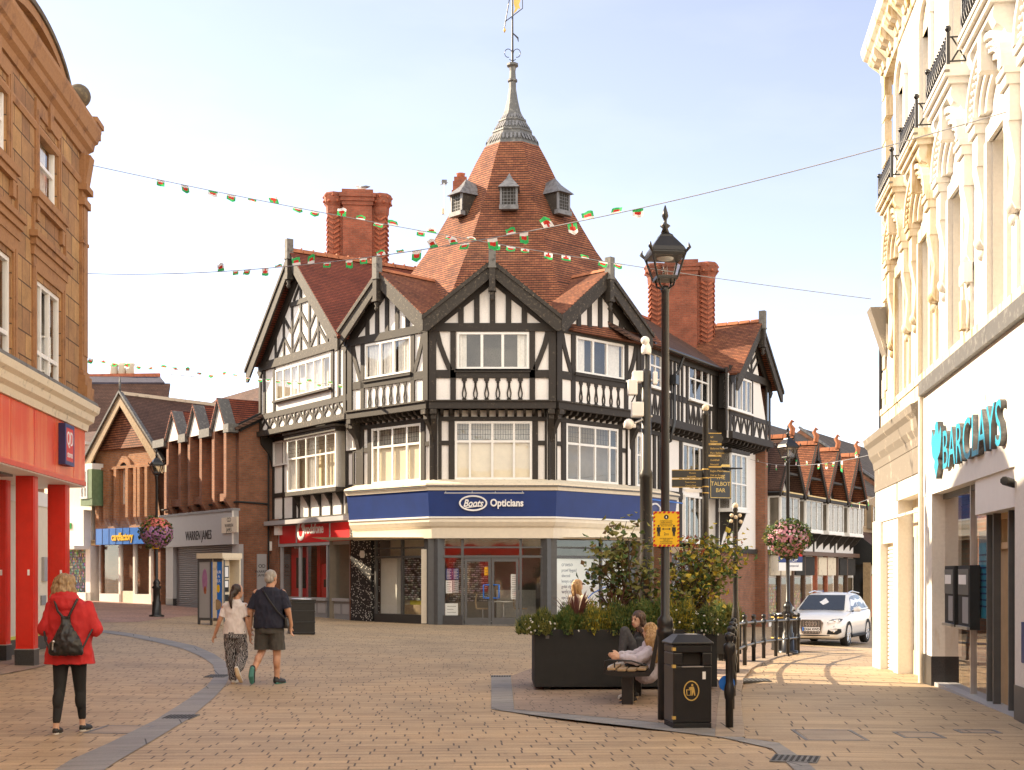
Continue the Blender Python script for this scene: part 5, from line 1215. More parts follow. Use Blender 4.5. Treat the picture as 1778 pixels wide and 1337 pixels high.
for k, (x0, x1, xa) in enumerate(((290, 314, 300), (327, 350.5, 338.5), (369, 393, 381.5))):
    a, b = WF.U(x0, .4), WF.U(x1, .4)
    for e in (a-.02, b-.22):
        m.box(WF, e, e+.26, 0, .42, 4.55, ze); m.prism([WF.P(e, 0, 4.0), WF.P(e, 0, 4.55), WF.P(e, .42, 4.55)], WF.u*.26)
    m.box(WF, a+.24, b-.22, 0, .28, wz[0]-.35, wz[0]-.05)
    c = (a+b)/2; h = 1.25
    gm_.poly(WF, [(a+.06, ze), (b-.02, ze), (c, ze+h-.12)], .1, .40)
    for s, e in ((-1, a-.08), (1, b+.12)): gd.bar(WF, (c, ze+h), (e, ze-.02), .13, .02, .50)
    r = MB('clay_tile_red')
    slope(r, WF.P(a-.12, .52, ze+.0), WF.P(a-.12, -1.5, ze), WF.P(c, -2.4, ze+h+.06), WF.P(c, .52, ze+h+.06), .06); slope(r, WF.P(b+.16, .52, ze+.0), WF.P(b+.16, -1.5, ze), WF.P(c, -2.4, ze+h+.06), WF.P(c, .52, ze+h+.06), .06)
    r.build('gablet_roof', WB)
m.build('brick_fin', WB); gm_.split('gablet_panel', WB, 1)
ed = [0]+[WF.U(x, .4) for x in (290, 314, 327, 350.5, 369, 393)]+[ww+.25]
for i in range(0, 8, 2): gd.box(WF, ed[i]+.02, ed[i+1]-.02, .12, .55, ze-.18, ze+.16)
gd.build('gutter', WB)
r = MB('brown_tile'); wr = 4.6
slope(r, WF.P(-.5, .3, ze), WF.P(ww+.3, .3, ze), WF.P(ww+.3, -wr, ze+2.5), WF.P(-.5, -wr, ze+2.5)); slope(r, WF.P(-.5, -2*wr, ze), WF.P(ww+.3, -2*wr, ze), WF.P(ww+.3, -wr, ze+2.5), WF.P(-.5, -wr, ze+2.5))
r.build('tiled_roof', WB)
WS = Fr(WK, (-9.62+.3, 53.5+.2)); m = MB('brick_brown'); m.poly(WF.side(ww, 0, 9, False), [(0, -.3), (9, -.3), (9, ze), (4.6, ze+2.4), (0, ze)], -.25, -.002)
m.build('side_wall', WB)
ws = WF.side(ww, 0, 9, False)
m = MB('black_matte'); m.bar(ws, (-.05, ze+.02), (4.6, ze+2.5), .32, -.05, .12); m.tube([ws.P(1.25, .05, 0), ws.P(1.25, .05, ze)], .035); m.tube([WF.P(0, .1, zfa+.35), WF.P(ww+.02, .08, zfa+.35), ws.P(1.2, .06, zfa+.3)], .04); m.build('verge_board', WB)
m = MB('silver_panel'); m.box(WF, .02, ww-.02, -.05, .22, zfb, zfa); m.box(WF, .0, ww, -.05, .27, zfa, zfa+.1, 'grey_panel'); m.box(WF, ww-.1, ww-.02, .22, .26, zfb, zfa, 'white_paint')
wf = m.build('fascia_sign', WB)
text('WARREN JAMES', WF, (WF.U(318, .22)+WF.U(372, .22))/2, .225, WF.Z(345, 937, .22), .54, 'black_ink', wf, sx=.74, ext=.006, bold=.004)
a, b = WF.U(384.5, .3), WF.U(411, .3); z0, z1 = WF.Z(398, 925, .3), WF.Z(398, 898, .3)
m = MB('cream_paint'); m.box(WF, a, b, .222, .30, z0, z1); sq = m.build('square_sign', WB)
text('WARREN', WF, (a+b)/2, .302, z0+.22, .2, 'black_ink', sq, sx=1.0, ext=.003); text('JAMES', WF, (a+b)/2, .302, z0+.05, .2, 'black_ink', sq, sx=1.0, ext=.003)
m = MB('black_ink')
for s in (-1, 1): ring(m, WF, (a+b)/2+s*.09, z0+.52, .1, .09, .025, .30, .305, 'black_ink', 14)
m.build('round_emblem', sq)
G2 = .25
m = MB('silver_panel'); p = lambda x: WF.U(x, .1)
for e, f in ((288, 300.5), (403, 414.5)): m.box(WF, p(e), p(f), -.1, .1, G2+.35, zfb); m.box(WF, p(e), p(f), -.1, .105, G2-.5, G2+.35, 'granite_dark')
m.split('shop_pilaster', WB, 2)
m = MB('steel'); s0, s1 = p(301), p(402.5); z = G2-.3
while z < zfb: m.prism([WF.P(s0, -.08, z), WF.P(s0, -.04, z+.02), WF.P(s0, -.04, z+.065), WF.P(s0, -.08, z+.085)], WF.u*(s1-s0), 'grey_panel'); z += .088
m.box(WF, s0, s1, -.2, -.08, G2-.3, zfb, 'grey_panel'); m.build('roller_shutter', WB)
m = MB('silver_panel'); k0, k1 = ws.U(446, .02), ws.U(462.5, .02); z0, z1 = ws.Z(454, 1046, .02), ws.Z(454, 962, .02); m.box(ws, k0, k1, 0, .04, z0, z1); ss = m.build('wall_sign', WB)
text('WARREN', ws, (k0+k1)/2, .042, z1-.75, .14, 'black_ink', ss, ext=.003); text('JAMES', ws, (k0+k1)/2, .042, z1-.9, .14, 'black_ink', ss, ext=.003)
m = MB('black_ink')
for s in (-1, 1): ring(m, ws, (k0+k1)/2+s*.07, z1-.48, .08, .07, .02, .04, .046, 'black_ink', 12)
m.build('round_emblem', ss)
m = MB('blue_bright'); e = ws.U(411, .1); m.poly(WF, [(ww-.62, 5.0), (ww-.40, 5.0), (ww-.44, 5.35), (ww-.58, 5.35)], 0, .14); m.build('alarm_box', WB)
# ================================================================ gabled brick shop
CF = Fr((-19.76, 62.8), WL); cw = CF.w
CB = thing('gabled_brick_building', 'orange brick shop with a steep bargeboarded gable and a blue fascia', 'building', (-17, 64, 0))
zapC = CF.Z(205, 683, .5); zeC = CF.Z(168, 812, .5); umC = CF.U(205, .5)
zfC1, zfC0 = CF.Z(205, 917, .4), CF.Z(205, 945, .4)
hC = [(CF.U(a), CF.U(b), CF.Z(205, 872), CF.Z(205, 826)) for a, b in ((177, 184), (194, 202), (227.5, 236), (248, 255.5))]
ah = (CF.U(210), CF.U(223), CF.Z(205, 876), CF.Z(205, 815))
slC = (zapC-zeC)/max(umC+.5, cw-umC+.5)
zr = lambda q: zapC-slC*abs(q-umC)
wall(CF, [(0, zfC0), (cw, zfC0), (cw, zr(cw)), (umC, zapC), (0, zr(0))], hC+[ah], 0, 'brick_orange', CB, 'brick_wall', .3)
for h in hC: window(CF, h[0], h[1], h[2], h[3], -.2, CB, (), (.5,), .04, .05, 'black_matte')
window(CF, ah[0], ah[1], ah[2], ah[3], -.16, CB, (), (.5,), .06, .06, 'white_paint', blind=(0, 1, 'blind'))
m = MB('brick_orange'); c = (ah[0]+ah[1])/2; rr = (ah[1]-ah[0])/2
for i in range(9):
    t0, t1 = math.pi*i/9, math.pi*(i+1)/9
    m.poly(CF, [(c+rr*math.cos(t0), ah[3]+rr*math.sin(t0)), (c+(rr+.3)*math.cos(t0), ah[3]+(rr+.3)*math.sin(t0)), (c+(rr+.3)*math.cos(t1), ah[3]+(rr+.3)*math.sin(t1)), (c+rr*math.cos(t1), ah[3]+rr*math.sin(t1))], 0, .08)
m.poly(CF, [(c+rr*math.cos(math.pi*i/12), ah[3]+rr*math.sin(math.pi*i/12)) for i in range(13)], .001, .02, 'dark_room')
for e in [h[0]-.22 for h in hC]+[h[1]+.02 for h in hC]:
    m.box(CF, e, e+.2, 0, .16, zfC1+.5, hC[0][3]+.3); m.prism([CF.P(e, 0, zfC1+.12), CF.P(e, 0, zfC1+.5), CF.P(e, .16, zfC1+.5)], CF.u*.2)
m.box(CF, 0, cw, 0, .12, hC[0][3]+.3, hC[0][3]+.42); m.build('brick_pier', CB)
m = MB('clay_tile'); zt_ = CF.Z(225, 778); m.poly(CF, [(umC-(zapC-zt_)/slC*.86, zt_), (umC+(zapC-zt_)/slC*.86, zt_), (umC, zapC-.25)], 0, .14); m.build('tile_hanging', CB)
m = MB('wood_slat')
for s in (-1, 1):
    ue = umC+s*((cw/2)+.55); m.poly(CF, [(umC, zapC+.05), (ue, zapC-slC*abs(ue-umC)), (ue, zapC-slC*abs(ue-umC)-.55), (ue-s*.3, zapC-slC*abs(ue-umC)-.45), (umC, zapC-.55)], .34, .42)
    m.bar(CF, (umC, zapC+.1), (ue+s*.05, zapC-slC*abs(ue-umC)+.02), .09, .30, .48, 'lead_dark')
    m.box(CF, min(ue, ue+s*.6), max(ue, ue+s*.6), -.2, .38, zapC-slC*abs(ue-umC)-.5, zapC-slC*abs(ue-umC)-.2, 'cornice_cream')
m.lathe(CF.P(umC, .40, 0), [(.06, zapC), (.05, zapC+.5), (.02, zapC+.75)], 'lead_dark', 8); m.build('bargeboard', CB)
r = MB('brown_tile')
for s in (-1, 1):
    ue = umC+s*(cw/2+.6); slope(r, CF.P(ue, .42, zapC-slC*abs(ue-umC)), CF.P(ue, -8, zapC-slC*abs(ue-umC)), CF.P(umC, -8, zapC), CF.P(umC, .42, zapC))
r.box(CF, umC-.09, umC+.09, -8, .40, zapC-.05, zapC+.1, 'cornice_cream'); r.build('gable_roof', CB)
m = MB('brick_brown'); m.box(CF, 0, cw, -8, -.35, 0, 6.3); m.build('core_wall', CB)
m = MB('blue_bright'); a = CF.U(166, .4); b = CF.U(237, .4); m.box(CF, a, cw-.02, -.1, .40, zfC0, zfC1)
for i in range(6): x = a+(b-a)*i/6; m.box(CF, x-.01, x+.01, .40, .41, zfC0, zfC1, 'blue_sign')
cf = m.build('fascia_sign', CB)
text('cardfactory', CF, CF.U(212, .41), .41, CF.Z(212, 938, .41), .50, 'yellow', cf, sx=.72, ext=.015, bold=.014)
m = MB('brick_brown'); m.box(CF, a, CF.U(173, .1), -.2, .1, 0, zfC0); m.box(CF, cw-.3, cw, -.2, .2, 0, zfC0); m.split('brick_pier', CB, 1)
m = MB('white_paint'); pf = lambda x: CF.U(x, .05)
for x in (175.5, 209, 234, 262): m.box(CF, pf(x)-.07, pf(x)+.07, -.05, .1, .3, zfC0)
for x0, x1 in ((175, 209), (235, 265)): m.box(CF, pf(x0), pf(x1), -.1, .12, 0, CF.Z(205, 1031, .05))
m.box(CF, pf(209)+.05, pf(234)-.05, -.02, .06, 0, .9, 'cream_paint')
o = m.build('shopfront_window', CB); gl = MB('shop_glass'); gl.face([CF.P(pf(175), 0, .7), CF.P(pf(265), 0, .7), CF.P(pf(265), 0, zfC0), CF.P(pf(175), 0, zfC0)]); gl.build('glass', o, recalc=False)
m = MB('goods'); m.face([CF.P(pf(173), -1.2, 0), CF.P(cw, -1.2, 0), CF.P(cw, -1.2, zfC0), CF.P(pf(173), -1.2, zfC0)], 'goods'); m.build('shop_interior', CB)
for i in range(22):
    b_ = MB(R.choice(['yellow', 'red_sign', 'white_sign', 'terracotta', 'goods', 'curtain'])); x = pf(R.uniform(213, 262)); b_.ball(CF.P(x, -.5, R.uniform(1.2, 3.0)), R.uniform(.1, .19), None, 8, 5)
    tag(b_.build('balloon', None), 'small coloured balloon in the card shop window', 'balloon', 'balloons in the card shop window')
# ================================================================ pale shop further left and roofs behind
PF = Fr((-29, 70.3), (-19.95, 62.95)); pw = PF.w
PB = thing('pale_shop_building', 'pale shop building with a green bay window beyond the blue fascia shop', 'building', (-25, 70, 0))
m = MB('brick_orange'); m.box(PF, 0, pw-.05, -6, 0, 3.3, 6.9, 'cream_paint'); m.build('rendered_wall', PB)
z = lambda y: PF.Z(152, y)
m = MB('white_paint'); m.box(PF, 0, pw-.1, 0, .4, z(948), z(886)); m.box(PF, 0, pw-.1, 0, .9, z(954), z(948)); m.box(PF, 0, pw-.05, -.1, .35, z(773), z(768)); m.build('fascia_sign', PB)
m = MB('green_flag'); m.box(PF, pw-1.6, pw-1.1, .4, .45, z(918), z(908)); m.build('sign_block', PB)
m = MB('green_paint'); b0, b1 = PF.U(140, .6), PF.U(160, .6); m.box(PF, b0, b1, 0, .6, z(880), z(868)); m.box(PF, b0, b1, 0, .6, z(818), z(808), 'white_paint'); m.box(PF, b1-.35, b1, 0, .62, z(868), z(818)); m.build('bay_window', PB)
window(PF, b0, b1-.35, z(868), z(818), .6, PB, (.5,), (.4,), .1, .1, 'white_paint', depth=.5, back='dim_room')
m = MB('goods'); m.box(PF, 0, pw-.4, -1.2, -1.1, 0, z(948)); m.box(PF, pw-.4, pw, -1.2, .1, 0, z(948), 'white_paint'); m.box(PF, 0, pw, -.1, .1, 0, .8, 'white_paint'); m.build('shop_interior', PB)
r = MB('brown_tile'); slope(r, PF.P(0, .4, 6.9), PF.P(pw, .4, 6.9), PF.P(pw, -4, 9.2), PF.P(0, -4, 9.2)); r.build('tiled_roof', PB)
HB = thing('slate_roofed_building', 'tall rear building with a purple slate roof and red ridge tiles', 'building', (-22, 84, 0))
hf = Fr((-40, 82), (-22.4, 80.5)); hz = ZZ(646, 84)
m = MB('brick_brown'); m.box(hf, 0, hf.w, -8, 0, 0, 9.4); m.build('brick_wall', HB)
r = MB('brown_tile'); slope(r, hf.P(0, 1.2, 9.0), hf.P(hf.w+1.5, 1.2, 9.0), hf.P(hf.w+1.1, -1.6, hz-1.0), hf.P(0, -1.6, hz-.75)); r.build('tiled_roof', HB)
r = MB('slate'); slope(r, hf.P(0, -1.5, hz-.7), hf.P(hf.w+.8, -1.5, hz-.95), hf.P(hf.w-.4, -4, hz-.2), hf.P(0, -4, hz+.1)); r.box(hf, 0, hf.w-.4, -4.1, -3.9, hz-.25, hz+.0, 'terracotta'); r.build('slate_roof', HB)
for i in range(3):
    m = MB('cream_paint'); x = hf.U((196, 210, 224)[i], -4); m.lathe(hf.P(x, -4.2, 0), [(.28, hz-.2), (.24, hz+.5), (.3, hz+.55), (.3, hz+.7)], None, 10); m.build('chimney_pot', HB)
HR = thing('hipped_roof_building', 'low building with a lichen covered tiled roof behind the gablet shop', 'building', (-13, 68, 0))
h2 = Fr((-19.5, 67.5), (-11.5, 60.5)); zt2 = ZZ(672, 66)
m = MB('brick_brown'); m.box(h2, 0, h2.w, -6, 0, 0, 7); m.build('brick_wall', HR)
r = MB('brown_tile'); slope(r, h2.P(-.5, .3, 7.0), h2.P(h2.w+1, .3, 7.6), h2.P(h2.w+1, -3.5, zt2+.5), h2.P(2.5, -3.5, zt2-.3)); r.build('tiled_roof', HR)
# ================================================================ white bank building on the right
BN, BFar = Vector((2.55, -8, 0)), Vector((7.30, 26.6, 0))
BF = Fr((BFar.x, BFar.y), (BN.x, BN.y)); bw = BF.w
BB = thing('bank_building', 'white stucco bank building with arched windows and iron balconies', 'building', (9, 18, 0))
u = BF.U; uq = u(1535); UP = 'stucco'
# storeys: windows
def lev(px, y, n=0): return BF.Z(px, y, n)
wins = [u(1567), u(1612), u(1667), u(1738)]
sp_ = (wins[3]-wins[0])/3; wins = [wins[0]+sp_*i for i in range(9)]
hw1 = (u(1679)-u(1655))/2*.92
z10, z11 = 4.79, 6.93
z20, z21 = 8.35, 10.18
zband = lev(1608, 682)
holes = [(c-hw1, c+hw1, z10, z11) for c in wins]+[(c-.40, c+.40, z20, z21) for c in wins]
wall(BF, [(uq, zband-.5), (bw, zband-.5), (bw, 11.4), (uq, 11.4)], holes, 0, UP, BB, 'stucco_wall', .38)
for i, c in enumerate(wins[:6]):
    window(BF, c-hw1, c+hw1, z10, z11, -.34, BB, (), (.55,), .06, .05, 'white_paint', curtains=[(.1, .35, 'curtain')], back='dim_room')
    window(BF, c-.40, c+.40, z20, z21, -.34, BB, (), (.5,), .06, .05, 'white_paint', back='dim_room')
zs, rO, kz = 7.30, 1.0, .70
zslab = 8.20
def first_floor_surround(c, worn):
    st = 'stucco_worn' if worn else 'stucco'
    m = MB(st)
    N = 14
    for (r0, r1, n1) in ((rO-.10, rO, .22), (rO-.30, rO-.10, .17), (rO-.42, rO-.30, .12), (rO-.55, rO-.42, .07)):
        for i in range(N):
            t0, t1 = math.pi*i/N, math.pi*(i+1)/N
            m.poly(BF, [(c+r0*math.cos(t0), zs+kz*r0*math.sin(t0)), (c+r1*math.cos(t0), zs+kz*r1*math.sin(t0)), (c+r1*math.cos(t1), zs+kz*r1*math.sin(t1)), (c+r0*math.cos(t1), zs+kz*r0*math.sin(t1))], -.02, n1)
    for i in range(20):       # bead row in the arch
        t = math.pi*(i+.5)/20; m.ball(BF.P(c+(rO-.2)*math.cos(t), .175, zs+kz*(rO-.2)*math.sin(t)), .04, None, 6, 4)
    m.build('arch_hood', BB)
    m = MB(st)
    for s in (-1, 1):         # pilasters with scroll consoles
        a = c+s*(rO-.16)
        m.box(BF, a-.17, a+.17, -.02, .17, zs-.20, zs-.003); m.box(BF, a-.19, a+.19, -.02, .20, zs-.08, zs-.004); m.box(BF, a-.15, a+.15, -.02, .13, zs-.60, zs-.20)
        m.prism([BF.P(a-.13, 0, zs-1.6), BF.P(a-.13, .05, zs-1.58), BF.P(a-.13, .10, zs-1.48), BF.P(a-.13, .08, zs-1.3), BF.P(a-.13, .06, zs-1.05), BF.P(a-.13, .11, zs-.75), BF.P(a-.13, .14, zs-.6), BF.P(a-.13, 0, zs-.6)], BF.u*.26)
        m.ball(BF.P(a, .05, zs-1.52), .10, None, 10, 6); m.ball(BF.P(a, .04, zs-1.68), .07, None, 8, 5); m.box(BF, a-.11, a+.11, -.02, .045, z10, zs-1.7)
    m.box(BF, c-hw1-.16, c+hw1+.16, -.02, .05, z11, z11+.2); m.box(BF, c-hw1-.16, c-hw1-.02, -.02, .07, z10, z11); m.box(BF, c+hw1+.02, c+hw1+.16, -.02, .07, z10, z11)
    m.prism([BF.P(c-.08, 0, zs+.3), BF.P(c+.08, 0, zs+.3), BF.P(c+.11, 0, zs+.74), BF.P(c-.11, 0, zs+.74)], BF.n*.25)
    m.build('window_surround', BB)
def balcony(c, worn):
    st = 'stucco_worn' if worn else 'stucco'
    o = MB(st); hb = .82; zb = zslab; pn = .34
    o.box(BF, c-hb, c+hb, -.02, pn, zb-.0, zb+.15); o.box(BF, c-hb+.05, c+hb-.05, -.02, pn-.05, zb-.08, zb-.0, st); o.box(BF, c-hb+.1, c+hb-.1, -.02, pn-.10, zb-.15, zb-.08); o.box(BF, c-hb-.01, c+hb+.01, pn-.06, pn+.01, zb+.05, zb+.08, 'stucco_dirty')
    for s in (-1, 1):
        a = c+s*(hb-.2); o.prism([BF.P(a-.1, 0, zb-.5), BF.P(a-.1, .08, zb-.47), BF.P(a-.1, .12, zb-.36), BF.P(a-.1, .21, zb-.30), BF.P(a-.1, .25, zb-.22), BF.P(a-.1, .25, zb-.15), BF.P(a-.1, 0, zb-.15)], BF.u*.2)
    ob = o.build('balcony', BB)
    r = MB('black_paint'); z0 = zb+.15; pf_ = pn-.05
    for s in (-1, 1):
        r.tube([BF.P(c+s*(hb-.06), pf_, z0), BF.P(c+s*(hb-.06), pf_, z0+.44)], .028, None, 8); r.ball(BF.P(c+s*(hb-.06), pf_, z0+.49), .045, None, 8, 5)
        for z in (z0+.06, z0+.38): r.tube([BF.P(c+s*(hb-.06), 0, z), BF.P(c+s*(hb-.06), pf_, z)], .012, None, 6)
        r.tube([BF.P(c+s*(hb-.06), .05, z0+.06), BF.P(c+s*(hb-.06), .24, z0+.38)], .012, None, 6); r.tube([BF.P(c+s*(hb-.06), .24, z0+.06), BF.P(c+s*(hb-.06), .05, z0+.38)], .012, None, 6)
    for z in (z0+.05, z0+.38): r.tube([BF.P(c-hb+.06, pf_, z), BF.P(c+hb-.06, pf_, z)], .014, None, 6)
    k = 13
    for i in range(k):
        a = c-hb+.06+(2*hb-.12)*(i+.5)/k; b = .07
        r.tube([BF.P(a-b, pf_, z0+.05), BF.P(a-.02, pf_+.02, z0+.2), BF.P(a+b, pf_, z0+.38)], .013, None, 5); r.tube([BF.P(a+b, pf_, z0+.05), BF.P(a+.02, pf_+.02, z0+.2), BF.P(a-b, pf_, z0+.38)], .013, None, 5); r.ball(BF.P(a, pf_+.01, z0+.21), .03, None, 6, 4); r.ball(BF.P(a, pf_, z0+.43), .02, None, 5, 3)
    r.build('iron_railing', ob)
for i, c in enumerate(wins[:6]): first_floor_surround(c, i < 2); balcony(c, i < 2)
for c in wins[:6]:            # arched heads
    m = MB(UP)
    for i in range(10):
        t0, t1 = math.pi*i/10, math.pi*(i+1)/10
        m.poly(BF, [(c+.42*math.cos(t0), z21+.42*math.sin(t0)), (c+.60*math.cos(t0), z21+.60*math.sin(t0)), (c+.60*math.cos(t1), z21+.60*math.sin(t1)), (c+.42*math.cos(t1), z21+.42*math.sin(t1))], -.01, .07)
    m.poly(BF, [(c+.41*math.cos(math.pi*i/12), z21+.41*math.sin(math.pi*i/12)) for i in range(13)], -.3, .006, 'stucco_worn')
    for s in (-1, 1): m.box(BF, min(c+s*.42, c+s*.58), max(c+s*.42, c+s*.58), -.01, .06, z20, z21)
    m.build('upper_window_surround', BB)
m = MB('stucco_worn')         # main cornice on brackets
m.sweep([(BF.P(uq-.05, -1.2, 0).x-.0, BF.P(uq-.05, -1.2, 0).y), (BF.P(uq-.05, 0, 0).x, BF.P(uq-.05, 0, 0).y), (BN.x, BN.y)], [(-.2, 11.05), (.03, 11.05), (.05, 11.12), (.05, 11.26), (.24, 11.5), (.27, 11.58), (.34, 11.64), (.38, 11.78), (.38, 11.86), (-.2, 11.92)])
m.build('cornice', BB)
m = MB('stucco_worn'); c = uq+.15; i = 0
while c < bw-9:
    m.prism([BF.P(c, 0, 11.15), BF.P(c, .09, 11.14), BF.P(c, .12, 11.26), BF.P(c, .22, 11.31), BF.P(c, .28, 11.40), BF.P(c, .27, 11.52), BF.P(c, 0, 11.52)], BF.u*.19); c += (.30 if i % 2 == 0 else .62); i += 1
m.split('cornice_bracket', BB, 1)
m = MB('stucco_worn')         # quoins and sill course
for k in range(16):
    L_ = .5 if k % 2 else .32; m.box(BF, uq-.01, uq+L_, -.1, .035, zband+.2+k*.43, zband+.58+k*.43)
m.box(BF, uq, bw, -.02, .06, z10-.36, z10-.12); m.box(BF, uq, bw, -.02, .08, z10-.12, z10-.004); m.build('sill_course', BB)
m = MB('stone_dark'); ub = u(1608); m.box(BF, ub, bw, -.1, .12, zband-.06, zband+.16, 'lead_dark'); m.build('lead_flashing', BB)
# small cornice and plain panels left of the bank front
zt1 = lev(1530, 735, .3)
m = MB('stucco_dirty'); l0 = BF.P(0, -.6, 0); l1 = BF.P(0, 0, 0); l2 = BF.P(ub-.12, 0, 0)
m.sweep([(l0.x, l0.y), (l1.x, l1.y), (l2.x, l2.y)], [(-.2, zt1-.62), (.03, zt1-.62), (.05, zt1-.48), (.11, zt1-.36), (.14, zt1-.2), (.20, zt1-.12), (.22, zt1), (-.2, zt1+.12)])
m.build('shop_cornice', BB)
m = MB('stucco_dirty'); m.box(BF, 0, ub-.12, -.3, .02, zt1-1.05, zt1-.62); m.build('frieze_panel', BB)
sh = (u(1533), u(1551), -.3, lev(1541, 943)); re = (u(1559), u(1601), -.3, lev(1570, 865))
wall(BF, [(0, -.5), (ub-.1, -.5), (ub-.1, zt1-1.05), (0, zt1-1.05)], [sh, re], 0, 'stucco', BB, 'stucco_wall', .35)
m = MB('white_paint'); z = -.3
while z < sh[3]-.06: m.prism([BF.P(sh[0], -.12, z), BF.P(sh[0], -.09, z+.015), BF.P(sh[0], -.09, z+.055), BF.P(sh[0], -.12, z+.07)], BF.u*(sh[1]-sh[0]), 'cream_paint'); z += .075
m.box(BF, sh[0], sh[1], -.2, -.12, -.3, sh[3], 'cream_paint'); m.build('roller_shutter', BB)
m = MB('stucco'); m.box(BF, re[0], re[1], -.35, -.26, -.3, re[3], 'stucco_worn'); m.box(BF, u(1557.5), u(1558.5), 0, .012, lev(1558, 870), lev(1558, 795), 'lead_dark')
for k in range(5): a = re[0]+(re[1]-re[0])*(k+.5)/5; m.tube([BF.P(a, -.23, .3), BF.P(a, -.23, 2.3)], .012, 'lead', 6)
m.box(BF, 0, ub-.1, -.01, .03, lev(1530, 905)-.02, lev(1530, 905)+.02); m.box(BF, u(1519.5), u(1533), 0, .05, -.5, lev(1526, 905)); m.build('shop_panel', BB)
m = MB('black_worn'); p = BF.P(ub-.06, .07, 0); m.tube([p+Vector((0, 0, -.2)), p+Vector((0, 0, zband+.1))], .04, 'cream_paint'); p = BF.P(uq-.05, .05, 0); m.tube([p+Vector((0, 0, zt1)), p+Vector((0, 0, 6.4))], .04, 'black_paint'); m.split('drain_pipe', BB, 3)
# bank front
zhd = lev(1700, 832); zft = zband-.06
gl0, gl1 = u(1618, .035), u(1762, .035); G = g(6.2, 18)
m = MB('white_paint'); m.box(BF, ub, bw, -.35, .04, zhd, zft); m.build('fascia_sign', BB)
m = MB('stucco'); m.box(BF, ub, gl0, -.4, .035, G+.42, zhd-.002); m.box(BF, gl1, gl1+1.4, -.4, .035, G+.42, zhd-.002); m.box(BF, gl1+1.4, bw, -.4, .03, G+.42, zhd-.002)
m.box(BF, ub-.01, gl0, -.4, .045, G-.5, G+.42, 'granite_dark'); m.box(BF, gl1, bw, -.4, .045, G-.5, G+.42, 'grey_frame'); m.split('shop_pilaster', BB, 1)
ng = -.16; d0, d1 = u(1696), gl1
m = MB('grey_frame')
dz = 2.5
zdoor = lev(1700, 893, .0); m.box(BF, d0-.1, d1, ng-.06, .0, zdoor, zhd-.002, 'upvc')
for x in (u(1690, ng), u(1719, ng), u(1730, ng), u(1757, ng)): m.box(BF, x-.025, x+.025, ng-.05, ng+.04, G, zhd, 'steel' if x < u(1690) else 'grey_frame')
m.box(BF, gl0, d0, ng-.05, ng+.03, zhd-.08, zhd); m.box(BF, gl0, gl1, -.34, .0, G-.4, G+.03, 'silver_panel')
fo = m.build('shopfront_window', BB)
gm2 = MB('shop_glass'); gm2.face([BF.P(gl0, ng, G), BF.P(u(1722, ng), ng, G), BF.P(u(1722, ng), ng, zhd), BF.P(gl0, ng, zhd)]); gm2.face([BF.P(u(1757, ng), ng, G), BF.P(gl1, ng, G), BF.P(gl1, ng, zhd), BF.P(u(1757, ng), ng, zhd)]); gm2.build('glass', fo, recalc=False)
m = MB('dark_room'); m.face([BF.P(gl0, -.75, -.3), BF.P(u(1722), -.75, -.3), BF.P(u(1722), -.75, zhd), BF.P(gl0, -.75, zhd)]); m.build('shop_interior', BB)
m = MB('wood_ply'); a, b = u(1732, ng-.1), u(1757, ng-.1); m.box(BF, a, b, ng-.14, ng-.1, G+.02, zdoor-.45); m.box(BF, u(1722, ng), a-.02, ng-.2, ng-.13, G, zdoor, 'wood_slat')
for z in (zdoor-.45, zdoor-.08): m.box(BF, u(1724, ng), b, ng-.13, ng-.05, z, z+.08)
for x in (a, (a+b)/2, b-.06): m.box(BF, x, x+.06, ng-.13, ng-.06, zdoor-.37, zdoor-.08)
m.build('boarded_door', BB)
for x0, x1 in ((1640.5, 1657), (1664, 1684)):
    a, b = u(x0, -.03), u(x1, -.03); m = MB('black_matte'); zl, zh = lev(1660, 1090), lev(1660, 982)
    q_ = ng+.13; m.box(BF, a, b, ng, q_, zl, zh); m.box(BF, a+.03, b-.06, q_, q_+.01, zh-.40, zh-.05, 'grey_frame'); m.box(BF, a+.08, b-.2, q_+.01, q_+.014, zh-.26, zh-.13, 'white_sign'); m.box(BF, a+.3, b-.1, q_, q_+.006, zl+.08, zh-.43, 'grey_panel'); m.box(BF, a, b, q_, q_+.04, zl, zl+.04, 'steel'); m.build('cash_machine', BB, bevel=.008)
m = MB('cyan_sign'); a, b = u(1697, ng), u(1713, ng); m.box(BF, a, b, ng-.03, ng-.02, 1.05, 2.05); m.box(BF, a+.02, b-.02, ng-.02, ng-.016, 2.05, 2.2, 'silver_panel')
for i in range(9): m.box(BF, a+.05, b-.1, ng-.02, ng-.012, 1.2+i*.085, 1.222+i*.085, 'blue_sign')
m.build('door_poster', BB)
m = MB('blue_sign'); a = u(1762.5, .12); b = u(1771, .12); m.box(BF, a+.06, b+.05, .03, .07, lev(1767, 1151, .12), lev(1767, 1080, .12)); m.build('wall_sign', BB)
m = MB('black_matte'); c = u(1733, .2); m.tube([BF.P(c-.1, .0, lev(1733, 848, .0)), BF.P(c+.12, .16, lev(1733, 845, .0))], .05); m.build('security_camera', BB)
m = MB('white_paint'); a = u(1687); m.box(BF, a-.16, a+.16, .02, .13, lev(1690, 490), lev(1690, 455)); m.box(BF, a-.1, a+.1, .02, .15, lev(1690, 570), lev(1690, 520), 'stucco_worn'); m.tube([BF.P(a+.1, .1, lev(1690, 490)), BF.P(a+.18, .08, lev(1690, 540)), BF.P(a+.05, .08, lev(1690, 580))], .015); m.build('junction_box', BB)
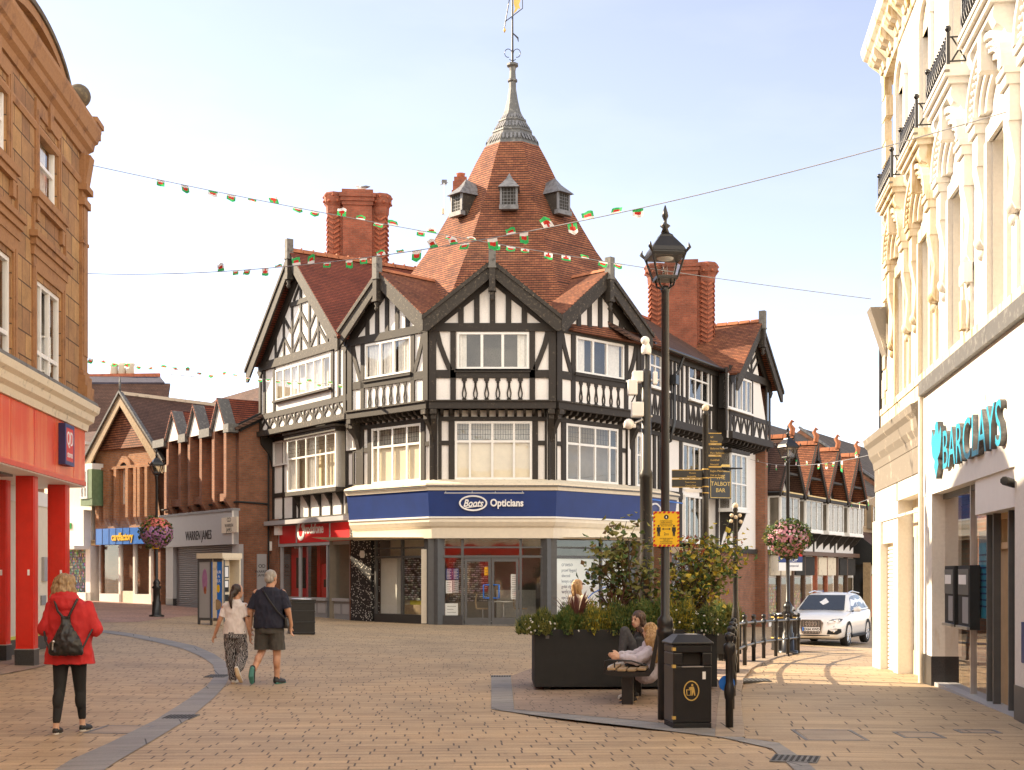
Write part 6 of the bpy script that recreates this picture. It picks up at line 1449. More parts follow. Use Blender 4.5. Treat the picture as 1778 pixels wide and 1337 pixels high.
m = MB('stucco_dirty'); a = uq; m.prism([BF.P(a-.02, .02, 5.75), BF.P(a-.02, .32, 6.68), BF.P(a-.02, .02, 6.68)], BF.u*.5); m.box(BF, a+.05, a+.3, .0, .05, 5.0, 5.35, 'white_sign'); m.build('wall_bracket', BB)
# raised letters and emblem
m = MB('cyan_sign')
t = text('BARCLAYS', BF, (u(1638, .25)+u(1738, .25))/2, .065, lev(1660, 805, .11), .92, 'cyan_sign', BB, name='raised_lettering', ext=.045, sx=1.0)
_w = max((BF.P(0, 0, 0)-Vector((v.co.x, v.co.y, 0))-parent_off(BB)).length for v in t.data.vertices)
xs_ = [(Vector(v.co)+parent_off(BB)-BF.o).dot(BF.u) for v in t.data.vertices]; zs_ = [v.co.z for v in t.data.vertices]
u0t, u1t = u(1637, .11), u(1738, .11); f_ = (u1t-u0t)/(max(xs_)-min(xs_)); zl_ = lev(1690, 793, .11); zh_ = lev(1690, 718, .11); fz = (zh_-zl_)/(max(zs_)-min(zs_)); x0_ = min(xs_); z0_ = min(zs_)
for v, x in zip(t.data.vertices, xs_):
    v.co += BF.u*((x-x0_)*f_+u0t-x); v.co.z = (v.co.z-z0_)*fz+zl_
t.data.materials.append(MATS['lead_dark'])
for p in t.data.polygons: p.material_index = 0 if abs(p.normal.dot(BF.n)) > .7 else 1
ec = (u(1618, .11)+u(1635, .11))/2; ez = lev(1627, 780, .11); eh = .41; ew = (u(1635, .11)-u(1618, .11))/2*1.1
eg = [(0, -1.05), (.25, -.75), (.45, -.55), (.30, -.35), (.75, -.15), (.95, .35), (.85, .75), (.55, .45), (.40, .62), (.30, .95), (-.05, 1.0), (-.30, .82), (-.12, .68), (-.40, .50), (-.55, .60), (-.85, .80), (-.95, .3), (-.72, -.2), (-.30, -.38), (-.42, -.6), (-.22, -.8)]
m = MB('cyan_sign'); m.poly(BF, [(ec+x*ew, ez+y*eh) for x, y in eg], .045, .12); eo = m.build('bird_emblem', BB)
eo.data.materials.append(MATS['lead_dark'])
for p in eo.data.polygons:
    if abs(p.normal.dot(BF.n)) < .7: p.material_index = 1
m = MB('brick_brown'); m.prism([BF.P(.05, -.5, -.5), BF.P(.05, -9, -.5), BF.P(bw, -9, -.5), BF.P(bw, -.5, -.5)], (0, 0, 3.2)); m.prism([BF.P(uq, -.5, 2.9), BF.P(uq, -9, 2.9), BF.P(bw, -9, 2.9), BF.P(bw, -.5, 2.9)], (0, 0, 9), 'stucco_worn'); m.prism([BF.P(.02, -.4, 2.6), BF.P(.02, -.02, 2.6), BF.P(uq, -.02, 2.6), BF.P(uq, -.4, 2.6)], (0, 0, zt1-2.6), 'stucco_worn'); m.build('core_wall', BB)
# ================================================================ row of four gables down the side street
r0 = F6.P(F6.w+.15, -.35, 0); RE = r0+d5*14.2
RF = Fr((r0.x, r0.y), (RE.x, RE.y)); gwid = RF.w/4
def street_gable(k):
    u0 = k*gwid; um = u0+gwid/2; a = RF.P(um, 0, 0)
    lab = ['nearest of four small gabled shops in the side street, its front slope brown tiled', 'second small gabled shop in the side street, behind the pink flower basket', 'third small gabled shop in the side street, above a cream fascia', 'last of the four small gabled shops, beside the dark sloping shopfront'][k]
    t = thing('gabled_shop', lab, 'building', (a.x, a.y, 0), 'small gabled shops in the side street')
    ze, za = 5.35, 7.75; sl = (za-ze)/(gwid/2)
    m = MB('plaster'); m.poly(RF, [(u0, -.9), (u0+gwid-.01, -.9), (u0+gwid-.01, ze), (um, za-.1), (u0, ze)], -5, 0); m.box(RF, u0, u0+gwid, 0, .05, ze-.1, ze+.1, 'timber'); m.box(RF, u0+.05, u0+.2, 0, .04, 2.75, ze, 'timber'); m.build('plaster_wall', t)
    m = MB('timber')
    for s in (-1, 1):
        e = um+s*(gwid/2-.02); m.poly(RF, [(um, za+.06), (e, ze+.06), (e, ze-.3), (um, za-.35)], .72, .80); m.bar(RF, (e, ze-.1), (um, za-.3), .3, 0, .06)
    m.box(RF, um-.08, um+.08, .62, .84, za-.75, za+.1)
    m.prism([RF.P(um-.9, .0, ze+.75), RF.P(um+.9, 0, ze+.75), RF.P(um+.9, .7, ze+.75), RF.P(um-.9, .7, ze+.75)], (0, 0, .1)); m.build('bargeboard', t)
    r = MB('clay_tile' if k else 'brown_tile')
    for s in (-1, 1):
        e = um+s*gwid/2; slope(r, RF.P(e, .82, ze), RF.P(e, -5, ze), RF.P(um, -5, za+.06), RF.P(um, .82, za+.06), .09)
    for i in range(10): r.prism([RF.P(um-.11, .8-i*.5, za+.0), RF.P(um, .8-i*.5, za+.2), RF.P(um+.11, .8-i*.5, za+.0)], RF.n*-.47, 'ridge_tile')
    r.build('gable_roof', t)
    f = MB('ridge_tile'); p = RF.P(um, .7, za+.15); f.tube([p, p+RF.n*.05+Vector((0, 0, .25)), p-RF.n*.08+Vector((0, 0, .45)), p+RF.n*.02+Vector((0, 0, .62)), p+RF.n*.12+Vector((0, 0, .55))], [.12, .13, .1, .07, .03], None, 8); f.build('finial', t)
    b0, b1, n1, z0, z1 = u0+.5, u0+gwid-.5, .62, 3.72, 5.12
    m = MB('white_paint'); m.box(RF, b0-.05, b1+.05, 0, n1+.06, z0-.12, z0); m.box(RF, b0-.1, b1+.1, 0, n1+.16, z1, z1+.14, 'timber'); m.box(RF, b0-.1, b1+.1, n1+.0, n1+.17, z1+.14, z1+.2, 'gold')
    for i in range(3): a_ = b0+.15+(b1-b0-.3)*i/2; m.prism([RF.P(a_-.06, 0, 2.9), RF.P(a_-.06, 0, z0-.12), RF.P(a_-.06, n1, z0-.12), RF.P(a_-.06, .35, 3.25), RF.P(a_-.06, .1, 3.05)], RF.u*.12, 'timber')
    m.split('oriel_surround', t, 1)
    window(RF, b0, b1, z0, z1, n1, t, (.33, .66), (), .05, .055, 'white_paint', depth=.55, back='dim_room', lead=(.06, .94, .2, .2))
    sf = RF.side(b0, n1, n1); window(sf, .04, sf.w-.0, z0, z1, .0, t, (), (), .08, .06, 'white_paint', glass='glass', lead=(.06, .94, .12, .2), depth=.2)
    m = MB('wood_dark'); m.box(RF, u0, u0+gwid, 0, .35, 2.55, 2.75, 'wood_dark'); m.box(RF, u0+.4, u0+gwid-.3, .05, .2, 1.62, 2.5, 'cornice_cream' if k in (0, 2) else 'dark_room')
    for e in (u0+.08, um): m.box(RF, e-.07, e+.07, 0, .2, -.9, 2.55, 'terracotta' if k == 2 else 'wood_dark')
    m.build('shopfront_surround', t)
    g_ = MB('dark_room'); g_.box(RF, u0+.25, u0+gwid-.3, 0, .04, -.4, 1.5); s_ = g_.build('shopfront_window', t); q = MB('glass_reflect_tint'); q.face([RF.P(u0+.25, .09, -.4), RF.P(u0+gwid-.3, .09, -.4), RF.P(u0+gwid-.3, .09, 1.5), RF.P(u0+.25, .09, 1.5)]); q.build('glass', s_, recalc=False)
    cs = ['goods', 'goods', 'blue_bright', 'dark_room'][k]
    q = MB(cs); q.box(RF, u0+.5, um-.2, .045, .07, -.4, .9 if k else 1.2); q.build('window_display', t)
for k in range(4): street_gable(k)
# long tiled building behind and beyond
LB = thing('long_roofed_building', 'long dark tiled building stepping away behind the row of small gables', 'building', (22, 80, 0))
e0 = RF.P(-1, -4.6, 0); LF = Fr((e0.x, e0.y), (e0.x+d5.x*46, e0.y+d5.y*46))
for i, (u0, u1, zr_) in enumerate(((0, 17, 9.9), (17.05, 30, 10.9), (30.05, 46, 11.3))):
    r = MB('grey_tile'); slope(r, LF.P(u0, 3.2, zr_-4.6), LF.P(u1, 3.2, zr_-4.6), LF.P(u1, -3, zr_), LF.P(u0, -3, zr_)); r.build('tiled_roof', LB)
    m = MB('brick_brown'); m.poly(LF.side(u0, 3.2, 12.4), [(0, -1), (12.4, -1), (12.4, zr_-4.7), (6.2, zr_-.1), (0, zr_-4.7)], -.3, -.01); m.box(LF, u0, u1, -9, -8.8, -1, zr_-4.6); m.bar(LF.side(u0, 3.3, 6.4), (0, zr_+.05), (6.4, zr_-4.55), .14, -.1, .1, 'lead'); m.build('gable_wall', LB)
XF = Fr((RE.x+.1, RE.y+.17), (RE.x+d5.x*24, RE.y+d5.y*24))
m = MB('plaster'); m.box(XF, 0, XF.w, -6, -.2, 2.6, 6.0, 'wood_slat'); m.box(XF, 0, XF.w, -6, -.5, -1.2, 2.6, 'dark_room'); m.build('upper_wall', LB)
r = MB('brown_tile'); slope(r, XF.P(.3, 1.4, 2.7), XF.P(XF.w, 1.4, 2.7), XF.P(XF.w, -.2, 4.0), XF.P(.3, -.2, 4.0)); r.build('canopy_roof', LB)
m = MB('black_matte'); m.prism([XF.P(.28, -.2, 4.05), XF.P(.28, 1.45, 2.75), XF.P(.28, 1.45, 2.2), XF.P(.28, -.2, 2.2)], XF.u*.06); m.box(XF, .34, XF.w, 1.1, 1.4, 2.2, 2.7, 'wood_slat'); m.build('canopy_cheek', LB)
for a in (.5, 3.2, 6.5): window(XF, a, a+1.3, 4.2, 5.5, .1, LB, (.5,), (), .1, .1, 'wood_slat', back='dim_room')
m = MB('goods')
for a, mt in ((.6, 'red_sign'), (.9, 'orange_red'), (1.2, 'yellow'), (1.5, 'green_flag')): m.box(XF, a, a+.3, .6, .64, -.6, 1.6, mt)
m.box(XF, .5, 2.2, .5, .66, 1.7, 2.15, 'cream_paint'); m.box(XF, 3, 6, .3, .34, -.6, 1.6, 'goods')
for a in (.35, 2.5, 6.4): m.box(XF, a-.1, a+.1, .4, .8, -1, 2.3, 'wood_slat')
m.build('shop_display', LB)
# ================================================================ street furniture
def rot_tree(o, a): o.rotation_euler = (0, 0, a)
# ---- lamp posts
def lamp_post(h=5.55):
    t = thing('lamp_post', 'x', 'lamp post', (0, 0, 0), 'black lantern lamp posts')
    m = MB('black_paint')
    m.lathe((0, 0, 0), [(.085, -.1), (.085, .93), (.10, .95), (.10, 1.0), (.085, 1.02), (.095, 1.06), (.085, 1.13), (.05, 1.17), (.048, 2.6), (.042, h-.78), (.05, h-.76), (.05, h-.72), (.03, h-.70)], None, 16)
    m.build('pole', t)
    m = MB('black_paint'); zb, zt = h-.62, h-.36; rb, rt = .12, .195
    for s in (0, 1, 2, 3):
        a = math.pi/4+s*math.pi/2; c, d = math.cos(a), math.sin(a)
        m.tube([(.03*c, .03*d, h-.74), (.11*c, .11*d, h-.70), (rb*c*1.1, rb*d*1.1, zb)], .012, None, 6)
        m.tube([(rb*c*1.35, rb*d*1.35, zb), (rt*c*1.35, rt*d*1.35, zt)], .013, None, 6)
        m.tube([(rt*c*1.35, rt*d*1.35, zt), (rt*c*1.62, rt*d*1.62, zt+.05), (rt*c*1.55, rt*d*1.55, zt+.10)], [.014, .022, .004], None, 6)
    m.lathe((0, 0, 0), [(rb*1.38, zb-.02), (rb*1.42, zb), (rb*1.38, zb+.02)], None, 4, False, ph=.5); m.lathe((0, 0, 0), [(rt*1.38, zt-.03), (rt*1.44, zt), (rt*1.36, zt+.03)], None, 4, False, ph=.5)
    m.build('lantern_frame', t)
    m = MB('black_paint'); m.lathe((0, 0, 0), [(rt*1.42, zt+.02), (rt*1.25, zt+.07), (.11, zt+.20), (.10, zt+.22), (.05, zt+.25), (.03, zt+.27)], None, 4, False, ph=.5)
    m.lathe((0, 0, 0), [(.05, zt+.25), (.03, zt+.30), (.06, zt+.33), (.02, zt+.36), (.02, zt+.40), (.038, zt+.44), (.03, zt+.48), (.006, zt+.56)], None, 12); m.build('lantern_roof', t)
    m = MB('lantern_glass')
    k = [(math.cos(math.pi/4+i*math.pi/2), math.sin(math.pi/4+i*math.pi/2)) for i in range(4)]
    for i in range(4):
        a, b = k[i], k[(i+1) % 4]; m.face([(a[0]*rb*1.35, a[1]*rb*1.35, zb), (b[0]*rb*1.35, b[1]*rb*1.35, zb), (b[0]*rt*1.35, b[1]*rt*1.35, zt), (a[0]*rt*1.35, a[1]*rt*1.35, zt)])
    m.build('lantern_glass', t)
    m = MB('white_sign'); m.lathe((0, 0, 0), [(.01, zt-.05), (.09, zt-.045), (.10, zt-.02), (.02, zt-.015)], None, 14); m.lathe((0, 0, 0), [(.02, zb), (.03, zb+.06), (.025, zb+.14), (.005, zb+.17)], 'lantern_glass', 10); m.build('lamp', t)
    return t
lp = lamp_post()
def place(o, px, py, label, sc=1.0, pt=None):
    p = pt if pt is not None else hit(px, py); o.location = p; o.scale = (1, 1, sc) if sc != 1 else (1, 1, 1)
    if label: o['label'] = label
    return o
l1 = place(lp, 1155, 1250, 'tall black lantern lamp post carrying the yellow two metre notice, between bench and bin')
lB = place(copy_tree(lp), 272, 1071, 'black lantern lamp post in front of the shuttered shop, holding a purple flower ball')
lC = place(copy_tree(lp), 1368, 1134, 'black lantern lamp post at the end of the railing, holding the pink flower ball')
lD = place(copy_tree(lp), 1357, 1086, 'farthest black lantern lamp post, beside the small gabled shops in the side street')
for l in (lB, lC, lD): l.rotation_euler = (0, 0, .5)
lp.rotation_euler = (0, 0, .12)
# stepped base on two of the posts is a casting of its own
for l, nme in ((lB, 0), (lC, 1)):
    m = MB('black_paint'); p = Vector(l.location); m.lathe(p, [(.26, -.05), (.26, .06), (.16, .08), (.15, .5), (.12, .55), (.12, .95), (.17, 1.0), (.10, 1.08), (.13, 1.16), (.09, 1.24), (.05, 1.30)], None, 14); b = m.build('post_base', None, loc=p); b.parent = l; b.location = (0, 0, 0); b.rotation_euler = (0, 0, 0)
# ---- yellow notice on the near post
pn_ = Vector(l1.location); yz0, yz1 = ZZ(949, pn_.y-.06), ZZ(888, pn_.y-.06)
yf = Fr((pn_.x-.14, pn_.y-.062), (pn_.x+.15, pn_.y-.062+.006)); yw = yf.w
ys = thing('distance_notice', 'yellow two metre distance notice with red striped border on the lamp post', 'sign', (pn_.x, pn_.y-.06, yz0))
m = MB('yellow'); m.box(yf, 0, yw, -.006, .002, yz0, yz1); m.build('board', ys)
m = MB('red_flag'); hh = yz1-yz0; b_ = .022
for i in range(9):
    a = yz0+hh*(i+.1)/9
    for x in (0, yw-b_): m.poly(yf, [(x, a), (x+b_, a+.012), (x+b_, a+.032), (x, a+.02)], .002, .004)
for i in range(6):
    a = yw*(i+.15)/6
    for z in (yz0, yz1-b_): m.poly(yf, [(a, z), (a+.028, z), (a+.040, z+b_), (a+.012, z+b_)], .002, .004)
m.build('striped_border', ys)
m = MB('black_ink'); zc_ = (yz0+yz1)/2-.02
for s in (-1, 1):
    x = yw/2+s*.085; m.poly(yf, ellipse(x, zc_+.055, .011, .011, 10), .002, .004); m.poly(yf, [(x-.022, zc_+.04), (x+.022, zc_+.04), (x+.022, zc_-.01), (x+.014, zc_-.01), (x+.013, zc_-.06), (x+.003, zc_-.06), (x, zc_-.02), (x-.003, zc_-.06), (x-.013, zc_-.06), (x-.014, zc_-.01), (x-.022, zc_-.01)], .002, .004)
    m.poly(yf, [(yw/2+s*.05, zc_+.02), (yw/2+s*.03, zc_+.034), (yw/2+s*.03, zc_+.006)], .002, .004)
m.box(yf, yw/2-.035, yw/2+.035, .002, .004, zc_+.016, zc_+.024); m.poly(yf, ellipse(yw/2, yz1-.062, .026, .026, 18), .002, .004)
m.build('pictogram', ys)
m = MB('white_sign'); m.poly(yf, [(yw/2-.006, yz1-.075), (yw/2+.006, yz1-.075), (yw/2+.004, yz1-.05), (yw/2-.004, yz1-.05)], .004, .005); m.build('emblem', ys)
text('2m', yf, yw/2, .003, zc_-.05, .045, 'black_ink', ys, ext=.001)
for i, s in enumerate(('WREXHAM COUNCIL', 'PUBLIC NOTICE', 'CHESTER STREET', 'FOLLOW SIGNS')): text(['CYMERWCH OFAL', 'PUBLIC NOTICE', 'GOFALWCH PAWB', 'FOLLOW SIGNS'][i], yf, yw/2, .003, yz1-.112-.018*i, .017, 'black_ink', ys, ext=.001)
for i, s in enumerate(('ADVISORY NOTICE', 'KEEP LEFT', 'PLEASE MAINTAIN', 'A SAFE DISTANCE')): text(s, yf, yw/2, .003, yz0+.085-.018*i, .017, 'black_ink', ys, ext=.001)
m = MB('steel')
for z in (yz0+.08, yz1-.08): m.lathe((pn_.x, pn_.y, 0), [(.052, z), (.054, z+.002), (.054, z+.018), (.052, z+.02)], None, 14)
m.build('clamp', ys)
# ---- flower balls on the posts
def leafmat(name, c1, c2, rough=.6, trans=.25):
    m, nt, b = nm(name)
    r, no, _ = noise_ramp(nt, 3.1, [(.3, c1), (.7, c2)], detail=3)
    nt.links.new(r.outputs[0], b.inputs['Base Color']); b.inputs['Roughness'].default_value = rough
    tr = nd(nt, 'ShaderNodeBsdfTranslucent'); nt.links.new(r.outputs[0], tr.inputs[0]); mx = nd(nt, 'ShaderNodeMixShader'); mx.inputs[0].default_value = trans
    nt.links.new(b.outputs[0], mx.inputs[1]); nt.links.new(tr.outputs[0], mx.inputs[2]); nt.links.new(mx.outputs[0], nt.nodes['Material Output'].inputs[0])
leafmat('leaf_green', (.06, .12, .03), (.11, .17, .045)); leafmat('leaf_dark', (.03, .06, .02), (.055, .095, .03)); leafmat('leaf_olive', (.17, .19, .045), (.25, .22, .055)); leafmat('leaf_yellow', (.42, .34, .04), (.55, .40, .04)); leafmat('leaf_red', (.25, .05, .02), (.33, .10, .03)); leafmat('leaf_brown', (.13, .075, .03), (.18, .11, .04))
leafmat('leaf_spiky', (.16, .06, .05), (.26, .12, .08)); leafmat('petal_pink', (.70, .28, .38), (.78, .42, .50)); leafmat('petal_purple', (.40, .16, .36), (.55, .28, .46)); leafmat('petal_coral', (.75, .14, .12), (.8, .24, .2)); leafmat('petal_white', (.75, .72, .66), (.8, .78, .72))
plain('bark', (.10, .065, .04), .9, var=.3, scale=20)
def leaf(m, p, s, mat, rnd, nrm=None, asp=.62):
    d = Vector((rnd.gauss(0, 1), rnd.gauss(0, 1), rnd.gauss(0, .7))).normalized(); q = nrm if nrm is not None else Vector((rnd.gauss(0, 1), rnd.gauss(0, 1), rnd.gauss(.5, 1)))
    w = d.cross(q); w = w.normalized() if w.length > 1e-4 else Vector((1, 0, 0)); f = d.cross(w)*s*.18
    m.add([p-d*s*.5, p+w*s*asp*.5+f, p+d*s*.5, p-w*s*asp*.5+f], [[0, 1, 2], [0, 2, 3]], mat)
def flower(m, p, n, s, mat, rnd):
    a = n.orthogonal().normalized(); b = n.cross(a); ph = rnd.random()*6
    vs = [p+n*s*.15]+[p+(a*math.cos(ph+2*math.pi*i/5)+b*math.sin(ph+2*math.pi*i/5))*s*.5 for i in range(5)]
    m.add(vs, [[0, i, i % 5+1] for i in range(1, 6)], mat)
from mathutils import noise as _mn
def mathutils_noise(v): return _mn.noise(v)
def flower_ball(post, zc, r, mats, seed, label, sq=.86):
    rnd = random.Random(seed); c = Vector(post.location)+Vector((0, 0, zc))
    t = thing('flower_basket', label, 'hanging flowers', c, 'flower balls round the lamp posts')
    lump = lambda d: 1+.13*math.sin(4.3*d.x+seed)*math.cos(3.7*d.z+seed)+.09*math.sin(9*d.y+6*d.z+seed*2)+(.10 if d.z < -.6 else 0)*math.sin(14*d.x+seed)
    m = MB('leaf_green')
    for i in range(1900):
        d = Vector((rnd.gauss(0, 1), rnd.gauss(0, 1), rnd.gauss(0, 1))).normalized(); rr = r*(.62+.42*rnd.random()**.6)*lump(d)
        leaf(m, c+Vector((d.x*rr, d.y*rr, d.z*rr*sq)), .10, rnd.choice(['leaf_green', 'leaf_dark', 'leaf_olive']), rnd)
    m.build('foliage', t)
    m = MB('petal_pink')
    for i in range(820):
        d = Vector((rnd.gauss(0, 1), rnd.gauss(0, 1), rnd.gauss(-.1, 1))).normalized()
        if mathutils_noise(d*2.6+Vector((seed, 0, 0))) > .34: continue; rr = r*(.86+.24*rnd.random())*lump(d)
        k = mats[0] if d.z < .25+.2*rnd.random() else mats[1]
        if rnd.random() < .12: k = mats[2]
        flower(m, c+Vector((d.x*rr, d.y*rr, d.z*rr*sq)), (d+Vector((rnd.gauss(0, .3), rnd.gauss(0, .3), rnd.gauss(0, .3)))).normalized(), .088, k, rnd)
    m.build('blossom', t)
    m = MB('black_matte'); m.lathe(c, [(.05, -r*sq-.05), (r*.6, -r*.45), (r*.62, -r*.4), (.05, -r*.3)], None, 12); m.build('basket', t)
    return t
flower_ball(lB, ZZ(925, lB.location.y)-lB.location.z, .53, ['petal_purple', 'petal_coral', 'leaf_yellow'], 3, 'ball of purple and pink flowers on the post by the shuttered shop', .98)
flower_ball(lC, ZZ(936, lC.location.y)-lC.location.z, .55, ['petal_pink', 'petal_pink', 'petal_white'], 5, 'ball of pink flowers on the post beside the parked white car')
m = MB('yellow'); p = Vector(lB.location); f_ = Fr((p.x-.11, p.y-.13), (p.x+.11, p.y-.13)); z = ZZ(948, p.y); m.box(f_, 0, .22, -.02, 0, z-.1, z+.1); tag(m.build('lamp_plate', None), 'small orange plate on the post under the purple flower ball', 'plate')
# ---- camera pole
pc_ = W(1122, 1085, 22.4); zg_ = g(pc_.x, pc_.y); c = Vector((pc_.x, pc_.y, zg_))
cp = thing('camera_pole', 'thick weathered pole with white cameras and radio boxes beside the autumn shrub', 'camera pole', c)
zt = lambda y: ZZ(y, 22.4)
m = MB('black_worn'); m.lathe((c.x, c.y, 0), [(.12, zg_-.1), (.12, zt(965)), (.105, zt(955)), (.105, zt(832)), (.115, zt(830)), (.115, zt(822)), (.085, zt(815)), (.085, zt(645)), (.06, zt(643)), (.03, zt(640)), (.03, zt(612))], None, 16); m.build('pole', cp)
m = MB('upvc'); m.lathe((c.x, c.y, 0), [(.07, zt(615)), (.085, zt(612)), (.085, zt(604)), (.06, zt(598)), (.05, zt(596))], None, 14); m.ball((c.x-.02, c.y-.03, zt(592)), .075, 'upvc'); m.build('dome_camera', cp)
cf_ = Fr((c.x-1, c.y), (c.x+1, c.y))
def pbox(x0, x1, y0, y1, n0, n1, mat='upvc', name='radio_box'):
    d = c.y; a = (x0-CX)/FL*d-c.x+1; b = (x1-CX)/FL*d-c.x+1
    m = MB(mat); m.box(cf_, a, b, n0, n1, zt(y1), zt(y0)); return m.build(name, cp, bevel=.015)
pbox(1089, 1105, 662, 688, .05, .22); pbox(1098, 1116, 645, 664, -.1, .1); pbox(1095, 1116, 700, 725, .02, .2); pbox(1133, 1141, 646, 668, -.05, .08)
m = MB('steel'); m.tube([(c.x-.34, c.y, zt(662)), (c.x+.22, c.y, zt(660))], .022); m.tube([(c.x-.2, c.y-.05, zt(735)), (c.x+.1, c.y, zt(722))], .02); m.ball((c.x-.30, c.y-.08, zt(737)), .09, 'upvc', 10, 6); m.box(cf_, .62, .82, -.02, .08, zt(743), zt(737), 'upvc'); m.split('bracket', cp, [3, 3, 1, 1])
m = MB('black_matte'); m.tube([(c.x-.2, c.y-.15, zt(688)), (c.x-.26, c.y-.15, zt(700)), (c.x-.18, c.y-.15, zt(704)), (c.x-.1, c.y-.08, zt(690)), (c.x-.08, c.y-.06, zt(672))], .012, None, 6); m.build('cable', cp)
# ---- finger post
pf_ = W(1225, 1060, 24.0); zg_ = g(pf_.x, pf_.y)+.1; c = Vector((pf_.x, pf_.y, zg_)); zt = lambda y: ZZ(y, 24.0)
fp = thing('finger_post', 'black and gold finger post with direction arms both ways', 'sign post', c)
m = MB('black_worn'); m.lathe((c.x, c.y, 0), [(.06, zg_-.1), (.06, zt(850)), (.055, zt(845)), (.055, zt(722)), (.07, zt(720)), (.05, zt(716)), (.05, zt(714))], None, 14); m.ball((c.x, c.y, zt(708)), .065, 'cornice_cream'); m.build('pole', fp)
ff = Fr((c.x-2, c.y-.02), (c.x+2, c.y+.1))
def arm(y0, y1, left, l1_, l2_, px_end):
    a = (px_end-CX)/FL*24.0-c.x+2; z1, z0 = zt(y0), zt(y1); o = (2.05 if not left else 1.95); m = MB('black_paint')
    if left: m.box(ff, a, o, -.02, .02, z0, z1)
    else: m.poly(ff, [(o, z0), (a-.06, z0), (a-.03, (z0+z1)/2-.05), (a, (z0+z1)/2), (a-.03, (z0+z1)/2+.05), (a-.06, z1), (o, z1)], -.02, .02)
    ob = m.build('direction_arm', fp); e = MB('gold')
    lo, hi = (a, o) if left else (o, a-.04)
    e.box(ff, lo, hi, -.022, .026, z1-.006, z1+.006); e.box(ff, lo, hi, -.022, .026, z0-.004, z0+.006); e.build('gold_edge', ob)
    h = (z1-z0)
    for i, s in enumerate((l1_, l2_)):
        if s: text(s, ff, (o-.12 if left else o+.04), .022, z1-h*(.45+.42*i), h*.25, 'gold', ob, ext=.002, align='RIGHT' if left else 'LEFT')
arm(752, 770, False, 'Sêl', 'Stables', 1257); arm(772, 790, False, 'Bellevue Park', 'Parc Bellevue', 1257); arm(792, 810, False, 'Guildhall', 'Neuadd', 1257); arm(811, 829, False, 'Eagles Meadow', 'Dôl yr Eryrod', 1257)
arm(816, 830, True, 'Museum', 'Amgueddfa', 1167); arm(832, 846, True, 'Town Centre', 'Canol y Dref', 1167)
m = MB('gold')
for y in (816, 831, 846, 857): m.lathe((c.x, c.y, 0), [(.062, zt(y)), (.066, zt(y)+.01), (.062, zt(y)+.02)], None, 12)
m.build('gold_collar', fp)
m = MB('white_sign'); m.box(ff, 2-.36, 1.95, .02, .025, zt(855), zt(849)); m.build('paper_label', fp)
# slim post with a ball top and rosettes
pb = W(1277, 1062, 23.0); zg_ = g(pb.x, pb.y); c = Vector((pb.x, pb.y, zg_)); zt = lambda y: ZZ(y, 23.0)
bp = thing('ball_topped_post', 'slim dark post with a pale ball top and cast rosettes behind the railing', 'post', c)
m = MB('black_worn'); m.lathe((c.x, c.y, 0), [(.07, zg_-.1), (.07, .9), (.06, 1.0), (.045, 1.1), (.045, zt(972)), (.055, zt(970)), (.04, zt(966)), (.035, zt(888)), (.05, zt(886)), (.035, zt(882)), (.04, zt(880))], None, 12); m.build('pole', bp)
m = MB('cornice_cream'); m.ball((c.x, c.y, zt(878)), .05)
for dx, dy in ((-.07, 895), (.07, 895), (-.08, 905), (.085, 906), (0, 898)): m.ball((c.x+dx, c.y-.03, zt(dy)), .035, None, 8, 5)
m.build('rosette', bp)
# ---- railing with ball topped posts
rail = thing('guard_railing', 'black guard railing of ball topped posts along the curving kerb', 'railing', hit(1300, 1155))
px_posts = [(1266.5, 1264, 1.0), (1269.5, 1232, 1.0), (1272, 1209, 1.0), (1274, 1190, 1.0), (1278, 1167, 1), (1293, 1156, 1), (1308.6, 1148.7, 1), (1326, 1143.6, 1), (1347, 1140, 1), (1367.7, 1136.3, 1), (1386, 1133, 1)]
posts = [hit(a, b, .006) for a, b, _ in px_posts]
prt = MB('black_paint'); H_ = .985
prt.lathe((0, 0, 0), [(.042, -.1), (.042, .30), (.05, .31), (.058, .36), (.058, .41), (.045, .46), (.04, .48), (.04, .76), (.062, .80), (.065, .84), (.06, .88), (.03, .90), (.045, .93), (.05, .96), (.045, .99), (.012, 1.01)], None, 14)
p0 = prt.build('rail_post', None, loc=(0, 0, 0))
for i, p in enumerate(posts):
    o = p0 if i == 0 else p0.copy()
    if i: COL.objects.link(o)
    o.parent = rail; o.location = p-Vector(rail.location)
m = MB('black_paint')
for zz in (.84, .385): m.tube([p+Vector((0, 0, zz)) for p in posts], .026, None, 10)
m.build('rail', rail)
m = MB('blue_bright'); m.tube([posts[0]+Vector((-.01, .10, .46)), posts[0]+Vector((-.01, .115, .46))], .085, None, 20); tag(m.build('round_sticker', None), 'small round blue badge fixed behind the nearest railing post', 'badge')
# ---- litter bins
def tidy_man(fr, u, z, s, n, parent):
    m = MB('gold'); ring(m, fr, u, z, s, s*1.25, s*.14, n, n+.004, 'gold', 26)
    m.poly(fr, ellipse(u+s*.10, z+s*.70, s*.13, s*.15, 10), n, n+.004)
    m.poly(fr, [(u-s*.05, z+s*.5), (u+s*.3, z+s*.5), (u+s*.42, z+s*.0), (u+s*.5, z-s*.6), (u+s*.36, z-s*.6), (u+s*.24, z-s*.12), (u+s*.12, z-s*.6), (u, z-s*.6), (u+s*.05, z+s*.1), (u-s*.3, z+s*.25), (u-s*.32, z+s*.38)], n, n+.004)
    m.curve(fr, [(u-s*.62, z+s*.1), (u-s*.55, z-s*.55), (u-s*.12, z-s*.55), (u-s*.05, z+s*.1)], s*.1, n, n+.004); m.bar(fr, (u-s*.68, z+s*.12), (u, z+s*.12), s*.1, n, n+.004)
    m.build('litter_emblem', parent)
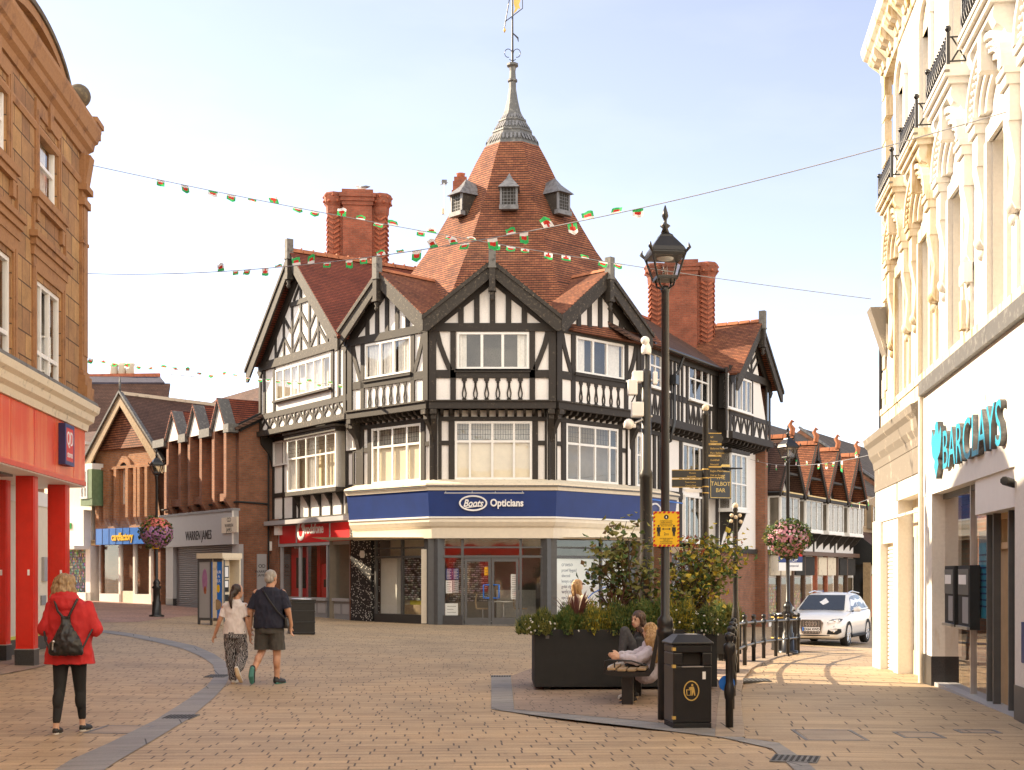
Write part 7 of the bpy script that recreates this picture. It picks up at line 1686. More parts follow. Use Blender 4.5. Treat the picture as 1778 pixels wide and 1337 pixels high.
pb = hit(1203, 1266); bn = thing('litter_bin', 'black square litter bin with gold emblem, next to the tall lamp post', 'bin', pb)
bf = Fr((pb.x-.205, pb.y), (pb.x+.205, pb.y+.05)); bw_ = bf.w; z0 = pb.z
m = MB('black_paint'); m.box(bf, 0, bw_, -.42, 0, z0, z0+.06, 'black_matte'); m.box(bf, .0, bw_, -.42, .0, z0+.06, z0+.66); m.box(bf, 0, .10, -.42, 0, z0+.66, z0+.80); m.box(bf, bw_-.10, bw_, -.42, 0, z0+.66, z0+.80); m.box(bf, 0.0, bw_, -.42, -.0, z0+.80, z0+.88); m.box(bf, .08, bw_-.08, -.38, -.08, z0+.66, z0+.80, 'dark_room'); m.build('body', bn, bevel=.012)
m = MB('black_paint'); P = bf.P
m.add([P(-.02, .02, z0+.885), P(bw_+.02, .02, z0+.885), P(bw_+.02, -.44, z0+.885), P(-.02, -.44, z0+.885), P(-.02, .02, z0+.905), P(bw_+.02, .02, z0+.905), P(bw_+.02, -.44, z0+.905), P(-.02, -.44, z0+.905), P(.07, -.09, z0+.985), P(bw_-.07, -.09, z0+.985), P(bw_-.07, -.33, z0+.985), P(.07, -.33, z0+.985)],
      [[3, 2, 1, 0], [0, 1, 5, 4], [1, 2, 6, 5], [2, 3, 7, 6], [3, 0, 4, 7], [4, 5, 9, 8], [5, 6, 10, 9], [6, 7, 11, 10], [7, 4, 8, 11], [8, 9, 10, 11]]); m.build('lid', bn, bevel=.006)
m = MB('steel'); m.box(bf, .09, bw_-.09, .0, .012, z0+.648, z0+.66); m.build('slot_edge', bn)
tidy_man(bf, bw_*.47, z0+.40, .085, .001, bn)
m = MB('gold')
for z in (z0+.82, z0+.64, z0+.10): m.box(bf, -.006, .028, -.05, .004, z, z+.035)
m.build('label', bn)
m = MB('white_sign'); m.box(bf, .17, .29, -.20, -.12, z0+.987, z0+.99); m.box(bf, bw_-.10, bw_-.065, .001, .003, z0+.52, z0+.60); m.build('sticker', bn)
def tall_bin(px, py, label, w=.62, h=.98, gold=False, ang=.35):
    p = hit(px, py); t = thing('litter_bin', label, 'bin', p); fr = Fr((p.x-w/2*math.cos(ang), p.y-w/2*math.sin(ang)), (p.x+w/2*math.cos(ang), p.y+w/2*math.sin(ang)))
    m = MB('black_paint'); z = p.z
    m.box(fr, 0, w, -w, 0, z, z+h*.92)
    for a in (.03, .32, .62, .86): m.box(fr, -.012, w+.012, -w-.012, .012, z+h*a, z+h*a+.035, 'gold' if gold and a in (.32, .86) else None)
    m.build('body', t, bevel=.01)
    m = MB('black_paint'); m.box(fr, -.02, w+.02, -w-.02, .02, z+h*.92, z+h*.96); m.lathe(fr.P(w/2, -w/2, 0), [(w*.5, z+h*.96), (w*.4, z+h*.99), (w*.15, z+h*1.0)], 'steel', 16); m.build('lid', t)
    return t
tall_bin(527, 1102, 'black ribbed litter bin in front of the red fronted shop')
tall_bin(1368, 1131, 'black bin with gold bands behind the far end of the railing', .5, 1.0, True, .2)
# ---- planters
def planter(corner, ang, w, d, h, label, seams=1):
    t = thing('planter', label, 'planter', corner); fr = Fr((corner.x, corner.y), (corner.x+w*math.cos(ang), corner.y+w*math.sin(ang))); z = corner.z
    m = MB('black_matte'); k = seams+1
    for i in range(k): m.box(fr, w*i/k+.002, w*(i+1)/k-.002, -.04, 0, z+.05, z+h)
    m.box(fr, 0, .04, -d, -.041, z+.05, z+h); m.box(fr, w-.04, w, -d, -.041, z+.05, z+h); m.box(fr, .04, w-.04, -d, -d+.04, z+.05, z+h)
    m.build('side_panel', t, bevel=.004)
    s = MB('bark'); s.box(fr, .04, w-.04, -d+.04, -.041, z+.1, z+h-.06); s.build('soil', t)
    f = MB('black_matte')
    for a in (.15, w-.25): f.box(fr, a, a+.1, -d+.1, -.1, z-.1, z+.05)
    f.build('foot', t); q = MB('steel'); q.box(fr, .16, .21, 0, .004, z+h-.13, z+h-.08, 'grey_frame'); q.build('badge', t)
    return t, fr
pc0 = hit(928, 1199); PL, plf = planter(pc0, .015, 2.62, 1.3, .87, 'long black planter box filled with shrubs behind the bench')
pc1 = hit(1238, 1140, .1); PL2, plf2 = planter(pc1, .1, .62, .7, .75, 'smaller black planter behind the railing with a rounded green shrub', 0)
# ---- plants
def mound(label, c, rx, ry, rz, seed, mats, n=900, s=.06, name='low_shrub', cat='plant', white=0, spike=False):
    rnd = random.Random(seed); t = thing(name, label, cat, c) if white else None; m = MB(mats[0])
    for i in range(n):
        d = Vector((rnd.gauss(0, 1), rnd.gauss(0, 1), abs(rnd.gauss(0, 1)))).normalized(); rr = (.45+.6*rnd.random()**.55)*(1+.16*math.sin(7*d.x+seed)+.12*math.cos(9*d.y+seed*2))
        p = c+Vector((d.x*rx*rr, d.y*ry*rr, d.z*rz*rr)); k = rnd.choice(mats)
        if spike and rnd.random() < .6: q = (d+Vector((0, 0, 1.2))+Vector((rnd.gauss(0, .3), rnd.gauss(0, .3), 0))).normalized(); w = q.orthogonal().normalized()*s*.16; m.add([p-w, p+w, p+q*s*1.5], [[0, 1, 2]], k)
        else: leaf(m, p, s*(.7+.6*rnd.random()), k, rnd)
    if not t: return tag(m.build(name, None, loc=c), label, cat)
    m.build('foliage', t)
    if white:
        m = MB('petal_white')
        for i in range(white):
            d = Vector((rnd.gauss(0, 1), rnd.gauss(0, 1), abs(rnd.gauss(0, 1)))).normalized(); flower(m, c+Vector((d.x*rx, d.y*ry, d.z*rz))*1.02, d, .035, 'petal_white', rnd)
        m.build('blossom', t)
    return t
zt_ = pc0.z+.80
pos = [(.12, 'leaf_olive', 'grey green edging shrub with tiny white flowers at the left end of the planter', 60, .26), (.50, 'leaf_green', 'low green shrub under the red spiky plant', 10, .30), (.92, 'leaf_olive', 'bright olive shrub left of the brown haired girl', 0, .34), (1.30, 'leaf_green', 'dark needle leaved shrub behind the brown haired girl', 0, .36), (1.75, 'leaf_green', 'green shrub between the lamp post and the girls', 0, .42), (2.15, 'leaf_olive', 'sunlit pale green shrub right of the lamp post', 20, .40), (2.5, 'leaf_green', 'shrub with white flowers spilling over the right end of the planter', 50, .30)]
for i, (a, k, lab, wh, rz) in enumerate(pos): mound(lab, plf.P(a, -.34, zt_), .31, .38, rz*1.1, 20+i, [[k, 'leaf_olive', 'leaf_dark'], [k, 'leaf_green', 'leaf_olive'], [k, 'leaf_olive', 'leaf_yellow', 'leaf_green']][i % 3], 3600, .052, white=wh, spike=True)
mound('back row shrub of dark green needles behind the planter middle', plf.P(1.3, -.95, zt_), .8, .3, .36, 33, ['leaf_dark', 'leaf_green'], 1500, .08, spike=True)
mound('rounded green shrub in the small planter behind the railing', plf2.P(.3, -.35, pc1.z+.68), .36, .36, .42, 41, ['leaf_olive', 'leaf_green', 'leaf_olive'], 2200, .09, spike=True)
mound('small orange and green plant at the right edge of the small planter', plf2.P(.62, -.2, pc1.z+.62), .16, .16, .32, 42, ['leaf_red', 'leaf_yellow', 'leaf_green'], 350, .06)
def spiky(c, h, n, seed, label):
    rnd = random.Random(seed); m = MB('leaf_spiky')
    for i in range(n):
        a = rnd.random()*6.283; sp = .10+.75*rnd.random(); L = h*(.7+.4*rnd.random()); d = Vector((math.cos(a)*sp, math.sin(a)*sp, 1)).normalized(); w = Vector((-math.sin(a), math.cos(a), 0))*.017; dr = Vector((math.cos(a), math.sin(a), -.5))*.10*sp*L
        P0 = c; P1 = c+d*L*.5; P2 = c+d*L*.8+dr*.5; P3 = c+d*L+dr*1.4
        m.add([P0-w*.6, P0+w*.6, P1-w, P1+w, P2-w*.7, P2+w*.7, P3], [[0, 1, 3, 2], [2, 3, 5, 4], [4, 5, 6]])
    return tag(m.build('spiky_plant', None, loc=c), label, 'plant')
spiky(plf.P(.63, -.45, zt_+.08), .62, 46, 1, 'red brown spiky plant near the left end of the planter'); spiky(plf.P(1.22, -.62, zt_+.18), .55, 40, 2, 'second red brown spiky plant in the middle of the planter'); spiky(plf.P(2.05, -.6, zt_+.15), .45, 30, 4, 'orange tinted spiky plant right of the lamp post')
def autumn_shrub(base, tips, label, seed, mats, n_leaf=22, size=.10, spread=.22):
    """open shrub: stems that fork towards given tips, leaves in sprays along them"""
    rnd = random.Random(seed); t = thing('autumn_shrub', label, 'shrub', base); st = MB('bark'); lf = MB(mats[0])
    for tp in tips:
        tp = Vector(tp); b = base+Vector((rnd.uniform(-.15, .15), rnd.uniform(-.15, .15), 0)); mid = (b+tp)/2+Vector((rnd.uniform(-.12, .12), rnd.uniform(-.12, .12), .12))
        pts = [b*(1-s)**2+mid*2*s*(1-s)+tp*s*s for s in [i/7 for i in range(8)]]; st.tube(pts, [.018-.002*i for i in range(8)], None, 5)
        for i in range(2, 8):
            for k in range(max(2, int(n_leaf*(.4+.6*i/7)/4))):
                p = pts[i]+Vector((rnd.gauss(0, 1), rnd.gauss(0, 1), rnd.gauss(0, .8)))*spread*(.35+.65*i/7)*.75
                leaf(lf, p, size*(.6+.7*rnd.random()), rnd.choice(mats), rnd, Vector((rnd.gauss(0, .5), rnd.gauss(-.3, .5), 1)), .8)
        for k in range(4):
            e = pts[5]+Vector((rnd.gauss(0, .2), rnd.gauss(0, .2), rnd.gauss(.1, .15))); st.tube([pts[rnd.randint(3, 6)], e], [.008, .003], None, 4)
            for q in range(n_leaf//3): leaf(lf, e+Vector((rnd.gauss(0, .07), rnd.gauss(0, .07), rnd.gauss(0, .06))), size*(.6+.6*rnd.random()), rnd.choice(mats), rnd, None, .8)
    st.build('stem', t); lf.build('foliage', t)
    return t
ds = pc0.y+.75
W2 = lambda x, y, dd=0: W(x, y, ds+dd)
dull = ['leaf_olive', 'leaf_olive', 'leaf_brown', 'leaf_dark', 'leaf_green', 'leaf_olive']
autumn_shrub(W2(1085, 1060), [W2(1088, 905), W2(1060, 945), W2(1030, 975, -.2), W2(1105, 930, .2), W2(1080, 965, -.2), W2(1048, 1005, -.1), W2(1120, 985), W2(1100, 1010, .2), W2(1065, 1020), W2(1130, 1030, .1), W2(1040, 985, .2), W2(1092, 940, -.2)], 'tall open shrub with olive autumn leaves left of the yellow notice', 8, dull, 30, .105)
autumn_shrub(W2(1195, 1075, .2), [W2(1185, 960), W2(1215, 975, .2), W2(1240, 945, .1), W2(1262, 930, .3), W2(1170, 1000), W2(1200, 1010, -.2), W2(1235, 990), W2(1255, 965, .2), W2(1290, 945, .2), W2(1225, 1020, -.1), W2(1180, 1035), W2(1250, 1010, .1), W2(1210, 945, .3)], 'wide shrub with yellow sunlit leaves right of the yellow notice', 9, ['leaf_olive', 'leaf_yellow', 'leaf_olive', 'leaf_yellow', 'leaf_green', 'leaf_green'], 34, .10)
autumn_shrub(W2(1200, 1070, .5), [W2(1178, 952, .4), W2(1190, 935, .5), W2(1212, 950, .6), W2(1230, 938, .5), W2(1172, 975, .4)], 'shrub with red turning leaves behind the yellow notice', 10, ['leaf_red', 'leaf_brown', 'leaf_olive', 'leaf_red'], 14, .085)
# ---- bench
bc0 = hit(1088, 1227); BA = math.radians(80)         # the bench runs away from the viewer
bo = Vector((bc0.x+.02, bc0.y+.12, bc0.z)); bx = Vector((math.cos(BA), math.sin(BA), 0)); by = Vector((bx.y, -bx.x, 0))   # bx along, by towards the back rest
bench = thing('park_bench', 'black metal bench with wooden slats beside the planter', 'bench', bo)
def BP(l, d, z): return bo+bx*l+by*d+Vector((0, 0, z))
BL = 1.75
m = MB('wood_slat')
for i in range(4):
    d = -.25+.125*i; zz = .435-.012*(1-abs(i-1.5))
    m.prism([BP(-.03, d, zz), BP(BL, d, zz), BP(BL, d+.105, zz), BP(-.03, d+.105, zz)], (0, 0, .03))
m.build('seat', bench, bevel=.006)
m = MB('wood_slat')
for i in range(4):
    d = .285+.028*i; zz = .50+.105*i
    m.prism([BP(.02, d, zz), BP(BL-.02, d, zz), BP(BL-.02, d+.022, zz+.085), BP(.02, d+.022, zz+.085)], by*.022)
m.build('backrest', bench, bevel=.005)
m = MB('black_paint')
for l in (0.0, BL/2, BL):
    q = [(-.30, .40), (-.27, .435), (.0, .42), (.22, .425), (.275, .47), (.36, .90), (.40, .90), (.335, .46), (.27, .37), (.0, .355), (-.24, .38)]
    m.prism([BP(l-.02, d, z) for d, z in q], bx*.04)
for zz, d in ((.93, .385), (.47, .31)): m.tube([BP(-.02, d, zz), BP(BL+.02, d, zz)], .016, None, 8)
m.tube([BP(0, -.28, .42), BP(0, -.28, .55), BP(0, -.22, .565), BP(0, .05, .56), BP(0, .24, .50)], .012, None, 6); m.tube([BP(0, -.16, .42), BP(0, -.16, .56)], .010, None, 6)
m.build('frame', bench)
for l in (.1, BL-.35):
    m = MB('black_paint'); m.prism([BP(l, -.08, -.05), BP(l, .06, -.05), BP(l+.14, .06, -.05), BP(l+.14, -.08, -.05)], (0, 0, .43)); m.build('leg', bench, bevel=.006)
# ---- telephone kiosk
kp = hit(372, 1086); ks = thing('phone_kiosk', 'silver open phone kiosk with poster panels on its side', 'phone box', kp)
k1 = W(388, 1086, kp.y-.25); kA = Fr((W(343, 1082, kp.y+.5).x, kp.y+.5), (k1.x, k1.y)); kB = Fr((k1.x, k1.y), (W(418, 1082, kp.y+.35).x, kp.y+.35)); z0 = kp.z; kh = 2.12
m = MB('cornice_cream'); m.prism([kA.P(-.02, .03, z0+kh-.12), kA.P(kA.w+.02, .05, z0+kh-.12), kB.P(kB.w+.03, .03, z0+kh-.12), kB.P(kB.w, -.75, z0+kh-.12), kA.P(0, -.6, z0+kh-.12)], (0, 0, .16)); m.build('roof', ks)
m = MB('grey_frame')
for a in (0, kA.w/2-.03, kA.w-.06): m.box(kA, a, a+.06, -.06, 0, z0, z0+kh-.12)
m.box(kA, 0, kA.w, -.055, -.005, z0+.14, z0+.22); m.box(kA, 0, kA.w, -.055, -.005, z0+kh-.22, z0+kh-.12)
m.build('side_frame', ks)
for i, (a, b, mt) in enumerate(((.06, kA.w/2-.03, 'silver_panel'), (kA.w/2+.03, kA.w-.06, 'blue_bright'))):
    q = MB(mt); q.box(kA, a, b, -.06, -.02, z0+.22, z0+kh-.22)
    if i == 0: q.poly(kA, ellipse((a+b)/2, z0+1.35, .12, .34), -.02, -.015, 'petal_purple'); q.poly(kA, ellipse((a+b)/2+.02, z0+1.05, .06, .12), -.019, -.014, 'terracotta')
    else: q.poly(kA, ellipse((a+b)/2, z0+.62, .2, .16), -.02, -.015, 'wood_slat'); q.poly(kA, ellipse((a+b)/2+.06, z0+1.1, .07, .12), -.019, -.014, 'yellow')
    ob = q.build('poster', ks)
    if i: text('YOUR', kA, (a+b)/2, -.018, z0+1.55, .13, 'white_sign', ob, ext=.002); text('1p A', kA, (a+b)/2, -.018, z0+1.42, .13, 'white_sign', ob, ext=.002); text('TALK', kA, (a+b)/2, -.018, z0+1.29, .13, 'white_sign', ob, ext=.002)
m = MB('cornice_cream'); m.box(kB, 0, .05, -.06, 0, z0, z0+kh-.12); m.box(kB, kB.w-.05, kB.w, -.8, 0, z0, z0+kh-.12); m.box(kB, 0.05, kB.w-.05, -.5, -.45, z0, z0+kh-.12); m.box(kB, .05, kB.w*.62, -.449, -.2, z0+.02, z0+kh-.14)
m.box(kB, 0, kB.w, -.05, .01, z0+kh-.16, z0+kh+.03); m.build('booth', ks)
m = MB('black_matte'); bx0, bx1 = .1, kB.w*.56
for a, b in ((1.42, 1.78), (1.0, 1.36), (.72, .92)): m.box(kB, bx0+.06, bx1, -.199, -.18, z0+a, z0+b)
m.box(kB, bx0+.09, bx1-.03, -.18, -.176, z0+1.45, z0+1.75, 'white_sign'); m.box(kB, bx0+.09, bx1-.03, -.18, -.176, z0+1.14, z0+1.33, 'white_sign'); m.box(kB, bx0+.05, bx0+.2, -.199, -.17, z0+.3, z0+.55, 'white_sign'); m.tube([kB.P(.08, -.17, z0+1.1), kB.P(.08, -.15, z0+1.25), kB.P(.08, -.17, z0+1.35)], .02); m.build('telephone', ks)
m = MB('red_flag'); m.box(kB, kB.w*.3, kB.w*.36, .01, .014, z0+kh-.1, z0+kh-.02); m.build('emblem', ks); text('PHONE', kB, kB.w*.55, .012, z0+kh-.1, .09, 'red_sign', ks, ext=.002)
# ---- hanging signs
hp = F6.P(.1, 0, 0); hs = thing('hanging_sign', 'black hanging pub board with gold capitals, on the timbered building beyond the finger post', 'sign', hp)
hd = Vector((d5.x, d5.y, 0)); dS = 53.0
h0 = W(1232, 840, dS); h1 = W(1270, 840, dS+.3); hf_ = Fr((h0.x, h0.y), (h1.x, h1.y)); zz0, zz1 = ZZ(866, dS), ZZ(816, dS)
m = MB('black_paint'); m.box(hf_, 0, hf_.w, -.08, 0, zz0, zz1); m.build('board', hs); m = MB('gold')
for a, b, c_, d_ in ((.04, hf_.w-.04, zz0+.04, zz0+.06), (.04, hf_.w-.04, zz1-.06, zz1-.04), (.04, .06, zz0+.06, zz1-.06), (hf_.w-.06, hf_.w-.04, zz0+.06, zz1-.06)): m.box(hf_, a, b, 0, .006, c_, d_)
m.build('gold_border', hs)
for i, s in enumerate(('THE', 'TALBOT', 'BAR')): text(s, hf_, hf_.w/2, .002, zz1-.36-.26*i, .23, 'gold', hs, ext=.004)
m = MB('black_paint'); m.tube([hf_.P(-.05, -.04, zz1+.1), hf_.P(hf_.w+.5, -.04, zz1+.1)], .03); m.tube([hf_.P(hf_.w+.5, -.04, zz1+.1), F6.P(.2, -.5, zz1+.1)], .03); m.tube([hf_.P(.1, -.04, zz1), hf_.P(.1, -.04, zz1+.1)], .02); m.tube([hf_.P(hf_.w-.1, -.04, zz1), hf_.P(hf_.w-.1, -.04, zz1+.1)], .02); m.box(hf_, .1, hf_.w-.05, -.06, -.02, zz1+.14, zz1+.24, 'gold'); m.build('bracket', hs)
tl = thing('letting_board', 'white red and purple shop letting board on a side street shopfront', 'sign', W(1372, 975, 45)); dS = 58
h0, h1 = W(1352, 975, 57.6), W(1393, 975, 58.2); hf_ = Fr((h0.x, h0.y), (h1.x, h1.y)); zz0, zz1 = ZZ(991, dS), ZZ(957, dS); hh = zz1-zz0
m = MB('white_sign'); m.box(hf_, 0, hf_.w, -.05, 0, zz0, zz1); m.box(hf_, 0, hf_.w, 0, .01, zz1-hh*.27, zz1, 'red_flag'); m.box(hf_, 0, hf_.w, 0, .011, zz0+hh*.42, zz1-hh*.27, 'blue_sign'); m.build('board', tl)
text('TO LET', hf_, hf_.w/2, .012, zz1-hh*.23, hh*.24, 'white_sign', tl, ext=.003); text('SHOP', hf_, hf_.w*.55, .012, zz1-hh*.54, hh*.30, 'white_sign', tl, ext=.003); text('commercial', hf_, hf_.w*.58, .005, zz0+hh*.2, hh*.17, 'navy', tl, ext=.003)
m = MB('black_paint'); m.tube([hf_.P(hf_.w*.9, -.03, zz1), hf_.P(hf_.w*.9, -.03, zz1+.4), RF.P(2.6, 0, zz1+.4)], .03); m.build('bracket', tl)
# ---- aerials
m = MB('steel'); dA = 55.5
m.tube([W(772, 374, dA), W(771, 318, dA)], .03); m.tube([W(764, 321, dA), W(778, 316, dA)], .02); m.tube([W(766, 315, dA), W(775, 322, dA)], .015); m.box(XY, W(767, 0, dA).x, W(776, 0, dA).x, -dA-.02, -dA+.02, ZZ(320, dA), ZZ(312, dA), 'lead')
m.tube([W(769, 372, dA), W(769, 362, dA)], .06, 'cornice_cream'); tag(m.build('panel_aerial', None), 'flat panel aerial on a mast left of the spire', 'aerial')
m = MB('steel'); dA = 66; m.tube([W(314, 693, dA), W(314, 652, dA)], .03); m.tube([W(296, 650, dA), W(338, 654, dA)], .02)
for x in range(298, 338, 5): m.tube([W(x, 648.5+(x-296)*.09, dA), W(x, 653+(x-296)*.09, dA)], .012, None, 5)
tag(m.build('roof_aerial', None), 'thin comb aerial on the roof behind the gabled brick shop', 'aerial')
# seagull
m = MB('petal_white'); b0 = Vector(sg.location)
m.tube([b0+Vector((-.20, 0, .16)), b0+Vector((-.08, 0, .17)), b0+Vector((.08, 0, .20)), b0+Vector((.18, 0, .22))], [.05, .085, .075, .03], 'white_flag', 10); m.ball(b0+Vector((-.21, 0, .26)), .055, 'white_flag', 10, 6); m.tube([b0+Vector((-.2, 0, .16)), b0+Vector((-.21, 0, .25))], [.05, .045], 'white_flag'); m.tube([b0+Vector((-.25, 0, .255)), b0+Vector((-.33, 0, .24))], [.018, .006], 'yellow', 6)
m.tube([b0+Vector((-.06, -.07, .19)), b0+Vector((.14, -.06, .22)), b0+Vector((.30, -.02, .23))], [.04, .045, .008], 'lead', 8); m.tube([b0+Vector((-.06, .07, .19)), b0+Vector((.14, .06, .22)), b0+Vector((.30, .02, .23))], [.04, .045, .008], 'lead', 8)
for s in (-.03, .03): m.tube([b0+Vector((0, s, 0)), b0+Vector((0, s, .13))], .008, 'yellow', 5)
m.build('body', sg)
# ================================================================ bunting
def bunting(P0, P1, sag, flags, label, size=.25, seed=1, group='strings of flag bunting across the square', r=.012, lights=None):
    t = thing('bunting', label, 'bunting', P0, group); rnd = random.Random(seed)
    def pt(s): return P0.lerp(P1, s)-Vector((0, 0, sag*4*s*(1-s)))
    def s_of(px):      # parameter at which the cord crosses a picture column
        lo, hi = 0.0, 1.0
        for _ in range(40):
            mid = (lo+hi)/2; p = pt(mid)
            if CX+FL*p.x/p.y < px: lo = mid
            else: hi = mid
        return lo
    m = MB('white_flag'); m.tube([pt(i/60) for i in range(61)], r*.6, 'grey_panel', 5); m.build('cord', t)
    dirv = (P1-P0).normalized()
    for px in flags:
        s = s_of(px); p = pt(s); w = size*rnd.uniform(.85, 1.1); h = size*rnd.uniform(.45, 1.0); sw = rnd.uniform(-.9, 1.3); up = -1 if rnd.random() < .72 else .55
        a = p; b = p+dirv*w; dn = (Vector((0, 0, up))+dirv*rnd.uniform(-.5, .2)+Vector((0, -1, 0))*sw*.5).normalized()*h
        k = 5; f = MB('white_flag'); g_ = []
        for j in range(k+1):
            q = j/k
            for i in range(4):
                e = i/3; g_.append(a.lerp(b, q)+dn*e*(1-.35*abs(q-.6))+Vector((0, .04*math.sin(q*5+px)*e*size*3, .02*math.cos(q*7+px)*e*size)))
        fs = [[j*4+i, j*4+i+1, (j+1)*4+i+1, (j+1)*4+i] for j in range(k) for i in range(3)]
        up_, lo_ = ('white_flag', 'green_flag') if rnd.random() < .8 else ('green_flag', 'white_flag')
        f.m(up_); f.m(lo_); f.m('red_flag')
        f.add(g_, fs, up_)
        for n_, (j, i) in enumerate([(j, i) for j in range(k) for i in range(3)]):
            mt = up_ if i == 0 else lo_
            if (i == 1 and j in (1, 3)) or (i == 0 and j == 2 and int(px) % 2) or (i == 1 and j == 2): mt = 'red_flag'
            if i == 1 and (j == 0 or j == 4): mt = up_ if (int(px) % 2) else lo_
            f.mi[n_] = f.m(mt)
        f.build('flag', t, recalc=False)
    return t
A0, A1 = W(150, 285, 25.7), W(1512, 519, 25.3)
fa = [272, 314, 362, 394, 431, 469, 508, 540, 585, 618, 650, 676, 724, 742, 775, 812, 852, 880, 905, 945, 975, 1010, 1040, 1066]
bunting(A0, A1, .18, fa, 'bunting that falls from the sandstone shop, upper left, to the bank building, lower right', .175, 3)
B0, B1 = W(149, 475, 25.7), W(1776, 186, 14.8)
fb = [378, 404, 424, 455, 478, 508, 534, 562, 600, 624, 655, 690, 716, 748, 782, 800, 846, 880, 902, 945, 985, 1012, 1060, 1098]
bunting(B0, B1, .55, fb, 'bunting that rises from the sandstone shop to the nearest bank balcony at upper right', .18, 5)
bunting(W(146, 621, 40), W(600, 668, 46.2), .10, list(range(154, 452, 21))+list(range(462, 592, 18)), 'far bunting of small flags from behind the sandstone shop to the wide timbered gable', .17, 8, r=.008)
bunting(W(1302, 797, 54), W(1519, 788, 27), .25, [1316, 1331, 1347, 1362, 1381, 1400, 1420, 1433, 1446, 1460, 1485], 'bunting across the side street in front of the small gables', .30, 9, r=.012)
bunting(W(1440, 880, 66), W(1521, 862, 28), .1, [1478, 1492, 1506], 'lowest bunting across the far side street near the bank building', .34, 10, r=.012)
# ================================================================ people
from mathutils import noise as mnoise
plain('skin', (.60, .36, .25), .5, var=.06, scale=9); plain('skin_tan', (.52, .28, .18), .5, var=.06, scale=9)
plain('coat_red', (.50, .016, .018), .75, var=.12, scale=8, bmp=.3); plain('leggings_black', (.012, .012, .013), .8, var=.2); plain('shirt_navy', (.012, .014, .03), .85, var=.2, scale=12)
plain('shorts_grey', (.06, .056, .05), .85, var=.15); plain('shirt_white', (.66, .60, .58), .85, var=.05); plain('hoodie_lilac', (.50, .46, .52), .85, var=.07); plain('jeans_grey', (.055, .055, .06), .85, var=.3, scale=30); plain('top_dark', (.03, .03, .032), .85)
plain('shoe_black', (.015, .015, .017), .55); plain('shoe_white', (.62, .60, .57), .6); plain('sole_tan', (.50, .36, .22), .8); plain('sole_white', (.7, .68, .64), .7); plain('shoe_teal', (.05, .20, .18), .6); plain('coat_cream', (.68, .58, .44), .85); plain('leather_black', (.014, .013, .013), .38, var=.3, scale=12)
def hairmat(name, c1, c2):
    m, nt, b = nm(name); tc = nd(nt, 'ShaderNodeTexCoord'); mp = nd(nt, 'ShaderNodeMapping'); mp.inputs['Scale'].default_value = (60, 60, 4); nt.links.new(tc.outputs['Object'], mp.inputs[0])
    no = nd(nt, 'ShaderNodeTexNoise', i_Scale=1.0, i_Detail=4); nt.links.new(mp.outputs[0], no.inputs[0]); r = nd(nt, 'ShaderNodeValToRGB'); r.color_ramp.elements[0].position = .35; r.color_ramp.elements[1].position = .68; r.color_ramp.elements[0].color = C4(c1); r.color_ramp.elements[1].color = C4(c2); nt.links.new(no.outputs[0], r.inputs[0]); nt.links.new(r.outputs[0], b.inputs['Base Color']); b.inputs['Roughness'].default_value = .5; bump(nt, b, no.outputs[0], .8, .01)
hairmat('hair_dark', (.018, .012, .010), (.055, .034, .024)); hairmat('hair_brown', (.035, .018, .012), (.10, .052, .032)); hairmat('hair_blonde', (.22, .115, .04), (.50, .31, .13)); hairmat('hair_light', (.20, .12, .055), (.42, .28, .14)); hairmat('hair_grey', (.22, .20, .18), (.42, .39, .35))
m_, nt_, b_ = nm('print_trousers'); tc_ = nd(nt_, 'ShaderNodeTexCoord'); wv_ = nd(nt_, 'ShaderNodeTexWave', i_Scale=14.0, i_Distortion=14.0, i_Detail=3.0); nt_.links.new(tc_.outputs['Object'], wv_.inputs[0]); r_ = nd(nt_, 'ShaderNodeValToRGB'); r_.color_ramp.elements[0].color = (.016, .016, .02, 1); r_.color_ramp.elements[1].color = (.34, .32, .32, 1); r_.color_ramp.elements[0].position = .5; r_.color_ramp.elements[1].position = .75; nt_.links.new(wv_.outputs[0], r_.inputs[0]); nt_.links.new(r_.outputs[0], b_.inputs['Base Color']); b_.inputs['Roughness'].default_value = .85
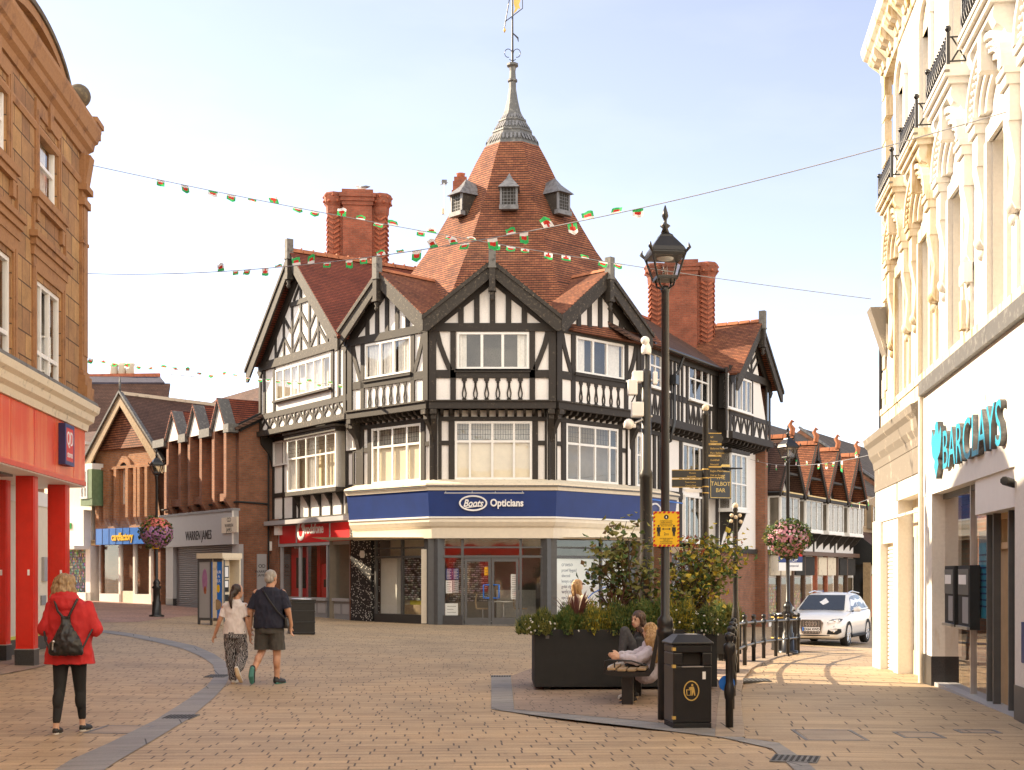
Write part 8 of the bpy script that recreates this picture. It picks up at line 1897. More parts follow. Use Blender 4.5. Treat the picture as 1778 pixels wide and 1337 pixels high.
class Fig:
    """rounded volumes merged into one continuous skin; every face takes the material of the volume it came from"""
    def __init__(s, base=(0, 0, 0), ang=0): s.p = []; s.base = Vector(base); s.R = Matrix.Rotation(ang, 3, 'Z'); s.rot = ang
    def L(s, v): return s.base+s.R @ Vector(v)
    def cap(s, a, b, r0, r1, mat): s.p.append(('c', s.L(a), s.L(b), r0, r1, mat)); return s
    def chain(s, pts, rs, mat):
        for i in range(len(pts)-1): s.cap(pts[i], pts[i+1], rs[i], rs[i+1], mat)
        return s
    def ell(s, c, r, mat, tilt=(0, 0, 0)):
        from mathutils import Euler
        s.p.append(('e', s.L(c), Vector(r), s.R @ Euler(tilt).to_matrix(), mat)); return s
    def loft(s, secs, mat):       # (x, y, z, rx, ry)
        s.p.append(('l', secs, mat)); return s
    def hand(s, w, d, side, mat, curl=.35, sz=1.0):
        """palm, four unequal fingers and a thumb"""
        w = Vector(w); d = Vector(d).normalized(); sd_ = Vector(side); sd_ = (sd_-d*sd_.dot(d)).normalized(); pn = d.cross(sd_)
        s.cap(w, w+d*.065*sz, .021*sz, .024*sz, mat)
        for i in (-1, 1): s.cap(w+d*.02*sz+sd_*i*.012*sz, w+d*.075*sz+sd_*i*.020*sz, .017*sz, .014*sz, mat)
        for i, ln in enumerate((.062, .075, .070, .054)):
            b0 = w+d*.082*sz+sd_*(.030-.020*i)*sz; k1 = b0+(d+pn*curl*.6).normalized()*ln*.5*sz; k2 = k1+(d+pn*curl*2).normalized()*ln*.55*sz
            s.chain([b0-d*.02*sz, b0, k1, k2], [.011*sz, .0105*sz, .0095*sz, .0075*sz], mat)
        t0 = w+d*.025*sz+sd_*.026*sz; t1 = t0+(d*.7+sd_*.8+pn*.3).normalized()*.040*sz; s.chain([t0, t1, t1+(d+sd_*.15+pn*.4).normalized()*.032*sz], [.013*sz, .0115*sz, .009*sz], mat)
        return s
    def build(s, name, parent, voxel=.010, smooth=3, wrinkle=0, wscale=9, seed=0, cuts=()):
        mb = MB('skin'); dist = []
        for q in s.p:
            if q[0] == 'c':
                _, a, b, r0, r1, mat = q; d = (b-a); d = d.normalized() if d.length > 1e-6 else Vector((0, 0, 1)); pts = []; rs = []
                for k in range(5): t = math.pi/2*k/4; pts.append(a-d*r0*math.cos(t)); rs.append(max(r0*math.sin(t), 1e-4))
                for k in range(5): t = math.pi/2*k/4; pts.append(b+d*r1*math.sin(t)); rs.append(max(r1*math.cos(t), 1e-4))
                mb.tube(pts, rs, mat, 14)
            elif q[0] == 'e':
                _, c, r, M, mat = q; n0 = len(mb.v); mb.ball((0, 0, 0), 1.0, mat, 20, 12)
                for i in range(n0, len(mb.v)): v = mb.v[i]; mb.v[i] = c+M @ Vector((v.x*r.x, v.y*r.y, v.z*r.z))
            else:
                _, secs, mat = q; n = len(secs); vs = []; S = 24
                for (x, y, z, rx, ry) in secs:
                    for k in range(S):
                        a = 2*math.pi*k/S; e = .86; ca, sa = math.cos(a), math.sin(a)
                        vs.append(s.L((x+rx*math.copysign(abs(ca)**e, ca), y+ry*math.copysign(abs(sa)**e, sa), z)))
                fs = [[i*S+k, i*S+(k+1) % S, (i+1)*S+(k+1) % S, (i+1)*S+k] for i in range(n-1) for k in range(S)]+[list(range(S))[::-1], [(n-1)*S+k for k in range(S)]]
                mb.add(vs, fs, mat)
        o = mb.build(name, None, loc=(0, 0, 0))
        rm = o.modifiers.new('remesh', 'REMESH'); rm.mode = 'VOXEL'; rm.voxel_size = voxel
        sm = o.modifiers.new('smooth', 'SMOOTH'); sm.iterations = smooth; sm.factor = .5
        dg = bpy.context.evaluated_depsgraph_get(); me = bpy.data.meshes.new_from_object(o.evaluated_get(dg)); bpy.data.objects.remove(o)
        me.name = name; nv = len(me.vertices); co = np.empty(nv*3); me.vertices.foreach_get('co', co); co = co.reshape(-1, 3)
        npol = len(me.polygons); cen = np.empty(npol*3); me.polygons.foreach_get('center', cen); cen = cen.reshape(-1, 3)
        best = np.full(npol, 1e9); mi = np.zeros(npol, int); mats = []
        for q in s.p:
            if q[-1] not in mats: mats.append(q[-1])
            if q[0] == 'c':
                a = np.array(q[1]); b = np.array(q[2]); ab = b-a; t = np.clip(((cen-a) @ ab)/max(ab @ ab, 1e-9), 0, 1); dd = np.linalg.norm(cen-(a+t[:, None]*ab), axis=1)-(q[3]+(q[4]-q[3])*t)
            elif q[0] == 'e':
                v = (cen-np.array(q[1])) @ np.array(q[3]); k = np.linalg.norm(v/np.array(q[2]), axis=1); dd = (k-1)*min(q[2])
            else:
                secs = q[1]; Ri = np.array(s.R); v = (cen-np.array(s.base)) @ Ri; z = v[:, 2]; zz = [k[2] for k in secs]; od = np.argsort(zz); f = lambda i: np.interp(z, np.array(zz)[od], np.array([k[i] for k in secs])[od])
                k = np.sqrt(((v[:, 0]-f(0))/f(3))**2+((v[:, 1]-f(1))/f(4))**2); dd = np.maximum((k-1)*f(4), np.maximum(min(zz)-z, z-max(zz)))
            m = dd < best; best[m] = dd[m]; mi[m] = mats.index(q[-1])
        me.materials.clear()
        for k in mats: me.materials.append(MATS[k])
        me.polygons.foreach_set('material_index', mi.astype(np.int32)); me.polygons.foreach_set('use_smooth', np.ones(npol, bool))
        if wrinkle:
            nr = np.empty(nv*3); me.vertices.foreach_get('normal', nr); nr = nr.reshape(-1, 3)
            for i in range(nv):
                c = Vector(co[i]); w_ = mnoise.fractal(Vector((c.x*wscale+seed, c.y*wscale, c.z*wscale*.55)), .8, 2.0, 3); w2 = abs(mnoise.noise(Vector((c.x*wscale*1.3+seed, c.y*wscale*1.3, c.z*wscale*.9+5))))
                co[i] += nr[i]*wrinkle*(w_*.7-w2*1.2)
        if cuts:      # open hems: trim what lies beyond a plane near a point
            bm = bmesh.new(); bm.from_mesh(me); bm.verts.ensure_lookup_table()
            for i, v in enumerate(bm.verts): v.co = co[i]
            for p, nrm, rad in cuts:
                p = s.L(p); nrm = (s.R @ Vector(nrm)).normalized()
                gm = [f for f in bm.faces if (f.calc_center_median()-p).length < rad]
                geo = set(gm); [geo.update(f.edges) for f in gm]; [geo.update(f.verts) for f in gm]
                bmesh.ops.bisect_plane(bm, geom=list(geo), plane_co=p, plane_no=nrm)
                bmesh.ops.delete(bm, geom=[f for f in bm.faces if (f.calc_center_median()-p).length < rad and (f.calc_center_median()-p).dot(nrm) > 1e-4], context='FACES')
            bm.to_mesh(me); bm.free(); co = np.array([v.co[:] for v in me.vertices]); 
        off = np.array(parent_off(parent)); me.vertices.foreach_set('co', (co-off).ravel()); me.update()
        ob = bpy.data.objects.new(name, me); COL.objects.link(ob); ob.parent = parent
        return ob
def shoe(F, heel, toe, mat, sole, w=.042):
    h = Vector(heel); t = Vector(toe); F.chain([h+Vector((0, 0, .035)), h.lerp(t, .45)+Vector((0, 0, .032)), t+Vector((0, 0, .018))], [w*.82, w, w*.80], mat); F.chain([h+Vector((0, 0, .006)), t+Vector((0, 0, .006))], [w*.72, w*.78], sole)
def head(F, c, yaw, skin, sz=1.0, pitch=0):
    """skull, jaw, nose and ears; yaw turns the face (0 = facing local +y)"""
    c = Vector(c); f = Vector((-math.sin(yaw), math.cos(yaw), 0)); r = Vector((f.y, -f.x, 0)); U = Vector((0, 0, 1))
    F.ell(c+U*.02*sz, (.074*sz, .092*sz, .098*sz), skin, (0, 0, yaw)); F.ell(c+f*.028*sz-U*.055*sz, (.056*sz, .062*sz, .066*sz), skin, (0, 0, yaw))
    F.cap(c+f*.088*sz-U*.005*sz, c+f*.104*sz-U*.032*sz, .009*sz, .013*sz, skin); F.cap(c+f*.070*sz-U*.072*sz, c+f*.075*sz-U*.072*sz, .018*sz, .014*sz, skin)
    for s in (-1, 1): F.ell(c+r*s*.074*sz-f*.008*sz-U*.012*sz, (.012*sz, .022*sz, .032*sz), skin, (0, 0, yaw))
    return f, r
# ---- woman in the red coat
def P_(name, label, p): return thing(name, label, 'person', p)
pw_ = hit(121, 1271.5); Wm = P_('person', 'woman in a red hooded coat and black leggings walking away on the left', pw_)
F = Fig(pw_, .06)
head(F, (-.055, .035, 1.50), -.1, 'skin'); F.cap((-.045, .0, 1.32), (-.05, .02, 1.45), .055, .05, 'skin'); F.loft([(0, 0, .80, .15, .11), (0, 0, 1.0, .15, .11), (0, 0, 1.25, .17, .11), (0, 0, 1.36, .10, .08)], 'coat_red')
F.ell((0, -.01, .84), (.165, .125, .15), 'leggings_black')
F.chain([(-.085, 0, .82), (-.083, -.06, .47), (-.085, -.17, .14)], [.092, .062, .040], 'leggings_black'); F.ell((-.083, -.13, .34), (.055, .062, .12), 'leggings_black'); F.cap((-.085, -.17, .14), (-.088, -.175, .07), .033, .032, 'skin')
F.chain([(.085, 0, .82), (.088, .06, .46), (.10, .10, .15)], [.092, .062, .040], 'leggings_black'); F.ell((.092, .055, .34), (.055, .062, .12), 'leggings_black'); F.cap((.10, .10, .15), (.103, .10, .07), .033, .032, 'skin')
shoe(F, (-.09, -.19, 0), (-.095, .0, 0), 'shoe_black', 'sole_white'); shoe(F, (.104, .085, 0), (.13, .28, 0), 'shoe_black', 'sole_white')
F.chain([(-.19, 0, 1.30), (-.24, -.02, 1.05), (-.12, .20, 1.02)], [.055, .045, .035], 'coat_red'); F.chain([(.19, 0, 1.30), (.25, 0, 1.05), (.16, .22, 1.10)], [.055, .045, .035], 'coat_red')
F.hand((-.11, .21, 1.02), (.5, .8, .1), (0, 0, 1), 'skin', .8); F.hand((.15, .24, 1.11), (-.4, .8, .3), (0, 0, 1), 'skin', .8)
F.build('body', Wm, .011)
F = Fig(pw_, .06)
F.loft([(0, 0, .70, .262, .175), (0, 0, .72, .258, .17), (.0, 0, .9, .235, .16), (0, 0, 1.05, .220, .150), (0, 0, 1.2, .222, .145), (0, 0, 1.30, .205, .13), (-.01, 0, 1.37, .14, .105), (-.03, 0, 1.40, .10, .09)], 'coat_red')
F.chain([(-.17, 0, 1.28), (-.25, -.03, 1.06), (-.13, .18, 1.03)], [.072, .078, .055], 'coat_red'); F.chain([(.17, 0, 1.28), (.262, -.01, 1.05), (.17, .20, 1.10)], [.072, .078, .055], 'coat_red')
F.build('coat', Wm, .011, 3, .014, 8, 3)
F = Fig(pw_, .06); F.ell((-.045, -.055, 1.37), (.150, .105, .075), 'coat_red', (.35, 0, 0)); F.ell((-.03, -.10, 1.30), (.12, .06, .085), 'coat_red', (.2, 0, 0)); F.ell((-.045, -.02, 1.42), (.125, .11, .05), 'coat_red')
F.build('hood', Wm, .010, 3, .012, 12, 5)
F = Fig(pw_, .06); F.ell((-.055, .015, 1.535), (.116, .118, .105), 'hair_light'); F.ell((-.06, -.012, 1.46), (.135, .105, .10), 'hair_light'); F.ell((-.16, .0, 1.395), (.045, .06, .05), 'hair_light'); F.ell((.03, .0, 1.43), (.045, .06, .05), 'hair_light'); F.build('hair', Wm, .009, 2, .016, 16, 1)
bg_ = thing('backpack', 'black leather drawstring backpack worn over the red coat', 'bag', pw_+Vector((0, -.2, .9)))
F = Fig(pw_, .06); F.loft([(.02, -.205, .80, .165, .055), (.02, -.215, .83, .180, .075), (.02, -.215, .92, .165, .078), (.02, -.205, 1.02, .115, .065), (.015, -.195, 1.11, .060, .042), (.015, -.19, 1.17, .05, .035), (.015, -.19, 1.20, .055, .036)], 'leather_black'); F.build('bag', bg_, .009, 2, .012, 14, 2)
m = MB('leather_black'); q = lambda *v: F.L(v)
m.tube([q(.0, -.19, 1.17), q(-.07, -.185, 1.25), q(-.12, -.12, 1.36)], .013, None, 6); m.tube([q(.03, -.19, 1.17), q(.08, -.18, 1.28), q(.11, -.12, 1.37)], .013, None, 6); m.tube([q(-.14, -.20, .85), q(-.20, -.15, .95), q(-.235, -.08, 1.05)], .011, None, 6); m.tube([q(.17, -.20, .85), q(.22, -.14, .98), q(.25, -.08, 1.06)], .011, None, 6); m.build('strap', bg_)
m = MB('steel'); m.tube([q(-.09, -.295, .86), q(-.085, -.30, .93)], .008, None, 6); m.ball(q(-.08, -.30, .945), .016, None, 8, 5); m.build('clasp', bg_)
# ---- man in navy shirt and shorts
pm = hit(468, 1188); Mn = P_('person', 'grey haired man in a navy T shirt and dark shorts walking away', pm)
F = Fig(pm, -.05)
head(F, (.02, .03, 1.635), -.45, 'skin_tan', 1.08); F.cap((.01, -.005, 1.44), (.015, .015, 1.58), .068, .062, 'skin_tan')
F.loft([(0, 0, .86, .19, .14), (0, 0, 1.1, .20, .15), (0, 0, 1.35, .19, .12), (0, 0, 1.46, .10, .08)], 'shirt_navy'); F.ell((0, 0, .88), (.185, .14, .14), 'shorts_grey')
F.chain([(.10, 0, .86), (.11, .02, .48), (.105, .05, .10)], [.10, .062, .042], 'skin_tan'); F.ell((.11, .005, .36), (.058, .066, .12), 'skin_tan')
F.chain([(-.10, 0, .86), (-.135, .06, .50), (-.19, -.22, .24)], [.10, .062, .042], 'skin_tan'); F.ell((-.155, -.07, .40), (.058, .066, .11), 'skin_tan', (-.9, 0, 0))
shoe(F, (.105, .03, .01), (.16, .26, .01), 'shoe_black', 'shoe_teal', .05); F.chain([(.09, .03, .05), (.10, .05, .10)], [.045, .045], 'shoe_black'); F.ell((.13, .13, .06), (.03, .06, .03), 'shoe_white')
F.chain([(-.195, -.27, .27), (-.205, -.28, .17), (-.21, -.22, .06)], [.045, .052, .040], 'shoe_black'); F.chain([(-.195, -.305, .26), (-.21, -.315, .15), (-.213, -.25, .05)], [.034, .042, .034], 'shoe_teal')
for s, wr in ((1, (.315, .08, .90)), (-1, (-.31, .04, .90))):
    F.chain([(s*.20, 0, 1.40), (s*.29, -.03, 1.14), wr], [.062, .050, .034], 'skin_tan'); F.hand((wr[0], wr[1], wr[2]-.01), (-s*.05, .15, -1), (0, 1, .2), 'skin_tan', .6, 1.1)
F.build('body', Mn, .010)
F = Fig(pm, -.05); F.loft([(0, 0, .86, .245, .18), (0, 0, .88, .248, .182), (0, .01, 1.02, .248, .185), (0, 0, 1.2, .240, .165), (0, 0, 1.34, .245, .14), (0, 0, 1.43, .20, .115), (0, 0, 1.50, .10, .082)], 'shirt_navy')
for s in (-1, 1): F.chain([(s*.19, 0, 1.385), (s*.29, -.028, 1.12)], [.082, .086], 'shirt_navy')
F.build('shirt', Mn, .010, 3, .014, 9, 7, cuts=[((.29, -.02, 1.17), (.3, 0, -1), .13), ((-.29, -.02, 1.17), (-.3, 0, -1), .13)])
F = Fig(pm, -.05); F.loft([(0, 0, .78, .20, .155), (0, 0, .86, .21, .16), (0, 0, .94, .21, .155)], 'shorts_grey'); F.chain([(.105, 0, .84), (.128, .01, .50)], [.122, .122], 'shorts_grey'); F.chain([(-.105, 0, .84), (-.135, .05, .50)], [.122, .122], 'shorts_grey'); F.build('shorts', Mn, .010, 3, .012, 10, 9, cuts=[((0, 0, .53), (0, 0, -1), .4)])
F = Fig(pm, -.05); F.ell((.015, .012, 1.668), (.087, .104, .098), 'hair_grey', (0, 0, -.45)); F.ell((.0, -.03, 1.615), (.078, .072, .075), 'hair_grey'); F.build('hair', Mn, .009, 2, .006, 22, 2)
sb = thing('shoulder_bag', 'small black shoulder bag on the right hip of the man', 'bag', F.L((.26, -.02, 1.0)))
m = MB('leather_black'); q = lambda *v: F.L(v); m.tube([q(-.08, .02, 1.50), q(-.09, -.105, 1.47), q(.03, -.165, 1.30), q(.16, -.165, 1.12), q(.245, -.10, 1.02)], .011, None, 6); m.build('strap', sb)
G_ = Fig(pm, -.05); G_.loft([(.27, -.02, .86, .035, .075), (.27, -.02, .90, .04, .085), (.265, -.02, 1.02, .035, .08)], 'leather_black'); G_.build('bag', sb, .009, 2)
# ---- girl in white shirt and printed trousers
pg = hit(408, 1187); Gl = P_('person', 'girl with dark ponytail, white T shirt and printed trousers walking away', pg)
F = Fig(pg, .0)
head(F, (.03, .02, 1.425), -.9, 'skin_tan', .98); F.cap((.02, -.01, 1.24), (.025, .0, 1.37), .045, .042, 'skin_tan')
F.loft([(0, 0, .78, .14, .10), (0, 0, 1.0, .135, .095), (0, 0, 1.2, .15, .09), (0, 0, 1.28, .07, .06)], 'shirt_white'); F.ell((0, 0, .80), (.155, .115, .13), 'print_trousers')
F.chain([(-.075, 0, .78), (-.07, .06, .44), (-.03, .05, .10)], [.085, .055, .036], 'print_trousers'); F.chain([(.075, 0, .78), (.09, .05, .44), (.09, -.20, .24)], [.085, .055, .036], 'print_trousers')
shoe(F, (-.035, .02, .0), (-.02, .22, .0), 'shoe_white', 'sole_tan', .040)
F.chain([(.075, -.25, .25), (.10, -.265, .16), (.135, -.21, .06)], [.036, .042, .034], 'shoe_white'); F.chain([(.078, -.275, .24), (.105, -.292, .15), (.14, -.235, .05)], [.028, .034, .028], 'sole_tan')
F.chain([(-.155, 0, 1.20), (-.225, -.03, .98), (-.315, .05, .77)], [.045, .036, .026], 'skin_tan'); F.hand((-.32, .055, .755), (-.4, .25, -.8), (.2, 1, 0), 'skin_tan', .4, .92)
F.chain([(.155, 0, 1.20), (.20, -.03, .96), (.225, .05, .74)], [.045, .036, .026], 'skin_tan'); F.hand((.226, .052, .73), (0, .15, -1), (0, 1, 0), 'skin_tan', .6, .92)
F.build('body', Gl, .009)
F = Fig(pg, .0); F.loft([(0, 0, .765, .175, .125), (0, 0, .78, .178, .127), (0, 0, .95, .165, .12), (0, 0, 1.1, .165, .112), (0, 0, 1.2, .165, .10), (0, 0, 1.26, .11, .08), (0, 0, 1.30, .07, .06)], 'shirt_white')
for s in (-1, 1): F.chain([(s*.14, 0, 1.19), (s*.208, -.02, 1.0)], [.062, .060], 'shirt_white')
F.build('shirt', Gl, .009, 3, .012, 11, 11, cuts=[((s*.20, -.02, 1.04), (s*.35, 0, -1), .10) for s in (-1, 1)])
F = Fig(pg, .0); F.loft([(0, 0, .70, .165, .13), (0, 0, .80, .165, .125)], 'print_trousers'); F.chain([(-.075, 0, .76), (-.08, .05, .44), (-.04, .05, .09)], [.105, .092, .072], 'print_trousers'); F.chain([(.08, 0, .76), (.10, .05, .44), (.095, -.17, .25)], [.105, .095, .078], 'print_trousers'); F.build('trousers', Gl, .010, 3, .016, 10, 4)
F = Fig(pg, .0); F.ell((.02, .0, 1.455), (.082, .092, .088), 'hair_dark'); F.ell((-.01, -.05, 1.40), (.062, .06, .07), 'hair_dark'); F.chain([(-.03, -.10, 1.38), (-.045, -.125, 1.28), (-.03, -.115, 1.17)], [.036, .034, .016], 'hair_dark'); F.build('hair', Gl, .008, 2, .006, 18, 6)
# ---- two girls on the bench
D0 = bo.y
def at(x, y, dd): return Vector(W(x, y, D0+dd))
Bd = P_('person', 'girl with long blonde hair and lilac top sitting on the bench', at(1118, 1180, .55))
F = Fig(); a = lambda x, y, d=.55: tuple(at(x, y, d))
hc = at(1128, 1096, .60); f, r = head(F, hc, math.radians(58), 'skin', .93); F.cap(a(1128, 1112), a(1129, 1124), .045, .045, 'skin')
F.chain([a(1130, 1124), a(1127, 1140), a(1123, 1160)], [.10, .115, .125], 'hoodie_lilac'); F.ell(a(1121, 1163), (.14, .14, .095), 'leggings_black')
F.chain([a(1119, 1161, .45), a(1091, 1160, .42), a(1096, 1203, .42)], [.078, .055, .035], 'leggings_black'); F.chain([a(1119, 1160, .68), a(1090, 1158, .66), a(1100, 1200, .60)], [.078, .055, .035], 'leggings_black')
h_ = at(1102, 1212, .42); shoe(F, h_-Vector((0, 0, .05)), h_+Vector((-.20, -.02, -.10)), 'shoe_black', 'sole_tan', .04); h_ = at(1105, 1207, .62); shoe(F, h_-Vector((0, 0, .03)), h_+Vector((-.19, 0, -.07)), 'shoe_black', 'sole_tan', .04)
F.chain([a(1133, 1129, .42), a(1108, 1146, .34), a(1080, 1142, .42)], [.058, .048, .034], 'hoodie_lilac'); F.chain([a(1124, 1127, .72), a(1100, 1138, .78), a(1077, 1136, .66)], [.058, .048, .034], 'hoodie_lilac')
F.hand(at(1078, 1142, .43), (-1, .1, .1), (0, 0, 1), 'skin', .7, .95); F.hand(at(1075, 1136, .66), (-1, -.3, -.1), (0, 0, 1), 'skin', .7, .95)
F.build('body', Bd, .009)
F = Fig(); F.chain([a(1130, 1125), a(1127, 1142), a(1122, 1166)], [.125, .150, .168], 'hoodie_lilac'); F.cap(a(1128, 1119), a(1129, 1122), .075, .085, 'hoodie_lilac')
F.chain([a(1133, 1129, .42), a(1107, 1146, .33), a(1082, 1142, .42)], [.082, .078, .058], 'hoodie_lilac'); F.chain([a(1124, 1127, .72), a(1100, 1138, .78), a(1080, 1137, .66)], [.08, .072, .055], 'hoodie_lilac'); F.build('hoodie', Bd, .009, 3, .015, 12, 13)
F = Fig(); F.ell(hc+Vector((.012, -.012, .03)), (.088, .092, .092), 'hair_blonde'); F.chain([tuple(hc+Vector((.05, -.05, .0))), a(1135, 1112, .44), a(1138, 1128, .40), a(1139, 1146, .40)], [.078, .085, .078, .045], 'hair_blonde'); F.chain([tuple(hc+Vector((.0, -.06, .0))), a(1126, 1112, .46), a(1129, 1126, .40)], [.06, .055, .03], 'hair_blonde'); F.build('hair', Bd, .008, 2, .010, 20, 3)
Br = P_('person', 'girl with long brown hair and grey jeans, one foot up on the bench', at(1112, 1170, 1.15))
F = Fig(); a = lambda x, y, d=1.15: tuple(at(x, y, d))
hc = at(1108, 1076, 1.15); f, r = head(F, hc, math.radians(128), 'skin', .95); F.cap(a(1112, 1093), a(1115, 1107), .046, .05, 'skin')
F.chain([a(1117, 1110), a(1118, 1135), a(1119, 1158)], [.105, .115, .125], 'top_dark'); F.ell(a(1118, 1160), (.14, .14, .10), 'jeans_grey')
F.chain([a(1116, 1158, 1.0), a(1085, 1096, .92), a(1078, 1150, .86)], [.088, .066, .042], 'jeans_grey'); F.chain([a(1115, 1160, 1.25), a(1087, 1152, 1.15), a(1094, 1198, 1.05)], [.085, .06, .042], 'jeans_grey')
h_ = at(1081, 1159, .82); shoe(F, h_, h_+Vector((-.17, -.06, -.02)), 'shoe_white', 'sole_white', .045); F.cap(a(1078, 1150, .86), a(1079, 1156, .84), .034, .034, 'skin'); h_ = at(1100, 1205, 1.0); shoe(F, h_-Vector((0, 0, .03)), h_+Vector((-.18, -.03, -.06)), 'shoe_white', 'sole_white', .042)
F.chain([a(1110, 1114, .98), a(1112, 1138, .90), a(1095, 1150, .9)], [.058, .048, .034], 'top_dark'); F.chain([a(1124, 1114, 1.3), a(1124, 1138, 1.35), a(1112, 1154, 1.25)], [.058, .048, .034], 'top_dark'); F.hand(at(1094, 1151, .9), (-1, 0, -.2), (0, 0, 1), 'skin', .7, .95); F.hand(at(1111, 1155, 1.25), (-1, 0, -.4), (0, 1, 0), 'skin', .5, .95)
F.build('body', Br, .009)
F = Fig(); F.chain([a(1116, 1108), a(1118, 1135), a(1119, 1160)], [.118, .138, .15], 'top_dark'); F.chain([a(1110, 1114, .98), a(1112, 1138, .90), a(1097, 1149, .9)], [.078, .066, .05], 'top_dark'); F.chain([a(1124, 1114, 1.3), a(1124, 1138, 1.35), a(1114, 1152, 1.26)], [.078, .066, .05], 'top_dark'); F.build('jacket', Br, .010, 3, .012, 12, 15)
F = Fig(); F.ell(hc-f*.016+Vector((0, 0, .042)), (.087, .099, .088), 'hair_brown', (0, 0, math.radians(128))); F.chain([tuple(hc-f*.06+r*.02), a(1118, 1094, 1.22), a(1122, 1116, 1.18), a(1121, 1132, 1.08)], [.07, .075, .06, .03], 'hair_brown'); F.chain([tuple(hc-r*.078+f*.012+Vector((0, 0, .03))), tuple(hc-r*.082-Vector((0, 0, .06))), a(1104, 1098, 1.20)], [.030, .028, .022], 'hair_brown'); F.chain([tuple(hc+r*.080+f*.010+Vector((0, 0, .03))), tuple(hc+r*.084-Vector((0, 0, .06))), a(1117, 1098, 1.0), a(1118, 1120, .98)], [.032, .034, .036, .022], 'hair_brown'); F.build('hair', Br, .008, 2, .007, 20, 8)
def face_marks(c, f, r, sz, parent):
    m = MB('black_ink'); U = Vector((0, 0, 1))
    for s in (-1, 1):
        m.ball(c+f*.0845*sz+r*s*.031*sz+U*.004*sz, .0095*sz, 'hair_dark', 8, 5); m.tube([c+f*.088*sz+r*s*.016*sz+U*.024*sz, c+f*.082*sz+r*s*.046*sz+U*.024*sz], .004*sz, 'hair_dark', 5)
    m.tube([c+f*.088*sz-r*.02*sz-U*.066*sz, c+f*.0925*sz-U*.067*sz, c+f*.088*sz+r*.02*sz-U*.066*sz], .006*sz, 'petal_coral', 5); m.build('face', parent)
face_marks(hc, f, r, .95, Br)
# ---- sunlit woman beyond the planter
ps = W(1003, 1100, 26.2); ps.z = g(ps.x, ps.y); St = P_('person', 'blonde woman in a cream coat standing in sunlight beyond the planter', ps)
F = Fig(ps, -.9); hz_ = ZZ(1016, 26.2)-ps.z
f, r = head(F, (0, .02, hz_), .0, 'skin', 1.0); F.cap((0, 0, hz_-.19), (0, .01, hz_-.08), .05, .045, 'skin'); F.loft([(0, 0, .80, .16, .12), (0, 0, 1.1, .17, .12), (0, 0, hz_-.24, .17, .10), (0, 0, hz_-.16, .08, .07)], 'coat_cream')
for s in (-1, 1): F.chain([(s*.09, 0, .82), (s*.09, .02, .45), (s*.09, 0, .09)], [.09, .06, .042], 'jeans_grey'); shoe(F, (s*.09, -.03, 0), (s*.10, .17, 0), 'shoe_black', 'sole_white'); F.chain([(s*.17, 0, hz_-.25), (s*.23, .0, hz_-.5), (s*.10, .22, hz_-.45)], [.06, .05, .036], 'coat_cream'); F.hand((s*.09, .23, hz_-.44), (-s*.3, .8, .3), (0, 0, 1), 'skin', .8)
F.build('body', St, .011)
F = Fig(ps, -.9); F.loft([(0, 0, .62, .23, .17), (0, 0, .9, .21, .15), (0, 0, 1.15, .205, .14), (0, 0, hz_-.24, .20, .125), (0, 0, hz_-.17, .10, .085)], 'coat_cream')
for s in (-1, 1): F.chain([(s*.18, 0, hz_-.26), (s*.235, 0, hz_-.5), (s*.12, .20, hz_-.46)], [.078, .07, .052], 'coat_cream')
F.build('coat', St, .011, 3, .012, 10, 2)
F = Fig(ps, -.9); F.ell((0, -.012, hz_+.03), (.09, .10, .09), 'hair_blonde'); F.chain([(-.07, -.03, hz_), (-.09, -.02, hz_-.17)], [.05, .04], 'hair_blonde'); F.chain([(.07, -.03, hz_), (.09, -.02, hz_-.17)], [.05, .04], 'hair_blonde'); F.chain([(0, -.07, hz_), (0, -.08, hz_-.18)], [.075, .06], 'hair_blonde'); F.build('hair', St, .009, 2, .008, 20, 1)
face_marks(F.L((0, .02, hz_)), F.R @ Vector((0, 1, 0)), F.R @ Vector((1, 0, 0)), 1.0, St)
# ================================================================ white car coming up the side street
m_, nt_, b_ = nm('car_paint'); b_.inputs['Base Color'].default_value = (.86, .84, .81, 1); b_.inputs['Roughness'].default_value = .28; b_.inputs['Coat Weight'].default_value = .8; b_.inputs['Coat Roughness'].default_value = .06
m_, nt_, b_ = nm('car_glass'); b_.inputs['Base Color'].default_value = (.012, .016, .02, 1); b_.inputs['Roughness'].default_value = .03; b_.inputs['IOR'].default_value = 1.9
plain('tyre', (.018, .018, .018), .85); plain('chrome', (.75, .75, .76), .15, .95, var=.02)
cp_ = hit(1436, 1120); car = thing('parked_car', 'white car with chrome slatted grille stopped in the side street', 'car', cp_+Vector((.35, 1.2, 0)))
CL = Vector(car.location); CL.z = g(CL.x, CL.y)+.004; car.location = CL; hd_ = math.radians(27)
cx = Vector((-math.sin(hd_), -math.cos(hd_), 0)); cy = Vector((-cx.y, cx.x, 0))      # forward, and its left
def K(x, y, z): return CL+cx*x+cy*y+Vector((0, 0, z))
ST = [(2.205, .66, .76), (2.16, .76, .80), (2.05, .84, .87), (1.85, .885, .93), (1.5, .905, .985), (1.0, .915, 1.04), (.4, .915, 1.045), (-.6, .915, 1.055), (-1.4, .91, 1.07), (-1.9, .88, 1.08), (-2.12, .82, 1.02), (-2.19, .74, .90)]
m = MB('car_paint'); vs = []; n = 0
